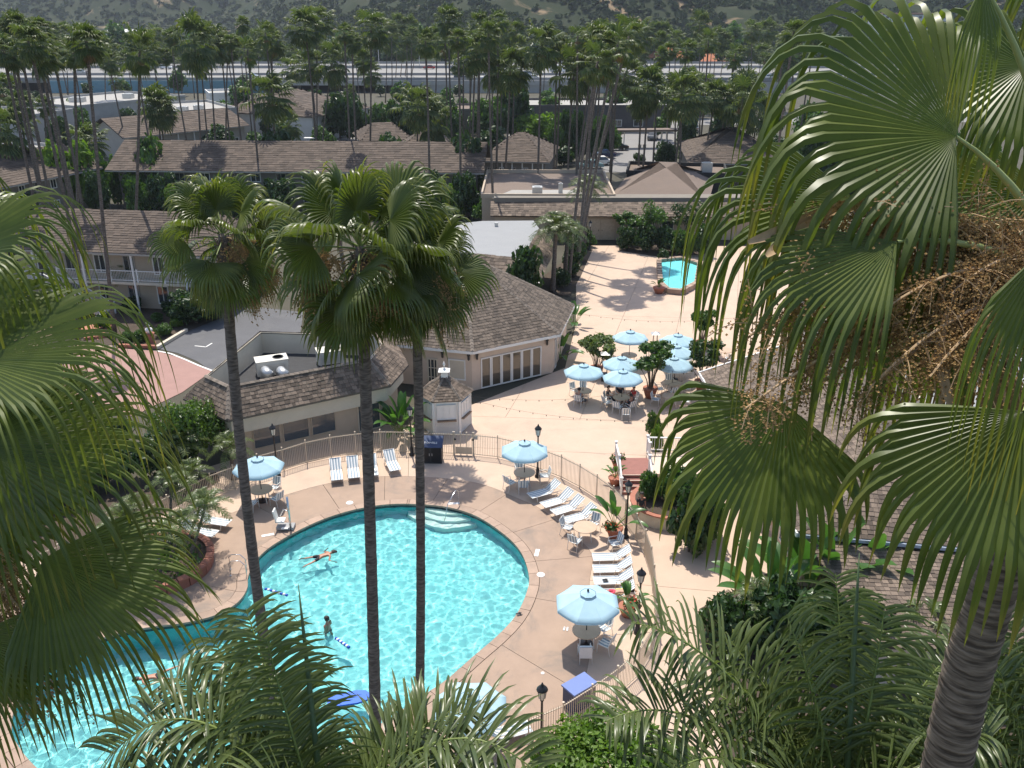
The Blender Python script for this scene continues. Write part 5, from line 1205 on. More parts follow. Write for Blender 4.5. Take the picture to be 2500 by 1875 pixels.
MIDS = [(160, 452, 125, 'bright', 1.5), (38, 455, 80, 'green', 1.8), (90, 462, 80, 'bright', 1.3), (255, 440, 80, 'green2', 1.6), (338, 445, 90, 'green', 2.0), (300, 448, 80, 'bright', 1.3), (495, 318, 75, 'bright', .8), (620, 425, 110, 'dark', 1.4), (560, 330, 60, 'green', .9),
        (240, 285, 50, 'bright', 1.0), (285, 290, 50, 'dark', 1.2), (470, 272, 80, 'green', .8), (505, 268, 70, 'bright', .6), (420, 300, 50, 'dark2', 1.2), (735, 300, 90, 'dark', 1.2), (770, 305, 70, 'dark2', 1.3), (700, 318, 60, 'green', .9), (868, 320, 70, 'dark2', 1.4), (935, 325, 70, 'dark', 1.6), (985, 335, 60, 'dark2', 1.4), (1045, 290, 60, 'green', 1.4),
        (1010, 262, 50, 'green', 1.2), (1075, 300, 110, 'green2', 1.0), (1112, 305, 90, 'dark', 1.5), (1150, 308, 100, 'bright', .8), (1195, 300, 70, 'bright', 1.0), (1000, 395, 60, 'dark', 1.7), (1050, 385, 50, 'dark2', 1.5), (1235, 350, 60, 'dark2', 1.8), (1270, 345, 60, 'dark', 1.5), (1210, 330, 60, 'green2', 1.6), (1310, 330, 70, 'green', 1.4), (1440, 362, 55, 'dark', 1.1), (1380, 364, 32, 'dark2', 1.0),
        (1480, 352, 45, 'dark', 1.3), (1580, 368, 105, 'bright', .7), (1640, 372, 70, 'green', 1.0), (1480, 330, 45, 'dark2', 1.6), (1690, 430, 90, 'dark', 1.3), (1640, 430, 70, 'dark2', 1.2), (1760, 420, 120, 'dark', 1.3), (1850, 440, 140, 'dark2', 1.3), (1950, 450, 140, 'dark', 1.4), (2080, 470, 160, 'green2', 1.3), (1560, 300, 60, 'dark', 1.5), (1660, 300, 60, 'dark2', 1.4), (1740, 320, 90, 'green', 1.3), (1840, 330, 100, 'dark', 1.3), (1500, 255, 60, 'green2', 1.2), (1330, 258, 70, 'dark', 1.3), (1420, 252, 60, 'dark2', 1.1),
        (130, 330, 60, 'dark', 1.4), (60, 300, 60, 'dark2', 1.5), (20, 350, 60, 'dark', 1.5), (180, 300, 60, 'green', 1.3), (340, 290, 50, 'green2', 1.3), (60, 480, 80, 'dark', 1.0), (10, 500, 80, 'dark2', 1.0), (590, 300, 50, 'dark2', 1.3), (650, 290, 50, 'dark', 1.3), (830, 280, 60, 'green2', 1.2), (900, 262, 50, 'dark', 1.3), (960, 240, 50, 'green', 1.2), (660, 440, 90, 'green2', 1.2), (860, 430, 100, 'dark', 1.5), (1010, 440, 90, 'dark2', 1.6)]
for i, (x, y, w, key, hr) in enumerate(sorted(MIDS)):
    p = gS(x, y); r = w * 1.13 * (p.y * .92 + 9.8) / 2161 / 2; col = {'b': 'bright yellow-green', 'g': 'mid green', 'd': 'dark green'}[key[0]]
    bush(p, r, key, '%s leafy shrub, %s from the left among the motel gardens' % (col, ordw(i)), 'shrubs in the motel gardens', h=r * 1.5 * hr)
# hedges and trees closer in
bush(gS(1100, 478), 3.4, 'bright', 'broad bright green hedge mass behind the grey flat roof', 'hedges behind the plaza', h=4.0); bush(gS(1060, 480), 2.6, 'green', 'green hedge mass next to the flat roof corner', 'hedges behind the plaza', h=3.6)
bush(g1(230, 1200), 2.3, 'fine', 'dense dark green ficus tree beside the cream building', 'trees by the pool', h=3.4, name='ficus_tree', trunk=1.0, cat='tree')
bush(g1(60, 1250), 2.0, 'dark', 'dark shrub mass beyond the ficus tree', 'trees by the pool', h=2.6); bush(gL(500, 330), 2.2, 'dark2', 'dark shrub behind the pool fence and near fronds', 'trees by the pool', h=2.6); bush(gL(250, 420), 2.2, 'green', 'green shrub outside the pool fence', 'trees by the pool', h=2.4); bush(gL(60, 520), 2.4, 'dark', 'dark shrub at the far end of the pool fence', 'trees by the pool', h=2.8)
for (x, y, r_, k, lb) in ((200, 1010, 1.2, 'dark', 'dark clipped shrub beside the terracotta terrace'), (480, 1130, 1.0, 'green', 'low green shrub at the terrace corner'), (700, 1110, .9, 'dark2', 'dark shrub below the white stair'), (900, 1000, 1.1, 'dark', 'dark shrub beside the stair foot'), (1060, 1060, .7, 'green', 'rounded purple green shrub beside the path'), (1150, 1010, .8, 'dark2', 'small shrub by the motel wall'),
                          (860, 1200, .75, 'green2', 'low hedge shrub at the bed corner nearest the drive'), (960, 1190, .85, 'green', 'low hedge shrub beside the white bust'), (1100, 1160, .85, 'green2', 'low hedge shrub behind the white bust'), (1200, 1100, .75, 'bright', 'bright low shrub at the asphalt edge'), (1330, 1075, 2.2, 'dark', 'dark shrub in the kerbed island of the driveway'), (1450, 1040, 2.2, 'dark2', 'dark shrub behind the driveway island')):
    bush(gA4(x, y), r_, k, lb, 'shrubs of the motel forecourt')
for (x, y, r_, k, lb) in ((880, 430, 1.3, 'dark2', 'dark shrub at the plaza edge below the palms'), (860, 520, 1.3, 'dark', 'second dark shrub along the plaza edge'), (820, 620, 1.2, 'dark2', 'third dark shrub along the plaza edge'), (760, 700, 1.0, 'dark', 'dark shrub nearest the hall roof corner'), (930, 420, 1.1, 'green', 'green shrub beside the tan doors'),
                          (1200, 440, 1.4, 'dark', 'dark low planting before the tan wall, first clump'), (1320, 455, 1.5, 'dark2', 'dark low planting before the tan wall, second clump'), (1450, 460, 1.5, 'dark', 'dark low planting before the tan wall, third clump'), (1580, 470, 1.6, 'green', 'low green planting before the tan wall, fourth clump'), (1700, 480, 1.6, 'dark2', 'dark low planting before the tan wall, fifth clump'), (1440, 520, .7, 'dark', 'small shrub beside the far pool')):
    bush(g2(x, y), r_, k, lb, 'shrubs around the plaza', h=r_ * (1.6 if r_ < 1.8 else 2.4))
bush((.9, 72.9), 1.7, 'dark', 'dark magnolia tree between the hall and the flat roof', 'shrubs around the plaza', h=4.0, name='magnolia_tree', trunk=1.8, cat='tree')
def open_tree(p, h, r, label, seed, m=L_BUSH, z0=.4, n=900, leaf=.16, group='open branched trees', lum=7):
    "slender stems carrying separate leaf clumps, sky shows between them"
    rng = random.Random(seed); t = thing('open_tree', label, 'tree', (p[0], p[1], 0), 0, group); mb = MB(); bl = []
    for k in range(lum):
        a = k * 2.4 + rng.random(); q = r * rng.uniform(.15, .8); z = h * rng.uniform(.5, .92); e = Vector((math.cos(a) * q, math.sin(a) * q, z)); mb.tube([Vector((math.cos(a) * .05, math.sin(a) * .05, z0 * .2)), Vector((e.x * .35, e.y * .35, z * .55)), e], [.05 * h / 4, .035 * h / 4, .014], 5); s = r * rng.uniform(.26, .44); bl.append((e.x, e.y, e.z + s * .2, s, s, s * .7))
    mb.build('trunk', M_BARK, t, True); ob('crown', leaf_cloud('crown', bl, n, leaf, m, rng, .6), t); return t
open_tree(g2(1350, 440), 5.6, 2.4, 'airy multi stemmed tree before the tan wall', 31, L_BUSH, n=1500, leaf=.17, lum=12); open_tree(g2(1600, 420), 5.0, 2.2, 'airy tree behind the big palm at the tan wall', 32, L_DARK, n=1200, leaf=.17, lum=10); open_tree(g2(1180, 400), 3.4, 1.6, 'short airy tree beside the tan double doors', 33, L_BUSH, n=800, leaf=.22)
pt = lambda i: (lambda f, x, y: f(x, y))(*POTS[i][:3])
open_tree(pt(0), 4.1, 1.4, 'leafy green tree growing in the big pot by the seated people', 34, L_BUSH, .6, 2600, .16, 'potted trees of the plaza', 15); open_tree(pt(1), 3.1, 1.25, 'pale loose leafed potted tree near the glass doors', 35, leafmat('pale_leaf', (.10, .16, .05), (.18, .22, .08), .4), .6, 1700, .16, 'potted trees of the plaza', 12)
open_tree(pt(2), 3.6, 1.2, 'dark green potted tree near the right plaza tables', 36, L_DARK, .6, 2300, .15, 'potted trees of the plaza', 13); open_tree(pt(3), 3.4, 1.2, 'green potted tree behind the row of umbrellas', 37, L_BUSH, .6, 2000, .15, 'potted trees of the plaza', 12)
# broad leaved plants (banana, bird of paradise)
def broad_mesh(seed, n, L, w, up=60):
    rng = random.Random(seed); lb = LB()
    for i in range(n):
        a = i * 2.4 + rng.random() * .5; e = R(up + rng.uniform(-28, 22)); d = Vector((math.cos(a) * math.cos(e), math.sin(a) * math.cos(e), math.sin(e))); p = Vector((0, 0, .02)); P = [p.copy()]
        for k in range(3): p = p + d * L * .17; P.append(p.copy())
        lb.tube(P, [.03, .02, .016, .012], 5, 1); rows = []; tips = []
        for k in range(8):
            s = k / 7; sd = d.cross(Zv); sd = sd.normalized() if sd.length > .05 else Vector((1, 0, 0)); nn = sd.cross(d); ww = w * math.sin(math.pi * min(1, .08 + s * .92)) ** .6 * (1 if s < .95 else .3); rows.append((p - sd * ww + nn * ww * .45, p, p + sd * ww + nn * ww * .45)); tips.append(0); d = (d - Zv * .13).normalized(); p = p + d * L * .6 / 7
        lb.strip(rows, tips)
    return lb.mesh('leaves', [L_BANANA, M_PETIOLE])
BROAD = [broad_mesh(1, 11, 1.7, .17), broad_mesh(2, 14, 2.6, .24), broad_mesh(3, 9, 1.2, .13)]
def broad(p, k, s, label, z=0.0, group='broad leaved plants'):
    t = thing('broad_leaf_plant', label, 'plant', (p[0], p[1], z), rg.random() * 6, group); o = ob('leaves', BROAD[k], t); o.scale = (s, s, s); return t
broad(pt(5), 0, 1.05, 'big paddle leaved plant in the pot by the lamp post', .56); broad(g1(1610, 1000), 1, 1.0, 'banana plant between the gazebo and the cream building'); broad(g1(1570, 1000), 1, .8, 'smaller banana plant hiding the cream building door'); broad(g2(160, 1290), 0, 1.1, 'paddle leaved plant against the hall wall by the gazebo'); broad(g2(740, 1180), 0, 1.15, 'paddle leaved plant at the hall corner by the folding doors'); broad(g2(830, 960), 0, 1.2, 'paddle leaved plant at the far hall corner')
broad(pt(8), 2, .9, 'broad leaved plant with red flowers beside the near umbrella', .45); broad(pt(6), 2, .75, 'spiky green plant in the pot beside the red steps', .45); broad(pt(4), 2, .8, 'plant in the pot at the small far pool', .55)
def flowers(p, r, z, col, label, n=60):
    m = leafmat('petal_' + label.split()[0], col, sc3(col, 1.3), .3); t = thing('flowering_plant', label, 'plant', (p[0], p[1], z), 0, 'flowering pot plants'); ob('foliage', leaf_cloud('foliage', [(0, 0, r * .5, r, r, r * .6)], 260, .09, L_BUSH, rg, .6), t); ob('blossom', leaf_cloud('blossom', [(0, 0, r * .6, r * 1.05, r * 1.05, r * .65)], n, .09, m, rg, .2, 1.0), t)
flowers(pt(7), .45, .42, (.75, .35, .42), 'pink flowers in the pot beside the red steps'); flowers(pt(5) + Vector((-.25, -.1, 0)), .35, .55, (.75, .10, .03), 'red flowers spilling from the pot by the lamp post'); flowers(pt(8) + Vector((.2, 0, 0)), .35, .45, (.75, .03, .02), 'scarlet flowers in the pot beside the near umbrella')
# round planter with a clump of date palms
PC = Vector((-17.0, 36.1, 0)); rp = thing('round_planter', 'round terracotta walled planter beside the pool', 'planter', tuple(PC))
for k in range(28):
    a0, a1 = R(k * 360 / 28 + .5), R((k + 1) * 360 / 28 - .5); mb = MB(); mb.prism([(math.cos(a) * r_, math.sin(a) * r_) for r_, a in ((2.42, a0), (2.42, a1), (2.2, a1), (2.2, a0))], 0, .5); mb.build('block', M_BRICKRED, rp)
    mb = MB(); mb.prism([(math.cos(a) * r_, math.sin(a) * r_) for r_, a in ((2.5, a0), (2.5, a1), (2.14, a1), (2.14, a0))], .5, .57); mb.build('cap', M_BRICKRED, rp)
mb = MB(); mb.lathe([(2.19, .0), (2.19, .42)], 28); mb.build('soil', M_SOIL, rp)
def date_crown(seed, nf, L, nl, ll, w=.02, st=3, up0=80, m=None):
    rng = random.Random(seed); lb = LB()
    for i in range(nf):
        a = i * 2.4; e = R(up0 - 105 * (i / nf) + rng.uniform(-8, 8)); d = Vector((math.cos(a) * math.cos(e), math.sin(a) * math.cos(e), math.sin(e))); b = Vector((0, 0, 0)); c = d * L * .6 + Zv * L * .08; tp = d * L * .85 + Vector((math.cos(a), math.sin(a), 0)) * L * .2 - Zv * L * .38; feather(lb, b, c, tp, nl, ll, rng, st, w, .45, .35, .014)
    return lb.mesh('crown', [m or L_FEATHER, M_PETIOLE])
DATE = [date_crown(1, 16, 1.25, 26, .3, .014), date_crown(2, 16, 1.25, 26, .3, .014), date_crown(3, 34, 2.6, 30, .55, .03)]
for k in range(9):
    a = R(k * 40 + 10); q = rg.uniform(.5, 1.5); b = PC + Vector((math.cos(a) * q, math.sin(a) * q, .42)); tp = PC + Vector((math.cos(a) * (q + rg.uniform(.6, 1.7)), math.sin(a) * (q + rg.uniform(.5, 1.5)) + .2, rg.uniform(2.0, 3.4)))
    t = thing('pygmy_date_palm', 'slender date palm in the round planter, %s stem counted anticlockwise' % ordw(k), 'palm tree', tuple(b), 0, 'date palms in the round planter'); palm_trunk(t, b, tp, .085, .065, M_TRUNK, Vector((0, 0, -.25)), 10); o = ob('crown', DATE[k % 2], t); o.location = tp - b; o.rotation_euler = (0, 0, rg.random() * 6)
ob('undergrowth', leaf_cloud('undergrowth', [(PC.x, PC.y, .5, 2.0, 2.0, .25)], 900, .14, L_BUSH, rg, .9), kind='stuff', label='low green ground cover in the round planter')
for (bx, by, h, s, lb) in ((690, 720, 6.2, .95, 'stout date palm at the plaza edge beside the hall roof'), (770, 650, 5.0, .8, 'lower date palm beside the plaza edge shrubs'), (900, 440, 7.0, .9, 'stout date palm near the tan doors')):
    p = g2(bx, by); t = thing('date_palm', lb, 'palm tree', tuple(p), 0, 'date palms at the plaza edge'); palm_trunk(t, p, p + Vector((.2, .1, h)), .26, .2, M_TRUNK, n=16, rings=.04); o = ob('crown', DATE[2], t); o.location = (.2, .1, h); o.scale = (s,) * 3
for (f, x, y, h, s, lb) in ((g1, 470, 1300, 2.2, .9, 'small feathery palm beside the leaning trunk umbrella'), (g1, 150, 1300, 2.4, 1.0, 'small feathery palm below the ficus tree'), (gA4, 870, 960, 3.2, 1.0, 'fan shaped garden palm below the white stair'), (gL, 900, 420, 1.8, .8, 'low feathery palm at the pool fence')):
    p = f(x, y); t = thing('garden_palm', lb, 'palm tree', tuple(p), 0, 'small garden palms'); palm_trunk(t, p, p + Vector((.1, 0, h)), .12, .09, n=8); o = ob('crown', DATE[rg.randrange(2)], t); o.location = (.1, 0, h); o.scale = (s * 1.2,) * 3
# planted terrace on the right: white walled planters, red steps, rails, foliage
st = thing('red_steps', 'flight of red steps with white railings up to the restaurant terrace', 'steps', tuple(g3(1505, 690)))
B0 = g3(1505, 690); M_REDST = mat('red_step_paint', (.27, .115, .09), .75, .15, 3)
for k in range(4):
    mb = MB(); mb.box((0, .17 + k * .34, (k + 1) * .085), (1.6, .34, (k + 1) * .17 - .002)); s_ = mb.build('step', M_REDST, st)
    mb = MB(); mb.box((0, .02 + k * .34, (k + 1) * .17 + .005), (1.6, .05, .012)); mb.build('nosing', M_STUCCO2, s_)
mb = MB(); mb.box((.1, 2.25, .33), (1.85, 1.75, .68)); mb.build('landing', M_REDST, st)
def rail_run(pts, parent, h=.95, m=M_WHITEMETAL):
    for a, b in zip(pts, pts[1:]):
        a, b = Vector(a), Vector(b); mb = MB(); mb.bar(a + Zv * h, b + Zv * h, .09, .06); mb.bar(a + Zv * .15, b + Zv * .15, .05, .05); mb.build('rail', m, parent); mb = MB(); k = max(2, int((b - a).length / .14))
        for i in range(1, k): q = a.lerp(b, i / k); mb.bar(q + Zv * .15, q + Zv * h, .02)
        o = mb.build('balusters', m, parent); o['kind'] = 'stuff'
    for a in pts: mb = MB(); a = Vector(a); mb.box(a + Zv * (h + .1) / 2, (.11, .11, h + .1)); mb.box(a + Zv * (h + .13), (.16, .16, .05)); mb.build('post', m, parent)
rail_run([(-.86, 0, 0), (-.86, 1.4, .68), (-.86, 3.1, .68)], st); rail_run([(.86, 0, 0), (.86, 1.4, .68)], st); mb = MB(); mb.box((2.6, 2.6, .3), (3.1, 2.6, .62)); mb.build('terrace', M_STUCCO2, st); rail_run([(1.1, 3.0, .68), (1.1, 3.9, .68), (3.9, 3.9, .62)], st)
c0 = g3(1760, 830); wp = thing('white_planter', 'white curved planter wall full of shrubs beside the red steps', 'planter', (c0.x, c0.y, 0)); pl = [(math.cos(R(a)) * 2.0, math.sin(R(a)) * 1.9) for a in range(120, 420, 15)]
mb = MB(); mb.prism(pl, 0, .72); mb.build('wall', M_STUCCO, wp); mb = MB(); mb.prism([(x * 1.04, y * 1.04) for x, y in pl], .72, .79); mb.build('cap', M_BRICKRED, wp); mb = MB(); mb.prism([(x * .9, y * .9) for x, y in pl], .79, .81); mb.build('soil', M_SOIL, wp)
for (dx, dy, r_, k, lb) in ((-1.0, .4, .8, 'green', 'shrub in the white planter nearest the steps'), (.2, -.5, .9, 'green2', 'shrub in the white planter facing the pool'), (.9, .8, 1.1, 'green', 'taller shrub at the back of the white planter')):
    t = bush((c0.x + dx, c0.y + dy), r_, k, lb, 'shrubs of the restaurant terrace', h=1.5); t.location.z = .8
for (x, y, r_, k, hh, lb) in ((1930, 1150, 1.3, 'dark', 3.0, 'dark shrub between the walkway and the restaurant'), (2010, 1050, 1.5, 'green', 3.2, 'green shrub against the restaurant wall'), (1660, 330, .55, 'bright', 1.6, 'pale flowering hedge beside the white terrace rail, far end'), (1650, 200, .55, 'green', 1.5, 'pale flowering hedge beside the white terrace rail, plaza end')):
    bush(g3(x, y), r_, k, lb, 'shrubs of the restaurant terrace', h=hh)
for (x, y, k, s, lb) in ((600, 1000, 1, 1.5, 'tall bird of paradise plant against the restaurant roof, first clump'), (700, 960, 1, 1.6, 'tall bird of paradise plant against the restaurant roof, second clump'), (860, 950, 1, 1.5, 'tall bird of paradise plant at the lower roof edge'), (480, 1050, 1, 1.3, 'bird of paradise plant nearest the walkway')):
    broad(gR(x, y), k, s, lb, 0, 'bird of paradise plants by the restaurant')
for (x, y, r_, k, hh, lb) in ((300, 1150, 1.4, 'dark', 2.2, 'dark shrub beside the walkway under the fronds'), (480, 1180, 1.6, 'dark2', 2.6, 'dark shrub in the restaurant bed, walkway side'), (650, 1200, 1.7, 'dark', 2.8, 'dark shrub in the restaurant bed, middle'), (860, 1230, 1.6, 'dark2', 2.4, 'dark shrub under the lower roof edge'), (1050, 1250, 1.6, 'green', 2.2, 'green shrub under the lower roof'), (1250, 1300, 1.6, 'dark', 2.2, 'dark shrub under the lower roof behind the thick trunk'), (1430, 1320, 1.6, 'green2', 2.2, 'green shrub at the edge beyond the thick trunk')):
    bush(gR(x, y), r_, k, lb, 'shrubs below the restaurant roof', h=hh)
sheet('planting_bed', gp(gR, [(180, 1000), (560, 800), (900, 760), (1600, 800), (1600, 1900), (300, 1900), (260, 1400)]), .02, M_SOIL, label='dark planting bed below the restaurant roofs')
for (x, y, s, lb) in ((420, 1130, 1.0, 'fine leaved garden palm in the restaurant bed'), (1090, 1240, 1.1, 'fine leaved garden palm beside the thick trunk')):
    p = gR(x, y); t = thing('garden_palm', lb, 'palm tree', tuple(p), 0, 'small garden palms'); palm_trunk(t, p, p + Vector((0, 0, 2.0)), .12, .09, n=8); o = ob('crown', DATE[1], t); o.location = (0, 0, 2.0); o.scale = (s * 1.3,) * 3
# small raised pool at the far end of the plaza
sp = thing('small_pool', 'small raised turquoise pool at the far end of the plaza', 'pool', tuple(g2(1500, 620)))
c_ = g2(1500, 620); q4 = [g2(x, y) - c_ for x, y in ((1415, 690), (1405, 535), (1560, 520), (1680, 560), (1660, 690), (1560, 745), (1460, 735))]
mb = MB(); mb.prism([(p.x, p.y) for p in q4], 0, .2); mb.build('basin', mat('small_pool_plaster', (.33, .78, .78), .5), sp)
for i in range(7):
    a, b = q4[i], q4[(i + 1) % 7]; k = max(1, int((b - a).length / .9))
    for j in range(k):
        u, v = a.lerp(b, j / k + .02), a.lerp(b, (j + 1) / k - .02); mb = MB(); mb.bar(u + Zv * .28, v + Zv * .28, .5, .5 + rg.uniform(-.03, .03)); mb.build('stone', M_COPING, sp)
m_, t_, b_ = NT('small_pool_water'); t_.nodes.remove(b_); mxs = t_.nodes.new('ShaderNodeMixShader'); mxs.inputs[0].default_value = .12; tr_ = t_.nodes.new('ShaderNodeBsdfTransparent'); gl_ = t_.nodes.new('ShaderNodeBsdfGlossy'); gl_.inputs['Roughness'].default_value = .08; tr_.inputs[0].default_value = (.75, .97, .97, 1)
t_.links.new(tr_.outputs[0], mxs.inputs[1]); t_.links.new(gl_.outputs[0], mxs.inputs[2]); t_.links.new(mxs.outputs[0], t_.nodes['Material Output'].inputs[0])
mb = MB(); mb.add([(p.x * .97, p.y * .97, .4) for p in q4], [tuple(range(6, -1, -1))]); mb.build('water', m_, sp)
# bottom centre: the crown of a leafy tree below the window
p = gB(1500, 1650, 3.5); t = thing('leafy_tree', 'bright green leafy tree crown at the bottom edge beside the lamp post', 'tree', (p.x, p.y, 0)); mb = MB(); mb.tube([(0, 0, 0), (.1, 0, 1.6), (0, .1, 2.6)], [.16, .13, .1], 8)
for a in range(6): mb.tube([(0, 0, 1.8), (math.cos(a) * .7, math.sin(a) * .7, 2.6), (math.cos(a) * 1.4, math.sin(a) * 1.4, 3.2)], [.07, .05, .02], 6)
mb.build('trunk', M_BARK, t, True); rng = random.Random(9)
ob('crown', leaf_cloud('crown', [(0, 0, 3.0, 1.9, 1.7, 1.2), (-1.3, .7, 3.1, 1.0, 1.0, .8), (1.2, .9, 3.2, 1.1, 1.0, .9), (.3, 1.3, 3.6, 1.0, .9, .8), (-1.9, -.2, 2.6, .9, .9, .7), (1.9, -.4, 2.7, 1.0, 1.0, .8), (-.6, 1.6, 3.0, .9, .8, .8), (2.2, .8, 2.6, 1.0, .9, .8)], 15000, .105, L_BUSHY, rng, .45), t)

fa, fb = gS(226, 368, 5.2), gS(1046, 374, 5.2)
for i in range(17):
    q = fa.lerp(fb, (i + .5) / 17); r_ = rg.uniform(1.6, 2.6); k = ('dark', 'green', 'dark2', 'bright', 'dark', 'green2')[i % 6]
    bush((q.x + rg.uniform(-1.5, 1.5), q.y - 2.8 + rg.uniform(-.8, .6)), r_, k, '%s shrub against the long motel wing, %s from the left' % ({'d': 'dark', 'g': 'green', 'b': 'bright green'}[k[0]], ordw(i)), 'shrubs along the long motel wing', h=rg.uniform(3.2, 5.0))
# ---------------------------------------------------------------- the motel quarter, freeway and hills behind
M_FARROOF = mat('far_shingle', (.100, .075, .058), .9, .2, .8, 10, .6, 12, rnd_obj=.3)
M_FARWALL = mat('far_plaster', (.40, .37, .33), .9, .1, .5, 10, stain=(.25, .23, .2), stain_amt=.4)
M_DARKWALL = mat('far_dark_wall', (.22, .195, .17), .9, .12, .5, 10)  # even dark brown-grey wall colour of the motel houses
M_ORANGE = mat('orange_tile', (.42, .15, .07), .85, .15, .8, 8)
def away(a, b):
    d = (b - a).normalized(); n = Vector((-d.y, d.x, 0)); return n if n.y > 0 else -n
def house(label, A, B, depth, zw, zr, name='motel_building', hip=0.0, over=.8, rm=None, wm=None, nwin=0, posts=0, sh=.5, win=(1.0, 2.2), group='low shingle roofed buildings', floors=1):
    A = Vector((A[0], A[1], 0)); B = Vector((B[0], B[1], 0)); n = away(A, B); C, Dq = B + n * depth, A + n * depth; t = thing(name, label, 'building', tuple((A + B + C + Dq) / 4), 0, group)
    d = (B - A).normalized(); m0, m1 = (A + Dq) / 2 + d * hip, (B + C) / 2 - d * hip; z = lambda p, h: (p.x, p.y, h)
    F = [[z(A, zw), z(B, zw), z(m1, zr), z(m0, zr)], [z(C, zw), z(Dq, zw), z(m0, zr), z(m1, zr)]]
    if hip > 0: F += [[z(B, zw), z(C, zw), z(m1, zr)], [z(Dq, zw), z(A, zw), z(m0, zr)]]
    rm = rm or M_FARROOF; rf = roof_part(t, F, M_UNDER if sh else rm, .16)
    if sh:
        it = []
        for f in [F[0]] + F[2:]: it += shingle_face(f, rf, rm, None, sh, sh * 1.6, .05)
        lay(it, rf, rm, 0)
        lay(shingle_face(F[1], rf, rm, None, sh * 2, sh * 4, .05), rf, rm, 0)
    pl = shrink([z(p, 0)[:2] for p in (A, B, C, Dq)], over); wm = wm or M_FARWALL; vfill(t, pl, -.05, zw - .1, wm)
    if hip == 0:
        mb = MB(); P = [Vector((*q, 0)) for q in pl]
        for u, v in ((P[0], P[3]), (P[1], P[2])): mb.slab([z(u, zw - .1), z(v, zw - .1), z((u + v) / 2, zr - .35)], .1, up=(u - (A + C) / 2))
        wpart(mb, 'gable', wm, t)
    mb = MB(); mb.bar(z(A, zw - .1), z(B, zw - .1), .12, .16); wpart(mb, 'gutter', M_FARWALL, t)
    a, b = Vector(pl[0]), Vector(pl[1])
    if (Vector((A.x, A.y)) - a).length > (Vector((A.x, A.y)) - b).length: a, b = b, a
    for fl in range(floors):
        for i in range(nwin):
            s = (i + .22) / nwin; e = (i + .62) / nwin; o_ = fl * 2.7; window(t, a.lerp(b, s), a.lerp(b, e), win[0] + o_, win[1] + o_, M_WHITE if i % 2 else M_FARWALL, M_GLASS, 2, 1, fr=.1)
    for i in range(posts):
        q = A.lerp(B, (i + .3) / posts) + n * .25; mb = MB(); mb.box((q.x, q.y, (zw - .2) / 2), (.16, .16, zw - .2)); wpart(mb, 'porch_post', M_WHITE, t)
    return t
def flat(label, A, B, depth, h, rm, wm=None, name='flat_roof_building', par=.5, units=(), nwin=0):
    A = Vector((A[0], A[1], 0)); B = Vector((B[0], B[1], 0)); n = away(A, B); P = [A, B, B + n * depth, A + n * depth]; t = thing(name, label, 'building', tuple((P[0] + P[2]) / 2), 0, 'flat roofed buildings'); pl = [(p.x, p.y) for p in P]
    vfill(t, pl, -.05, h, wm or M_FARWALL); vfill(t, shrink(pl, .12), h, h + .03, rm, 'roof_deck'); mb = MB()
    for i in range(4): a, b = P[i], P[(i + 1) % 4]; mb.bar((a.x, a.y, h + par / 2), (b.x, b.y, h + par / 2), .22, par + .02 * (i % 2))
    wpart(mb, 'parapet', wm or M_FARWALL, t); d = (B - A)
    for i in range(nwin): window(t, A + d * ((i + .25) / nwin), A + d * ((i + .7) / nwin), 1.2, 2.6, M_WHITE, M_GLASS, 2, 1, fr=.1)
    for (u, v, s) in units:
        q = A + d * u + n * depth * v; mb = MB(); mb.box((q.x, q.y, h + s[2] / 2 + .03), s); mb.box((q.x, q.y, h + s[2] + .06), (s[0] * .6, s[1] * .6, .08)); wpart(mb, 'roof_unit', M_METAL, t)
    return t
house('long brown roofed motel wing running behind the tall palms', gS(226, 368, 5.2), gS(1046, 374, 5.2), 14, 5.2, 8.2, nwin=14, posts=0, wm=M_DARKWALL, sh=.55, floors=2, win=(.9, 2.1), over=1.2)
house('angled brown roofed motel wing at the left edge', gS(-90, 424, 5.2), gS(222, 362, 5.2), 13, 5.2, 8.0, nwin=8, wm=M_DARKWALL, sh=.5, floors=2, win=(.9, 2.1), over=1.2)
mo = house('two storey motel block with white outside stair and balcony', (-48, 76.9), (-25.5, 73.7), 12, 5.5, 7.9, nwin=7, sh=.36, wm=M_TANWALL, floors=2, win=(.5, 2.2), over=1.6, hip=3.0)
A_, B_ = Vector((-47.2, 76.6, 0)), Vector((-26.3, 73.9, 0)); d_ = (B_ - A_).normalized(); n_ = away(A_, B_)
mb = MB(); mb.bar(A_ + n_ * .9 + Zv * 2.75, B_ + n_ * .9 + Zv * 2.75, 1.5, .22); wpart(mb, 'balcony', M_STUCCO, mo)
bal = thing('balcony_railing', 'white railing along the motel balcony', 'railing', tuple(A_ + n_ * .25 + Zv * 2.86)); rail_run([d_ * s for s in (7.0, 9.5, 12, 14.5, 17, 19.5, 20.8)], bal, 1.0)
for s in (.5, 5, 9.6, 14.2, 19): q = A_ + d_ * s + n_ * .2; mb = MB(); mb.box((q.x, q.y, 2.7), (.16, .16, 5.4)); wpart(mb, 'post', M_WHITE, mo)
stw = thing('outside_stair', 'white railed outside stair descending from the motel balcony', 'stair', tuple(A_ + d_ * 6.4)); q0 = Vector((0, -.3, 2.75)); q1 = d_ * 5.6 + Vector((0, -.9, .05))
mb = MB(); mb.box((-.9, -.3, 2.74), (2.0, 1.7, .2), rz=math.atan2(d_.y, d_.x)); mb.build('landing', M_STUCCO, stw)
for k in range(14):
    s = (k + .5) / 14; q = q0.lerp(q1, s); mb = MB(); mb.box(q, (.34, 1.25, .07), rz=math.atan2(d_.y, d_.x)); mb.build('tread', M_STUCCO, stw)
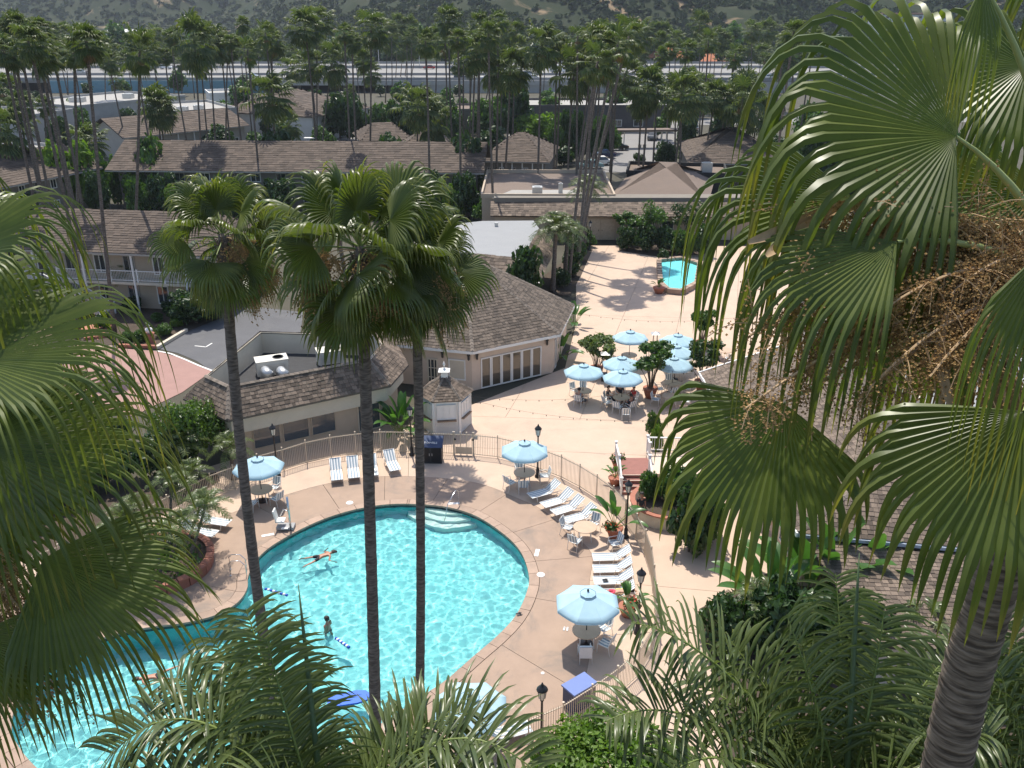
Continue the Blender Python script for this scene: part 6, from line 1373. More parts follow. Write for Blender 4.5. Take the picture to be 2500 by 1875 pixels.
for o_ in (-.7, .7): mb = MB(); mb.bar(q0 - n_ * o_ - Zv * .1, q1 - n_ * o_ - Zv * .1, .06, .25); mb.build('stringer', M_STUCCO, stw); rail_run([q0 - n_ * o_, q0.lerp(q1, .5) - n_ * o_, q1 - n_ * o_], stw, .95)
rail_run([q0 + n_ * .7 - d_ * 2.0, q0 + n_ * -.7 - d_ * 2.0, q0 - n_ * .7], stw, .95)
sheet('terracotta_terrace', gp(gA4, [(240, 1020), (460, 1015), (520, 1060), (780, 1040), (790, 1060), (660, 1190), (600, 1150), (380, 1150)]), .03, mat('terracotta_paving', (.42, .19, .12), .8, .1, 2), label='terracotta paved terrace below the motel')
for (a, b, lb) in (((570, 1190), (770, 1165), 'low brick edging of the bed beside the pale path'), ((800, 1235), (1060, 1245), 'low brick edging of the bed at the red drive'), ((1060, 1250), (1260, 1130), 'pale kerb of the bed along the asphalt')):
    P, Q = gA4(*a), gA4(*b); k = int((Q - P).length / .4); t = thing('bed_edging', lb, 'edging', tuple(P), 0, 'low edgings of the motel beds')
    for i in range(k): mb = MB(); mb.bar((Q - P) * (i / k) + (Q - P) * (.02 / k) + Zv * .12, (Q - P) * ((i + .96) / k) + Zv * .12, .3, .24); mb.build('brick', M_BRICKRED if 'brick' in lb else M_STUCCO, t)
# white bust on a brick plinth
p = gA4(1020, 1215); bs = thing('bust_statue', 'white bust on a round brick plinth in the garden bed', 'statue', tuple(p)); mb = MB(); mb.lathe([(.38, 0), (.38, .1), (.32, .14), (.32, .8), (.4, .84), (.4, .92)], 16); mb.build('plinth', M_BRICKRED, bs)
mb = MB(); mb.lathe([(.16, .92), (.24, 1.05), (.3, 1.2), (.25, 1.32), (.1, 1.38), (.09, 1.46), (.15, 1.54), (.175, 1.66), (.15, 1.8), (.07, 1.88)], 14); mb.build('bust', M_WHITE, bs, True)
flat('pale flat roofed block at the left with a grey side wall', G(75, 286, 6), G(178, 271, 6), 26, 6, M_LIGHTROOF, M_GREYWALL); flat('long pale flat roof below the blue freeway wall', G(182, 264, 6), G(452, 237, 6), 22, 6, M_LIGHTROOF, M_GREYWALL, units=((.3, .5, (3, 2, 1)), (.7, .4, (2, 2, 1))))
flat('pale gravel roof behind the palm pair', G(430, 277, 6), G(578, 268, 6), 20, 6, M_LIGHTROOF, M_GREYWALL, units=((.2, .2, (2, 1.4, .8)), (.5, .25, (2, 1.4, .8)))); flat('white walled shed with flat top left of centre', G(512, 232, 5), G(572, 230, 5), 12, 5, M_LIGHTROOF, M_WHITE)
flat('low sunlit roof with clutter at the left edge', G(55, 372, 4), G(140, 360, 4), 9, 4, M_LIGHTROOF, M_GREYWALL, units=((.3, .5, (1.6, 1.2, .7)), (.6, .4, (1.2, 1, .6))))
house('gabled tan house with a white porch behind the long motel', G(300, 338, 4.2), G(610, 306, 4.2), 15, 4.2, 7.0, nwin=6, posts=8, sh=.7)
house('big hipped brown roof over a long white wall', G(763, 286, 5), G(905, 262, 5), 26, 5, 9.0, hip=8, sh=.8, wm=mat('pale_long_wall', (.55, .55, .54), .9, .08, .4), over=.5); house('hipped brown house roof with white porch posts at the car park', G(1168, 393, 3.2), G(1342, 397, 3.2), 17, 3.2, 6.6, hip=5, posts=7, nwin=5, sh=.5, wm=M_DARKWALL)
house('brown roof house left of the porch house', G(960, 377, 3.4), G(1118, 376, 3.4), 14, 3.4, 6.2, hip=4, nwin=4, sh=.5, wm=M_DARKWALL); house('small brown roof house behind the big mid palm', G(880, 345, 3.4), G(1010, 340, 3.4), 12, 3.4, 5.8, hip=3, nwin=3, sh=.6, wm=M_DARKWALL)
flat('brown flat roof with pale front strip behind the tan arcade', G(1176, 483, 4.3), G(1500, 484, 4.3), 17, 4.3, M_BROWNROOF, M_TANWALL, units=((.42, .10, (1.2, 1.2, 1.0)), (.6, .16, (.5, .5, 1.2))))
mb = MB(); P = [G(1250, 463, 4.4), G(1400, 463, 4.4), G(1455, 483, 4.4), G(1200, 483, 4.4)]; mb.add([(p.x, p.y, 4.36) for p in P], [(0, 1, 2, 3)]); mb.build('pale_roof_patch', M_LIGHTROOF, kind='structure', label='pale strip of roof membrane on the brown flat roof')
house('broad brown hipped roof right of the brown flat roof', G(1488, 482, 4.0), G(1730, 494, 4.0), 20, 4.0, 6.9, hip=7, sh=0, rm=M_BROWNROOF, wm=M_TANWALL)
flat('dark parapet roof with pipes behind the brown hipped roof', G(1530, 425, 4.5), G(1775, 432, 4.5), 8, 4.5, M_BROWNROOF, mat('black_parapet', (.03, .03, .03), .8), units=((.8, .3, (1.4, 1, 1.4)),))
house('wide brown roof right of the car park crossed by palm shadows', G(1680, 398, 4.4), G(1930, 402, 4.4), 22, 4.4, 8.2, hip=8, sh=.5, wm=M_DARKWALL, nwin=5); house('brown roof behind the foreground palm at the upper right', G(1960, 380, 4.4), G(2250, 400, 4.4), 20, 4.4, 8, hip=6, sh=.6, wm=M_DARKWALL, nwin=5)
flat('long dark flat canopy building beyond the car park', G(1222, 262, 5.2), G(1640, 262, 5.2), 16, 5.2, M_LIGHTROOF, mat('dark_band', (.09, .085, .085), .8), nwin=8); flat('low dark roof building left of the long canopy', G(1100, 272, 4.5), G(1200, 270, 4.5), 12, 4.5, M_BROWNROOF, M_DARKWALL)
cw = thing('covered_walkway', 'covered walkway on white posts crossing the car park road', 'walkway', tuple(G(1590, 345))); A_, B_ = G(1505, 318, 3.3), G(1700, 316, 3.3); o_ = G(1590, 345)
mb = MB(); mb.bar(A_, B_, 2.6, .35); wpart(mb, 'roof', M_BROWNROOF, cw); mb = MB(); mb.bar(A_ - Zv * .22, B_ - Zv * .22, 2.3, .1); wpart(mb, 'ceiling', M_WHITE, cw)
for s in (.05, .1, .3, .36, .57, .63, .85, .9):
    q = A_.lerp(B_, s); mb = MB(); mb.box((q.x, q.y, 1.5), (.18, .18, 3.0)); wpart(mb, 'post', M_WHITE, cw); mb = MB(); mb.box((q.x, q.y, .3), (.6, .6, .6)); wpart(mb, 'pedestal', M_STUCCO, cw)
# freeway
FZ = 3.7
def fw_edge(x): return 299 + (x + 60) * .02
mb = MB(); mb.box((0, 346, FZ - .35), (900, 94, .7)); fwy = mb.build('freeway', mat('freeway_concrete', (.235, .225, .21), .9, .08, .05, 3, stain=(.3, .29, .27), stain_amt=.4, stain_scale=.04), kind='structure', label='wide pale concrete freeway crossing behind the palms')
for (y, h, w, lb) in ((299.4, .9, .4, 'near concrete parapet of the freeway'), (323, .8, .6, 'concrete barrier between the ramp and the freeway'), (362, 1.0, .7, 'median barrier of the freeway'), (392.6, .9, .4, 'far concrete parapet of the freeway')):
    mb = MB(); mb.add([(-450, y - w / 2, FZ), (450, y - w / 2, FZ), (450, y + w / 2, FZ), (-450, y + w / 2, FZ), (-450, y - w / 5, FZ + h), (450, y - w / 5, FZ + h), (450, y + w / 5, FZ + h), (-450, y + w / 5, FZ + h)], [(0, 1, 5, 4), (2, 3, 7, 6), (4, 5, 6, 7)]); mb.build('freeway_barrier', mat('barrier_concrete', (.26, .255, .25), .9, .1, .1, 3), label=lb, cat='barrier', group='freeway barriers')
mb = MB()
for y in (327, 331, 335, 339, 343, 347, 351, 355, 366, 370, 374, 378, 382, 386):
    for x in range(-260, 261, 12): mb.add([(x, y - .08, FZ + .006), (x + 4, y - .08, FZ + .006), (x + 4, y + .08, FZ + .006), (x, y + .08, FZ + .006)], [(0, 1, 2, 3)])
o = mb.build('lane_marking', M_WHITE, kind='structure', label='white dashed lane lines on the freeway')
a, b = D(120, 196, 298.6), D(640, 196, 298.6)
mb = MB(); mb.box(((a.x + b.x) / 2, 298.6, 1.7), (b.x - a.x, .5, 3.9)); mb.build('blue_wall', mat('pale_blue_wall', (.16, .30, .37), .8, .12, .1, 2, stain=(.35, .42, .45), stain_amt=.5, stain_scale=.03), label='long pale blue painted wall below the freeway', cat='wall')
mb = MB(); mb.box((120, 299.0, 1.5), (300, .5, 3.4)); mb.build('abutment_wall', M_GREYWALL, label='grey retaining wall under the freeway towards the right', cat='wall')
mb = MB(); mb.box((-25, 298.9, FZ - .7), (110, 1.0, 1.5)); mb.build('bridge_girder', M_GREYWALL, label='grey girder of the freeway bridge over the dark underpass', cat='girder')
mb = MB(); mb.box((-25, 346, .06), (110, 94, .1)); mb.build('underpass_floor', M_ASPH, kind='structure', label='asphalt under the freeway bridge')
for i in range(7): mb = MB(); mb.lathe([(.6, 0), (.6, 3.05), (.9, 3.1), (.9, 3.3)], 12, (-70 + i * 15, 306, 0)); mb.build('bridge_column', M_GREYWALL, label='round column of the freeway bridge, %s from the left' % ordw(i), cat='column', group='freeway bridge columns')
for i, (x, y) in enumerate(((735, 150), (905, 168), (1010, 172), (1480, 166), (1540, 158), (2140, 205))):
    p = D(x, y, 340); p.z = FZ; t = thing('freeway_light', 'thin freeway light pole, %s from the left' % ordw(i), 'light pole', tuple((p.x, 362, FZ)), 0, 'freeway light poles'); mb = MB(); mb.tube([(0, 0, 0), (0, 0, 10.5), (.3, 0, 11), (2.2, 0, 11.2)], [.14, .1, .08, .06], 6); mb.build('pole', M_METAL, t); mb = MB(); mb.box((2.4, 0, 11.15), (.8, .3, .15)); mb.build('lamp_head', M_METAL, t)
# buildings beyond the freeway
def farblock(label, x0, x1, ybase, ytop, Y, wm, rm, rows, cols, hipz=0.0, name='distant_building'):
    a, b = D(x0, ybase, Y), D(x1, ybase, Y); top = D((x0 + x1) / 2, ytop, Y).z; w = b.x - a.x; t = thing(name, label, 'building', ((a.x + b.x) / 2, Y, 0), 0, 'buildings beyond the freeway'); dp = min(30, w * .6)
    mb = MB(); mb.box(((a.x + b.x) / 2, Y + dp / 2, top / 2), (w, dp, top)); wpart(mb, 'wall', wm, t); cxm = (a.x + b.x) / 2
    if hipz: F = [[(a.x - 1, Y - 1, top), (b.x + 1, Y - 1, top), (b.x - w * .2, Y + dp / 2, top + hipz), (a.x + w * .2, Y + dp / 2, top + hipz)], [(b.x + 1, Y + dp + 1, top), (a.x - 1, Y + dp + 1, top), (a.x + w * .2, Y + dp / 2, top + hipz), (b.x - w * .2, Y + dp / 2, top + hipz)], [(b.x + 1, Y - 1, top), (b.x + 1, Y + dp + 1, top), (b.x - w * .2, Y + dp / 2, top + hipz)], [(a.x - 1, Y + dp + 1, top), (a.x - 1, Y - 1, top), (a.x + w * .2, Y + dp / 2, top + hipz)]]; roof_part(t, F, rm, .4)
    else: mb = MB(); mb.box((cxm, Y + dp / 2, top + .4), (w + .8, dp + .8, .8)); wpart(mb, 'roof', rm, t)
    z0 = max(1.0, a.z)
    for r_ in range(rows):
        for c_ in range(cols):
            x = a.x + w * (c_ + .3) / cols; z = z0 + (top - z0) * (r_ + .25) / rows; window(t, (x, Y), (x + w / cols * .4, Y), z, z + (top - z0) / rows * .5, M_FARWALL, M_GLASS, 1, 1, fr=.15, proud=.1)
    return t
farblock('white four storey hotel with rows of windows on the hillside', 2150, 2310, 85, 36, 540, mat('hotel_white', (.62, .62, .62), .8, .05), mat('hotel_brown', (.22, .13, .09), .85), 4, 8); farblock('orange roofed shop beyond the freeway', 1585, 1672, 150, 140, 420, M_FARWALL, M_ORANGE, 1, 6, 4.0); farblock('cream building with orange eaves beyond the freeway', 1706, 1805, 188, 150, 410, mat('far_cream', (.50, .42, .33), .9), M_ORANGE, 2, 5, 3.0)
farblock('pale box building above the orange eaved one', 1785, 1815, 140, 96, 480, M_FARWALL, M_LIGHTROOF, 3, 3); farblock('dull red shop front beyond the freeway', 1365, 1420, 180, 140, 415, mat('far_red', (.22, .10, .08), .9), M_BROWNROOF, 1, 4); farblock('low white roofed store half hidden at the foot of the hill', 240, 330, 85, 78, 640, M_WHITE, M_WHITE, 1, 5, 1.5); farblock('grey low store far right behind the palms', 1850, 1990, 230, 205, 400, M_FARWALL, M_LIGHTROOF, 1, 6)
sheet('far_car_park', [(110, 296), (110, 240), (260, 240), (260, 296)], -.02, M_ROADLT, label='pale car park beyond the right hand palms')
# ---------------------------------------------------------------- cars
def car_proto(kind='sedan'):
    t = thing('parked_car', 'x', 'car'); L, W = (4.6, 1.8) if kind != 'van' else (6.5, 2.2)
    if kind == 'sedan': body = [(-2.3, .45), (-2.28, .82), (-1.6, .95), (1.0, .98), (2.1, .82), (2.3, .6), (2.28, .38), (-2.25, .32)]; cab = [(-1.55, .94), (-.95, 1.42), (.35, 1.45), (1.15, .96)]
    elif kind == 'suv': body = [(-2.3, .5), (-2.3, 1.0), (-2.1, 1.08), (1.0, 1.08), (2.1, .98), (2.32, .7), (2.3, .42), (-2.25, .38)]; cab = [(-2.15, 1.07), (-1.9, 1.68), (.35, 1.72), (1.15, 1.08)]
    else: body = [(-3.2, .5), (-3.2, 2.7), (1.6, 2.7), (1.65, 1.3), (3.0, 1.15), (3.2, .8), (3.2, .45), (-3.1, .4)]; cab = [(1.62, 1.28), (1.64, 2.1), (2.2, 2.05), (2.85, 1.16)]
    def ext(mb, pr, w, wt=None):
        n = len(pr); vs = [(x, -w / 2 * (.86 if wt and z > wt else 1), z) for x, z in pr] + [(x, w / 2 * (.86 if wt and z > wt else 1), z) for x, z in pr]; mb.add(vs, [tuple(range(n)), tuple(range(2 * n - 1, n - 1, -1))] + [(i, n + i, n + (i + 1) % n, (i + 1) % n) for i in range(n)])
    mb = MB(); ext(mb, body, W); b = mb.build('body', M_WHITE, t); mb = MB(); ext(mb, cab, W * .96, 1.2); mb.build('window_glass', M_GLASS, t)
    mb = MB(); zt = max(z for x, z in cab); xs = [x for x, z in cab if z > zt - .15]; mb.box(((min(xs) + max(xs)) / 2, 0, zt + .005), (max(xs) - min(xs) + .05, W * .80, .06)); mb.build('roof', M_WHITE, t)
    for x in (-L * .31, L * .31):
        for s in (-1, 1):
            mb = MB(); P = [(x, s * (W / 2 - .1) - .1, .32), (x, s * (W / 2 - .1) + .1, .32)]; mb.tube(P, .32, 14); w = mb.build('wheel', mat('tyre', (.02, .02, .02), .8), t); mb = MB(); mb.tube([(x, s * (W / 2 + .0) - .01, .32), (x, s * (W / 2 + .005) + .01, .32)], .19, 10); mb.build('rim', M_METAL, w)
    for s in (-1, 1): mb = MB(); mb.box((L / 2 - .03, s * W * .36, .72), (.08, .34, .16)); mb.build('headlight', M_GLASS, t); mb = MB(); mb.box((-L / 2 + .01, s * W * .38, .8), (.06, .3, .16)); mb.build('tail_light', mat('tail_red', (.3, .01, .01), .3), t)
    return t
PROTO = {k: car_proto(k) for k in ('sedan', 'suv', 'van')}; USED = {k: False for k in PROTO}
def paint(n, c): m = mat('car_paint_' + n, c, .25, .03, 2); return m
PAINT = {'black': paint('black', (.012, .012, .014)), 'white': paint('white', (.75, .75, .74)), 'blue': paint('blue', (.015, .03, .08)), 'silver': paint('silver', (.42, .44, .45)), 'teal': paint('teal', (.22, .34, .35)), 'red': paint('red', (.3, .02, .015)), 'grey': paint('grey', (.1, .11, .12))}
def car(kind, col, p, rz, label, z=0.0, group=None):
    pr = PROTO[kind]
    if not USED[kind]: o = pr; USED[kind] = True
    else: o = copy_tree(pr)
    o.location = (p[0], p[1], z); o.rotation_euler = (0, 0, R(rz)); o['label'] = label
    if group: o['group'] = group
    for ch in o.children:
        if ch.name.split('.')[0] in ('body', 'roof'):
            me = ch.data.copy(); me.materials.clear(); me.materials.append(PAINT[col]); ch.data = me
    return o
g8 = crop(1350, 0, .3014)
car('suv', 'grey', g8(808, 1130), 255, 'dark grey car driving under the covered walkway', -.02); car('sedan', 'black', g8(510, 1215), 185, 'black car parked nearest the covered walkway', -.02, 'cars parked along the road'); car('sedan', 'blue', g8(400, 1280), 188, 'dark blue car parked second in the row', -.02, 'cars parked along the road'); car('sedan', 'white', g8(375, 1335), 188, 'white sedan parked third in the row', -.02, 'cars parked along the road'); car('sedan', 'teal', g8(295, 1365), 190, 'pale teal car parked at the near end of the row', -.02, 'cars parked along the road')
for i, (x, y, c) in enumerate(((1085, 1080, 'silver'), (1120, 1060, 'white'), (1075, 1120, 'white'), (1380, 965, 'silver'))): p = g8(x, y); car('suv' if i % 2 else 'sedan', c, p, 90 + i * 7, '%s car in the yard right of the walkway, %s from the left' % (c, ordw(i)), -.02, 'cars right of the walkway')
g9 = crop(450, 0, .2411); p = g9(1280, 1500); gc = thing('golf_cart', 'white golf cart with flat canopy behind the long motel', 'golf cart', tuple(p)); mb = MB(); mb.box((0, 0, .55), (2.4, 1.2, .5)); mb.build('body', M_WHITE, gc); mb = MB(); mb.box((0, 0, 1.95), (2.2, 1.3, .08)); mb.build('canopy', M_WHITE, gc); mb = MB(); mb.box((-.1, 0, .9), (.6, 1.1, .3)); mb.build('seat', M_BLACK, gc)
for x in (-.8, .8):
    for y in (-.55, .55): mb = MB(); mb.tube([(x, y, .25), (x, y + (.12 if y > 0 else -.12), .25)], .26, 10); mb.build('wheel', M_BLACK, gc); mb = MB(); mb.tube([(x * 1.1, y, .7), (x * 1.05, y, 1.95)], .025, 5); mb.build('post', M_WHITE, gc)
car('sedan', 'white', g9(1470, 1480), 20, 'white car parked beside the golf cart'); g7 = crop(900, 0, .3014); car('sedan', 'silver', g7(775, 925), 5, 'silver car in the yard between the dark shrubs'); car('suv', 'white', g7(670, 940), 40, 'white car in the yard half hidden by palms')
g6 = crop(0, 0, .3014)
for i, (f, x, y, k, c, lb) in enumerate(((g6, 1190, 575, 'suv', 'grey', 'dark van on the freeway, leftmost lane group'), (g6, 1345, 560, 'suv', 'white', 'white car on the freeway behind the palm pair'), (g6, 650, 598, 'sedan', 'silver', 'silver car on the freeway at the left'), (g7, 740, 655, 'suv', 'blue', 'dark blue car on the freeway bridge'), (g7, 960, 645, 'sedan', 'white', 'white car following the dark blue one'), (g7, 1300, 618, 'suv', 'silver', 'silver car on the freeway right of centre'), (g7, 1330, 660, 'sedan', 'white', 'white car on the near freeway ramp'), (g8, 1660, 700, 'sedan', 'silver', 'silver car on the freeway far right'), (g8, 1870, 680, 'suv', 'white', 'white car at the far right of the freeway'), (g8, 40, 590, 'van', 'white', 'white box truck on the freeway'), (g7, 490, 560, 'sedan', 'red', 'red car on the far carriageway'), (g7, 900, 590, 'van', 'silver', 'silver truck on the far carriageway'), (g9, 650, 665, 'sedan', 'silver', 'silver car on the far carriageway behind palms'), (g9, 690, 790, 'sedan', 'silver', 'silver car on the near ramp above the blue wall'))):
    d = f(x, y, FZ); d.y = min(max(d.y, 303), 388); car(k, c, d, 0 if i % 2 else 180, lb, FZ + .005, 'cars on the freeway')
for i in range(12): p = g8(850 + i * 20, 640 - (i % 4) * 16); car('sedan', ('white', 'silver', 'grey', 'blue', 'black')[i % 5], (p[0], min(p[1], 294)), 80, 'small parked car in the far car park, %s from the left' % ordw(i), -.01, 'cars in the far car park')
# ---------------------------------------------------------------- hills
def hill(x, y):
    base = 520 + 380 / (1 + math.exp((x + 170) / 45)) + 30 * noise.noise(Vector((x * .006, 2.1, 0)))
    s = max(0, y - base); h = 3 + min(s, 260) * .34 + max(0, s - 260) * .03
    ridge = noise.fractal(Vector((x * .006, y * .006, 4.0)), 1.0, 2.0, 5) * 26 + noise.fractal(Vector((x * .03, y * .03, 9)), 1, 2, 3) * 4
    return h + ridge * min(1, s / 90)
m, t, b = NT('hillside'); c1 = ramp2(t, nz(t, .035, 8, .7), (.026, .038, .018), (.050, .054, .030), .42, .70)
sm = t.nodes.new('ShaderNodeValToRGB'); t.links.new(nz(t, .018, 6, .6, dist=1.2), sm.inputs[0]); sm.color_ramp.elements[0].position = .60; sm.color_ramp.elements[0].color = (0, 0, 0, 1); sm.color_ramp.elements[1].position = .67; sm.color_ramp.elements[1].color = (.9, .9, .9, 1)
t.links.new(mixc(t, sm.outputs[0], c1, (.31, .22, .135)), b.inputs['Base Color']); b.inputs['Roughness'].default_value = .95; b.inputs['Specular IOR Level'].default_value = .1
xs = np.linspace(-900, 900, 181); ys = np.concatenate([np.linspace(398, 900, 84), np.linspace(910, 1500, 40)]); hv = [(x, y, hill(x, y) if y > 430 else (y - 398) / 32 * 3 - .2) for y in ys for x in xs]; NX = len(xs)
ob('hills', np_mesh('hills', hv, [(j * NX + i, j * NX + i + 1, (j + 1) * NX + i + 1, (j + 1) * NX + i) for j in range(len(ys) - 1) for i in range(NX - 1)], m, True), kind='structure', label='steep scrub covered hillside filling the top of the view')
g = np.random.default_rng(3); V = []; nb = 0; L_HILL = leafmat('hill_scrub_leaf', (.024, .042, .018), (.050, .068, .030), .15, .8, scale=.03, spec=.08)
ctr = []
while len(ctr) < 32000:
    y = 440 + 560 * g.random() ** 1.4; x = (g.random() * 2 - 1) * (y * .62 + 30)
    if noise.fractal(Vector((x * .018, y * .018, 2)), 1, 2, 4) < -.42: continue
    ctr.append((x, y, hill(x, y), 1.2 + 2.6 * g.random() ** 2 + (1.5 if y < 540 else 0)))
ctr = np.array(ctr); k = 9; n = len(ctr) * k; C = np.repeat(ctr, k, 0); u = g.normal(size=(n, 3)); u /= np.linalg.norm(u, axis=1, keepdims=True); u[:, 2] = np.abs(u[:, 2]); c = C[:, :3] + u * C[:, 3:] * np.array([1, 1, .8]) * .8; a = u + g.normal(size=(n, 3)) * .4; a /= np.linalg.norm(a, axis=1, keepdims=True); t1 = np.cross(a, g.normal(size=(n, 3))); t1 /= np.linalg.norm(t1, axis=1, keepdims=True); t2 = np.cross(a, t1); s = C[:, 3:] * .74
ob('scrub', np_mesh('scrub', np.stack([c - t1 * s, c + t2 * s * .8, c + t1 * s, c - t2 * s * .8], 1).reshape(-1, 3), np.arange(4 * n, dtype=np.int32).reshape(-1, 4), L_HILL), kind='stuff', label='dark chaparral scrub covering the hillside')
rg2 = random.Random(77); TREES = [leaf_cloud('crown', [(0, 0, 6 * q, 3.2, 3.2, 3.4), (1.6, 0, 5 * q, 2.4, 2.4, 2.4), (-1.8, .6, 5.4 * q, 2.2, 2.2, 2.6), (.3, 1.4, 8 * q, 2.0, 2.0, 2.2), (-.6, -1, 3.6 * q, 2.2, 2.2, 2.0)], 1100, .75, L_DARK if q < 1.1 else L_BUSH, rg2, .5) for q in (1.0, 1.2, .8)]
for i in range(46):
    x = -250 + 500 * (i + rg2.random() * .7) / 46; y = rg2.choice((402, 408, 416, 425)) + rg2.uniform(-3, 3); t = thing('distant_tree', 'dark rounded tree beyond the freeway, %s from the left' % ordw(i), 'tree', (x, y, 0), rg2.random() * 6, 'trees along the far side of the freeway'); s = rg2.uniform(.9, 1.7); o = ob('crown', TREES[i % 3], t); o.scale = (s, s, s); mb = MB(); mb.tube([(0, 0, 0), (.2, 0, 3), (0, .2, 7)], [.4, .3, .15], 6); mb.build('trunk', M_BARK, t)

for i in range(48):
    cx = -20 + 2100 * (i + rg2.random()) / 48; Y = rg2.uniform(150, 294); p = D(cx, 200, Y); s = rg2.uniform(.35, .8); t = thing('garden_tree', 'dark garden tree between the far motel roofs, %s from the left' % ordw(i), 'tree', (p.x, Y, 0), rg2.random() * 6, 'garden trees before the freeway'); o = ob('crown', TREES[i % 3], t); o.scale = (s, s, s * .9); mb = MB(); mb.tube([(0, 0, 0), (.1, 0, 1.5), (0, .1, 3)], [.2, .15, .08], 6); mb.build('trunk', M_BARK, t)
# ---------------------------------------------------------------- palms just below the window
CAMP = Vector((0, 0, CAM_H))
def Wp(x, y, t): return CAMP + ray(x, y) * t
IR, IU, IF = Vector((1, 0, 0)), Vector((0, math.sin(PITCH), math.cos(PITCH))), Vector((0, math.cos(PITCH), -math.sin(PITCH)))
L_NEAR = leafmat('near_fan_leaf', (.076, .116, .021), (.150, .186, .038), .44, .38, tip=(.45, .34, .08), scale=4, spec=.45)
def big_fan(t, org, hub, ang_, toward, tilt, Rd, nseg, spread, seed, droop=.9, fused=.55, prad=.024, cup=.1, m=None, steps=16, narrow=.72):
    "ang_ = direction the blade points as seen from the window; toward = how far it comes nearer; tilt = normal leaning up"
    rng = random.Random(seed); lb = LB(); a = (IR * math.cos(R(ang_)) + IU * math.sin(R(ang_)) - IF * toward).normalized(); nrm = (-IF * (1 - tilt) + Zv * tilt).normalized(); hub = hub - org; P = []
    for i in range(9):
        s = i / 8; q = hub * s; q.z += .35 * s * (1 - s) * hub.length; P.append(q)
    lb.tube(P, [prad * (1.6 - 1.3 * i / 8) for i in range(9)], 7, 1)
    fan(lb, hub, a, nrm, Rd, nseg, R(spread), rng, fused=fused, steps=steps, droop=droop, cup=cup, pleat=.34, narrow=narrow, bend=3.0, late=2.2)
    return ob('frond', lb.mesh('frond', [m or L_NEAR, mat('pale_petiole', (.30, .34, .12), .5, .12, 3, 30)]), t)
C = Wp(2640, 760, 4.6); foot = Vector((2.9, 4.5, 0)); rpalm = thing('fan_palm', 'huge near fan palm with brown fruit filling the right side', 'palm tree', tuple(C), 0, 'big fan palms right below the window')
k1 = [Wp(2640, 800, 4.7), Wp(2520, 1180, 5.0), Wp(2400, 1500, 5.4), Wp(2310, 1875, 6.0), Wp(2270, 2150, 7.0)]; low = Vector((k1[-1].x - .1, k1[-1].y, 0))
def smooth_path(pts, k=10): 
    out = []
    for i in range(len(pts) - 1):
        a, b, c, d = (pts[min(max(i + j - 1, 0), len(pts) - 1)] for j in range(4))
        for s in range(k):
            t = s / k; out.append(.5 * ((2 * b) + (c - a) * t + (2 * a - 5 * b + 4 * c - d) * t * t + (3 * b - a - 3 * c + d) * t ** 3))
    return out + [pts[-1]]
P = smooth_path(k1, 24); Q = [P[-1].lerp(low, i / 12) for i in range(1, 13)]; P = P + Q
mb = MB(); mb.tube([p - C for p in P], [(.125 + .03 * min(1, i / 80)) * (1 + (.035 if i % 2 else -.03)) for i in range(len(P))], 20); mb.build('trunk', M_TRUNKNEAR, rpalm, True)
RF = ((2334, 333, 4.2, 163, .10, .28, 1.55, 40, 96, 1.0, .48), (2500, 1005, 3.5, 246, .06, .72, 1.0, 34, 76, .9, .62), (1915, 985, 4.5, 236, .05, .8, 1.02, 36, 80, .9, .62), (2510, 160, 4.9, 200, .0, .3, .9, 34, 100, .9, .6), (2800, -180, 4.9, 195, .0, .45, 1.1, 34, 95, 1.0, .58),
      (2080, 480, 4.6, 188, .10, .45, 1.42, 34, 62, 1.2, .44), (2190, 590, 4.0, 205, .15, .6, 1.3, 24, 48, 1.2, .42), (2230, 640, 4.9, 250, 0, .3, 1.15, 30, 60, .9, .5), (2560, 600, 3.3, 264, .1, .35, 1.05, 26, 45, .9, .40), (2540, 470, 5.2, 190, 0, .5, 1.0, 34, 80, 1.0, .55),
      (2400, -40, 4.1, 266, .05, .4, .75, 12, 26, 1.0, .32), (2700, 300, 5.2, 120, 0, .5, 1.1, 34, 100, .9, .55), (2340, 720, 5.3, 240, -.1, .4, .95, 30, 65, 1.0, .5), (2900, 700, 4.6, 0, 0, .6, 1.2, 30, 100, .9, .55), (2800, 1100, 4.4, 300, 0, .6, 1.2, 30, 100, .9, .55))
for i, (x, y, t_, a, tw, ti, Rd, ns, sp, dr, fu) in enumerate(RF):
    big_fan(rpalm, C, Wp(x, y, t_), a, tw, ti, Rd, ns, sp, 300 + i, dr, fu)
for i, (x, y, t_, nb, ll) in enumerate(((1960, 560, 4.2, 70, .36), (2060, 590, 4.2, 70, .34), (2200, 600, 4.3, 70, .36), (2310, 640, 4.3, 60, .36), (2140, 770, 3.9, 70, .30), (2320, 720, 4.0, 70, .32), (2350, 890, 3.9, 60, .28), (2270, 920, 3.8, 50, .24), (1815, 1000, 3.9, 34, .2), (1830, 820, 4.1, 80, .4), (1930, 920, 4.1, 60, .34), (2120, 950, 3.8, 36, .25), (2450, 660, 4.2, 70, .4), (2420, 950, 4.0, 50, .3), (2060, 1010, 3.9, 30, .22))):
    rng = random.Random(700 + i); lb = LB(); e = Wp(x, y, t_) - C; fruit_cluster(lb, Vector((0, 0, 0)), e * .55 + Zv * .45, e, nb, ll, rng, size=.0062, per=42, hang=.8); ob('fruit_stalk', lb.mesh('fruit_stalk', [L_NEAR, M_PETIOLE, M_FRUIT, M_STALK], False), rpalm)
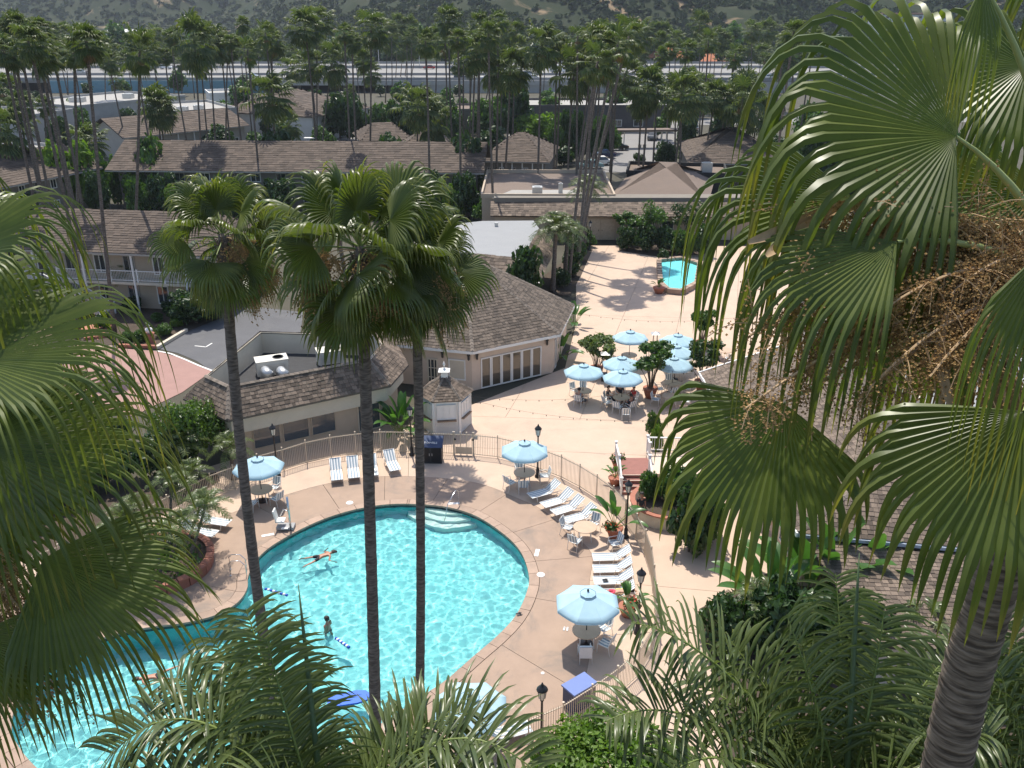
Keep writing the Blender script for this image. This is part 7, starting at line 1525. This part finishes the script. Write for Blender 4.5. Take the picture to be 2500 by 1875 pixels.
for i, (x, y, t_, a, Rd) in enumerate(((2260, 700, 5.0, 262, .75), (2400, 760, 5.1, 275, .8), (2330, 820, 5.0, 250, .7), (2460, 900, 4.9, 268, .7), (2150, 640, 5.1, 255, .7))):
    o = big_fan(rpalm, C, Wp(x, y, t_), a, 0, .3, Rd, 20, 40, 450 + i, .6, .4, m=M_DEAD); o.name = 'dead_frond'
# dry sheath strips round the fruit
for i, (pts, w) in enumerate(([[(2190, 470, 4.4), (2050, 510, 4.3), (1920, 560, 4.2), (1826, 592, 4.1)], .035], [[(2060, 500, 4.3), (1960, 560, 4.2), (1900, 600, 4.1), (1870, 625, 4.0)], .03], [[(2240, 480, 4.3), (2190, 540, 4.2), (2160, 620, 4.1), (2140, 690, 4.1)], .04], [[(2310, 760, 4.0), (2290, 860, 3.95), (2310, 960, 3.9), (2330, 1000, 3.9)], .025], [[(2360, 690, 4.2), (2330, 800, 4.1), (2310, 900, 4.1), (2290, 1010, 4.0)], .02])):
    lb = LB(); Q = smooth_path([Wp(*p) - C for p in pts], 5); rows = []
    for j, q in enumerate(Q):
        d = (Q[min(j + 1, len(Q) - 1)] - Q[max(j - 1, 0)]).normalized(); sd = d.cross(IF).normalized(); ww = w * math.sin(math.pi * (.12 + .84 * j / len(Q))); rows.append((q - sd * ww - IF * ww * .5, q, q + sd * ww - IF * ww * .5))
    lb.strip(rows, [0] * len(rows)); ob('sheath', lb.mesh('sheath', [M_STALK]), rpalm)
# left palm
C = Wp(-420, 1000, 6.0); lpalm = thing('fan_palm', 'near fan palm reaching in from the left with long drooping fronds', 'palm tree', tuple(C), 0, 'big fan palms right below the window')
mb = MB(); mb.tube([Vector((0, 0, -.2 - i * .3)) + Vector((-.02 * i, .01 * i, 0)) for i in range(70)], [.17 * (1 + (.03 if i % 2 else -.03)) for i in range(70)], 14); mb.build('trunk', M_TRUNKNEAR, lpalm, True)
for i, (x, y, t_, a, tw, ti, Rd, ns, sp, dr, fu) in enumerate(((-150, 640, 5.4, 28, .1, .5, 1.35, 42, 95, 1.1, .5), (-90, 880, 5.0, 8, .15, .5, 1.55, 44, 90, 1.0, .5), (-60, 1090, 5.4, -4, .1, .5, 1.6, 46, 95, .85, .55), (105, 1364, 5.2, -30, .1, .35, 1.18, 36, 80, .45, .6), (-80, 1560, 5.0, -25, .1, .4, .9, 30, 70, .6, .55), (-200, 780, 5.8, 15, 0, .5, 1.5, 40, 95, 1.0, .5), (-120, 1000, 5.9, 10, 0, .45, 1.5, 40, 95, .9, .5), (-150, 1250, 5.8, -10, 0, .4, 1.3, 36, 95, .8, .55), (-260, 560, 6.2, 50, 0, .5, 1.3, 36, 95, 1.0, .5), (-700, 900, 6, 180, 0, .5, 1.3, 30, 95, .9, .5), (-500, 1500, 5.6, 270, 0, .5, 1.2, 30, 95, .9, .5))):
    big_fan(lpalm, C, Wp(x, y, t_), a, tw, ti + .18, Rd * 1.0, int(ns * 1.3), sp * .85, 400 + i, dr, fu, narrow=.6)
for i, (x, y, t_, nb, ll) in enumerate(((20, 1430, 5.4, 80, .4), (95, 1560, 5.3, 70, .36), (130, 1700, 5.2, 70, .34), (40, 1740, 5.3, 70, .38), (170, 1640, 5.2, 45, .3))):
    rng = random.Random(800 + i); lb = LB(); e = Wp(x, y, t_) - C; fruit_cluster(lb, Vector((0, 0, 0)), e * .55 + Zv * .3, e, nb, ll, rng, size=.0065, per=34, hang=.8); ob('fruit_stalk', lb.mesh('fruit_stalk', [L_NEAR, M_PETIOLE, M_FRUIT, M_STALK], False), lpalm)
# feather palms along the bottom
def queen(C, label, fr, seed, spear=None, nl=52, ll=.74):
    t = thing('queen_palm', label, 'palm tree', (C.x, C.y, 0), 0, 'feather palms along the bottom edge'); o_ = Vector((C.x, C.y, 0)); mb = MB(); mb.tube([(0, 0, 0), (.1, 0, C.z * .5), (0, 0, C.z - .6), (0, 0, C.z)], [.2, .16, .14, .12], 12); mb.build('trunk', M_TRUNK, t, True)
    for i, (tip, mid) in enumerate(fr):
        rng = random.Random(seed + i); lb = LB(); b = C - o_; tp, md = Wp(*tip) - o_, Wp(*mid) - o_; ctrl = md * 2 - (b + tp) * .5; feather(lb, b, ctrl, tp, nl, ll, rng, 6, .019, .9, .8, .02); ob('frond', lb.mesh('frond', [L_FEATHER, M_PETIOLE]), t)
    if spear:
        mb = MB(); a = C - o_; e = Wp(*spear) - o_; mb.tube([a.lerp(e, i / 8) for i in range(9)], [.035, .036, .037, .036, .034, .03, .024, .016, .004], 6); mb.build('spear_leaf', mat('spear_green', (.07, .11, .045), .5, .15, 4), t, True)
    return t
queen(Wp(800, 2080, 9.2), 'feather palm at the bottom edge in front of the pool', [((600, 1485, 9.9), (690, 1755, 9.6)), ((650, 1555, 9.2), (720, 1815, 9.2)), ((270, 1845, 8.8), (520, 1775, 9.0)), ((430, 1655, 9.6), (600, 1805, 9.4)), ((1330, 1905, 8.6), (1060, 1815, 8.9)), ((1150, 1735, 9.6), (960, 1835, 9.4)), ((1040, 1765, 9.9), (920, 1895, 9.6)), ((340, 1955, 8.3), (560, 1905, 8.7)), ((1240, 1985, 8.2), (1020, 1925, 8.6)), ((620, 2035, 8.0), (700, 1955, 8.5)), ((980, 2055, 8.0), (900, 1985, 8.5)), ((520, 1555, 10.2), (660, 1835, 9.8))], 500, (728, 1425, 9.3))
queen(Wp(2060, 2020, 9.8), 'feather palm at the bottom right with an upright frond', [((2040, 1400, 10.4), (2060, 1720, 10.1)), ((1540, 1520, 9.6), (1790, 1660, 9.7)), ((1480, 1760, 9.2), (1740, 1770, 9.5)), ((2340, 1580, 10), (2210, 1740, 9.9)), ((1780, 1560, 10.2), (1920, 1760, 10)), ((2420, 1800, 9.4), (2260, 1830, 9.6)), ((1620, 1900, 8.8), (1820, 1860, 9.2)), ((1920, 1500, 9.6), (2000, 1750, 9.7)), ((2160, 1480, 9.8), (2120, 1740, 9.8)), ((2260, 1950, 8.9), (2160, 1900, 9.3)), ((1900, 1960, 8.9), (1980, 1920, 9.3)), ((1680, 1660, 10.4), (1880, 1790, 10.0))], 540, (2098, 1350, 9.7))
queen(Wp(2560, 2040, 10.4), 'feather palm at the bottom right corner beyond the thick trunk', [((2280, 1640, 10.6), (2420, 1780, 10.5)), ((2460, 1500, 10.8), (2520, 1740, 10.6)), ((2200, 1830, 10), (2380, 1850, 10.2)), ((2620, 1520, 10.6), (2600, 1760, 10.5)), ((2760, 1700, 10.2), (2660, 1800, 10.3)), ((2360, 1960, 9.6), (2460, 1930, 10)), ((2380, 1560, 10.4), (2480, 1780, 10.4))], 580)
# ---------------------------------------------------------------- people
M_SKIN = mat('skin', (.48, .27, .18), .55, .06, 6); M_SKIN2 = mat('skin_tan', (.42, .20, .125), .5, .06, 6); M_HAIR = mat('dark_hair', (.022, .016, .012), .6, .2, 30)
def skin_mesh(name, V, E, Rr, mats, root=0, sub=2):
    me = bpy.data.meshes.new(name); me.from_pydata([tuple(v) for v in V], E, []); o = bpy.data.objects.new(name, me); link(o); md = o.modifiers.new('s', 'SKIN'); sv = me.skin_vertices[0].data
    for i, r in enumerate(Rr): sv[i].radius = (r, r) if not hasattr(r, '__len__') else r; sv[i].use_root = (i == root)
    md.branch_smoothing = .5; s2 = o.modifiers.new('u', 'SUBSURF'); s2.levels = sub; s2.render_levels = sub; bpy.context.view_layer.update()
    out = bpy.data.meshes.new_from_object(o.evaluated_get(bpy.context.evaluated_depsgraph_get())); bpy.data.objects.remove(o); bpy.data.meshes.remove(me); out.name = name; out.materials.clear(); out.materials.append(mats); out.shade_smooth(); return out
# joints: pelvis chest neck head_top, arms (shoulder elbow wrist), legs (hip knee ankle toe)
def person(label, loc, rz, J, skin, cloth, hairlen=.02, group='people around the pools', fingers=True):
    """J: dict of joint positions in the figure's own frame"""
    t = thing('person', label, 'person', loc, rz, group); V = []; E = []; Rr = []; ix = {}
    def add(k, p, r, par=None):
        ix[k] = len(V); V.append(Vector(p)); Rr.append(r)
        if par: E.append((ix[par], ix[k]))
    pv, ch, nk, hd = (Vector(J[k]) for k in ('pelvis', 'chest', 'neck', 'head'))
    add('pelvis', pv, (.15, .115)); add('waist', pv.lerp(ch, .45), (.125, .095), 'pelvis'); add('chest', ch, (.155, .11), 'waist'); add('neck', nk, .055, 'chest'); up = (hd - nk).normalized(); add('chin', nk.lerp(hd, .35), (.075, .08), 'neck'); add('head', nk.lerp(hd, .72), (.082, .10), 'chin'); add('crown_', hd, (.05, .06), 'head')
    for s in ('l', 'r'):
        sh, el, wr = (Vector(J[s + k]) for k in ('sho', 'elb', 'wri')); hp, kn, an, to = (Vector(J[s + k]) for k in ('hip', 'kne', 'ank', 'toe'))
        add(s + 'sho', sh, .06, 'chest'); add(s + 'ua', sh.lerp(el, .5), .048, s + 'sho'); add(s + 'elb', el, .04, s + 'ua'); add(s + 'fa', el.lerp(wr, .4), .041, s + 'elb'); add(s + 'wri', wr, .026, s + 'fa'); hd_ = (wr - el).normalized(); sd = hd_.orthogonal().normalized(); add(s + 'palm', wr + hd_ * .06, (.036, .018), s + 'wri')
        for f, (o_, L) in enumerate(((-.027, .075), (-.009, .085), (.009, .08), (.026, .065))): add(s + 'f%d' % f, wr + hd_ * (.085) + sd * o_, .0095, s + 'palm'); add(s + 'g%d' % f, wr + hd_ * (.085 + L * .9) + sd * o_ * 1.25 - Vector((0, 0, .012)), .0075, s + 'f%d' % f)
        add(s + 'th', wr + hd_ * .07 - sd * .055, .0095, s + 'palm')
        add(s + 'hip', hp, .095, 'pelvis'); add(s + 'tg', hp.lerp(kn, .5), .075, s + 'hip'); add(s + 'kne', kn, .055, s + 'tg'); add(s + 'cf', kn.lerp(an, .35), .055, s + 'kne'); add(s + 'ank', an, .036, s + 'cf'); add(s + 'toe', to, (.042, .028), s + 'ank')
    ob('body', skin_mesh('body', V, E, Rr, skin), t)
    # face: nose, eyes, ears; hair
    fw = Vector(J.get('face', (1, 0, 0))).normalized(); hc = nk.lerp(hd, .72); sd = up.cross(fw).normalized(); mb = MB(); mb.tube([hc + fw * .085 + up * .01, hc + fw * .118 - up * .03], [.008, .016], 6); mb.tube([hc + fw * .088 - up * .062 - sd * .022, hc + fw * .088 - up * .062 + sd * .022], .006, 5)
    for s in (-1, 1): mb.tube([hc + sd * s * .085, hc + sd * s * .1 + up * .03], [.016, .012], 6); mb.tube([hc + fw * .092 + sd * s * .032 + up * .012, hc + fw * .1 + sd * s * .032 + up * .012], .009, 6)
    mb.build('face', skin, t, True); mb = MB(); n = 9; rows = []
    for i in range(n + 1):
        th = math.pi * .60 * i / n
        for j in range(16):
            ph = 2 * math.pi * j / 16; d = up * math.cos(th) - fw * (math.sin(th) * math.cos(ph)) + sd * (math.sin(th) * math.sin(ph)); lim = 1.0
            if (-fw).dot(d) < 0 and th > math.pi * .36: d = (up * math.cos(math.pi * .36) - fw * (math.sin(math.pi * .36) * math.cos(ph)) + sd * (math.sin(math.pi * .36) * math.sin(ph)))
            rows.append(hc + up * .018 + Vector((d.x, d.y, d.z)) * (.118 + hairlen * .3) - up * (hairlen if th > 1.5 else 0))
    mb.add(rows, [(i * 16 + j, i * 16 + (j + 1) % 16, (i + 1) * 16 + (j + 1) % 16, (i + 1) * 16 + j) for i in range(n) for j in range(16)]); mb.build('hair', M_HAIR, t, True)
    for nm, m, kind in cloth:
        V2 = []; E2 = []; R2 = []
        if kind in ('shorts', 'trousers'):
            V2 = [pv.lerp(ch, .18), pv]; R2 = [(.15, .12), (.168, .135)]; E2 = [(0, 1)]
            for s in ('l', 'r'):
                hp, kn, an = Vector(J[s + 'hip']), Vector(J[s + 'kne']), Vector(J[s + 'ank']); b = len(V2); V2 += [hp, hp.lerp(kn, .7)]; R2 += [.112, .095]; E2 += [(1, b), (b, b + 1)]
                if kind == 'trousers': V2 += [kn, kn.lerp(an, .85)]; R2 += [.075, .06]; E2 += [(b + 1, b + 2), (b + 2, b + 3)]
        else:
            V2 = [pv.lerp(ch, .05), pv.lerp(ch, .5), ch, ch.lerp(nk, .6)]; R2 = [(.165, .13), (.145, .115), (.175, .13), .075]; E2 = [(0, 1), (1, 2), (2, 3)]
            for s in ('l', 'r'):
                sh, el = Vector(J[s + 'sho']), Vector(J[s + 'elb']); b = len(V2); V2 += [sh, sh.lerp(el, .75)]; R2 += [.075, .062]; E2 += [(2, b), (b, b + 1)]
        ob(nm, skin_mesh(nm, V2, E2, R2, m, 1), t)
    return t
def stand(z=0.0, stride=.12, armsw=.1):
    J = dict(pelvis=(0, 0, .95), chest=(.02, 0, 1.32), neck=(.02, 0, 1.5), head=(.04, 0, 1.74), face=(1, 0, 0))
    for s, y in (('l', 1), ('r', -1)): J.update({s + 'sho': (.02, y * .19, 1.42), s + 'elb': (-.05 * y * armsw * 8, y * .25, 1.14), s + 'wri': (.12 - y * armsw, y * .24, .92), s + 'hip': (0, y * .1, .92), s + 'kne': (.05 + y * stride * .5, y * .1, .5), s + 'ank': (y * stride, y * .1, .08), s + 'toe': (y * stride + .16, y * .11, .035)})
    return J
def sit(reach=.3):
    J = dict(pelvis=(-.05, 0, .52), chest=(-.10, 0, .90), neck=(-.08, 0, 1.08), head=(-.03, 0, 1.32), face=(1, 0, 0))
    for s, y in (('l', 1), ('r', -1)): J.update({s + 'sho': (-.1, y * .19, 1.0), s + 'elb': (.06, y * .25, .76), s + 'wri': (reach, y * .16, .79), s + 'hip': (-.02, y * .1, .52), s + 'kne': (.42, y * .13, .52), s + 'ank': (.46, y * .13, .09), s + 'toe': (.62, y * .14, .04)})
    return J
def prone(spread=.12, arms=0):
    J = dict(pelvis=(0, 0, .1), chest=(.38, 0, .14), neck=(.56, 0, .15), head=(.80, 0, .19), face=(.25, .1, -1) if arms == 0 else (.7, 0, -.7))
    for s, y in (('l', 1), ('r', -1)):
        if arms == 0: a = {s + 'sho': (.48, y * .19, .12), s + 'elb': (.72, y * .36, .07), s + 'wri': (.9, y * .16, .05)}
        else: a = {s + 'sho': (.48, y * .19, .12), s + 'elb': (.34, y * .42, .03), s + 'wri': (.55, y * .62, -.02)}
        J.update(a); J.update({s + 'hip': (-.03, y * .1, .08), s + 'kne': (-.45, y * (.1 + spread), .05), s + 'ank': (-.86, y * (.1 + spread * 1.7), .04), s + 'toe': (-1.0, y * (.1 + spread * 1.8), -.02)})
    return J
M_TRK = mat('black_trunks', (.012, .013, .018), .7); M_PINK = mat('pink_red_trunks', (.62, .06, .10), .7); M_REDS = mat('red_shirt', (.55, .03, .03), .8); M_GREYS = mat('grey_shirt', (.34, .36, .40), .8); M_DRKS = mat('dark_shirt', (.035, .04, .05), .8); M_NAVYT = mat('dark_trousers', (.02, .022, .03), .8)
p = g4(665, 735, -.15); person('swimmer in black trunks floating face down across the pool', (p.x, p.y, -.24), R(28), prone(.14, 1), M_SKIN2, [('shorts', M_TRK, 'shorts')])
p = g4(712, 1125, -.15); J = stand(); person('swimmer standing shoulder deep near the float line', (p.x, p.y, -1.52), R(150), J, M_SKIN2, [('shorts', M_TRK, 'shorts')])
p = gL(720, 1235, -.15); person('swimmer in dark shorts half hidden by the left frond', (p.x, p.y, -.25), R(200), prone(.18, 1), M_SKIN2, [('shorts', M_TRK, 'shorts')])
lo = LO[7].location; person('sunbather in red trunks lying face down on a lounger', (lo.x + .98, lo.y - .02, .36), R(3), prone(.04, 0), M_SKIN, [('trunks', M_PINK, 'shorts')])
p = g3(1535, 905); person('person in dark clothes walking beside the white planter', (p.x, p.y, 0), R(-75), stand(), M_SKIN2, [('shirt', M_DRKS, 'shirt'), ('shorts', M_NAVYT, 'shorts')])
tc = UM[10].location
def seat_at(tc, a, d, label, sh, bt, sk): person(label, (tc.x + math.cos(R(a)) * d, tc.y + math.sin(R(a)) * d, -.02), R(a + 180), sit(), sk, [('shirt', sh, 'shirt'), ('trousers', bt, 'trousers')])
seat_at(tc, 30, .95, 'person in a red shirt seated under the front plaza umbrella', M_REDS, M_NAVYT, M_SKIN2); seat_at(tc, 150, .95, 'person in dark clothes seated rear left of the front umbrella table', M_DRKS, M_NAVYT, M_SKIN); seat_at(tc, 90, .95, 'person in a dark shirt seated behind the front umbrella table', M_NAVYT, M_DRKS, M_SKIN2); seat_at(tc, 300, .98, 'person in dark clothes seated nearest the potted tree', M_DRKS, M_NAVYT, M_SKIN2)
tc = UM[9].location; seat_at(tc, 250, .95, 'person in a grey shirt seated at the table nearest the glass doors', M_GREYS, M_NAVYT, M_SKIN)
# ---------------------------------------------------------------- light haze in the valley air
HAZE = 0.00012
mb = MB(); mb.box((0, 700, 74), (2100, 1720, 152))
m = bpy.data.materials.new('valley_haze'); m.use_nodes = True; t = m.node_tree; t.nodes.clear(); vo = t.nodes.new('ShaderNodeVolumePrincipled'); ou = t.nodes.new('ShaderNodeOutputMaterial')
vo.inputs['Color'].default_value = (.80, .88, 1.0, 1); vo.inputs['Density'].default_value = HAZE; vo.inputs['Anisotropy'].default_value = .35; t.links.new(vo.outputs[0], ou.inputs['Volume'])
mb.build('haze', m, kind='stuff', label='thin bluish haze in the valley air')
sc.cycles.volume_bounces = 0
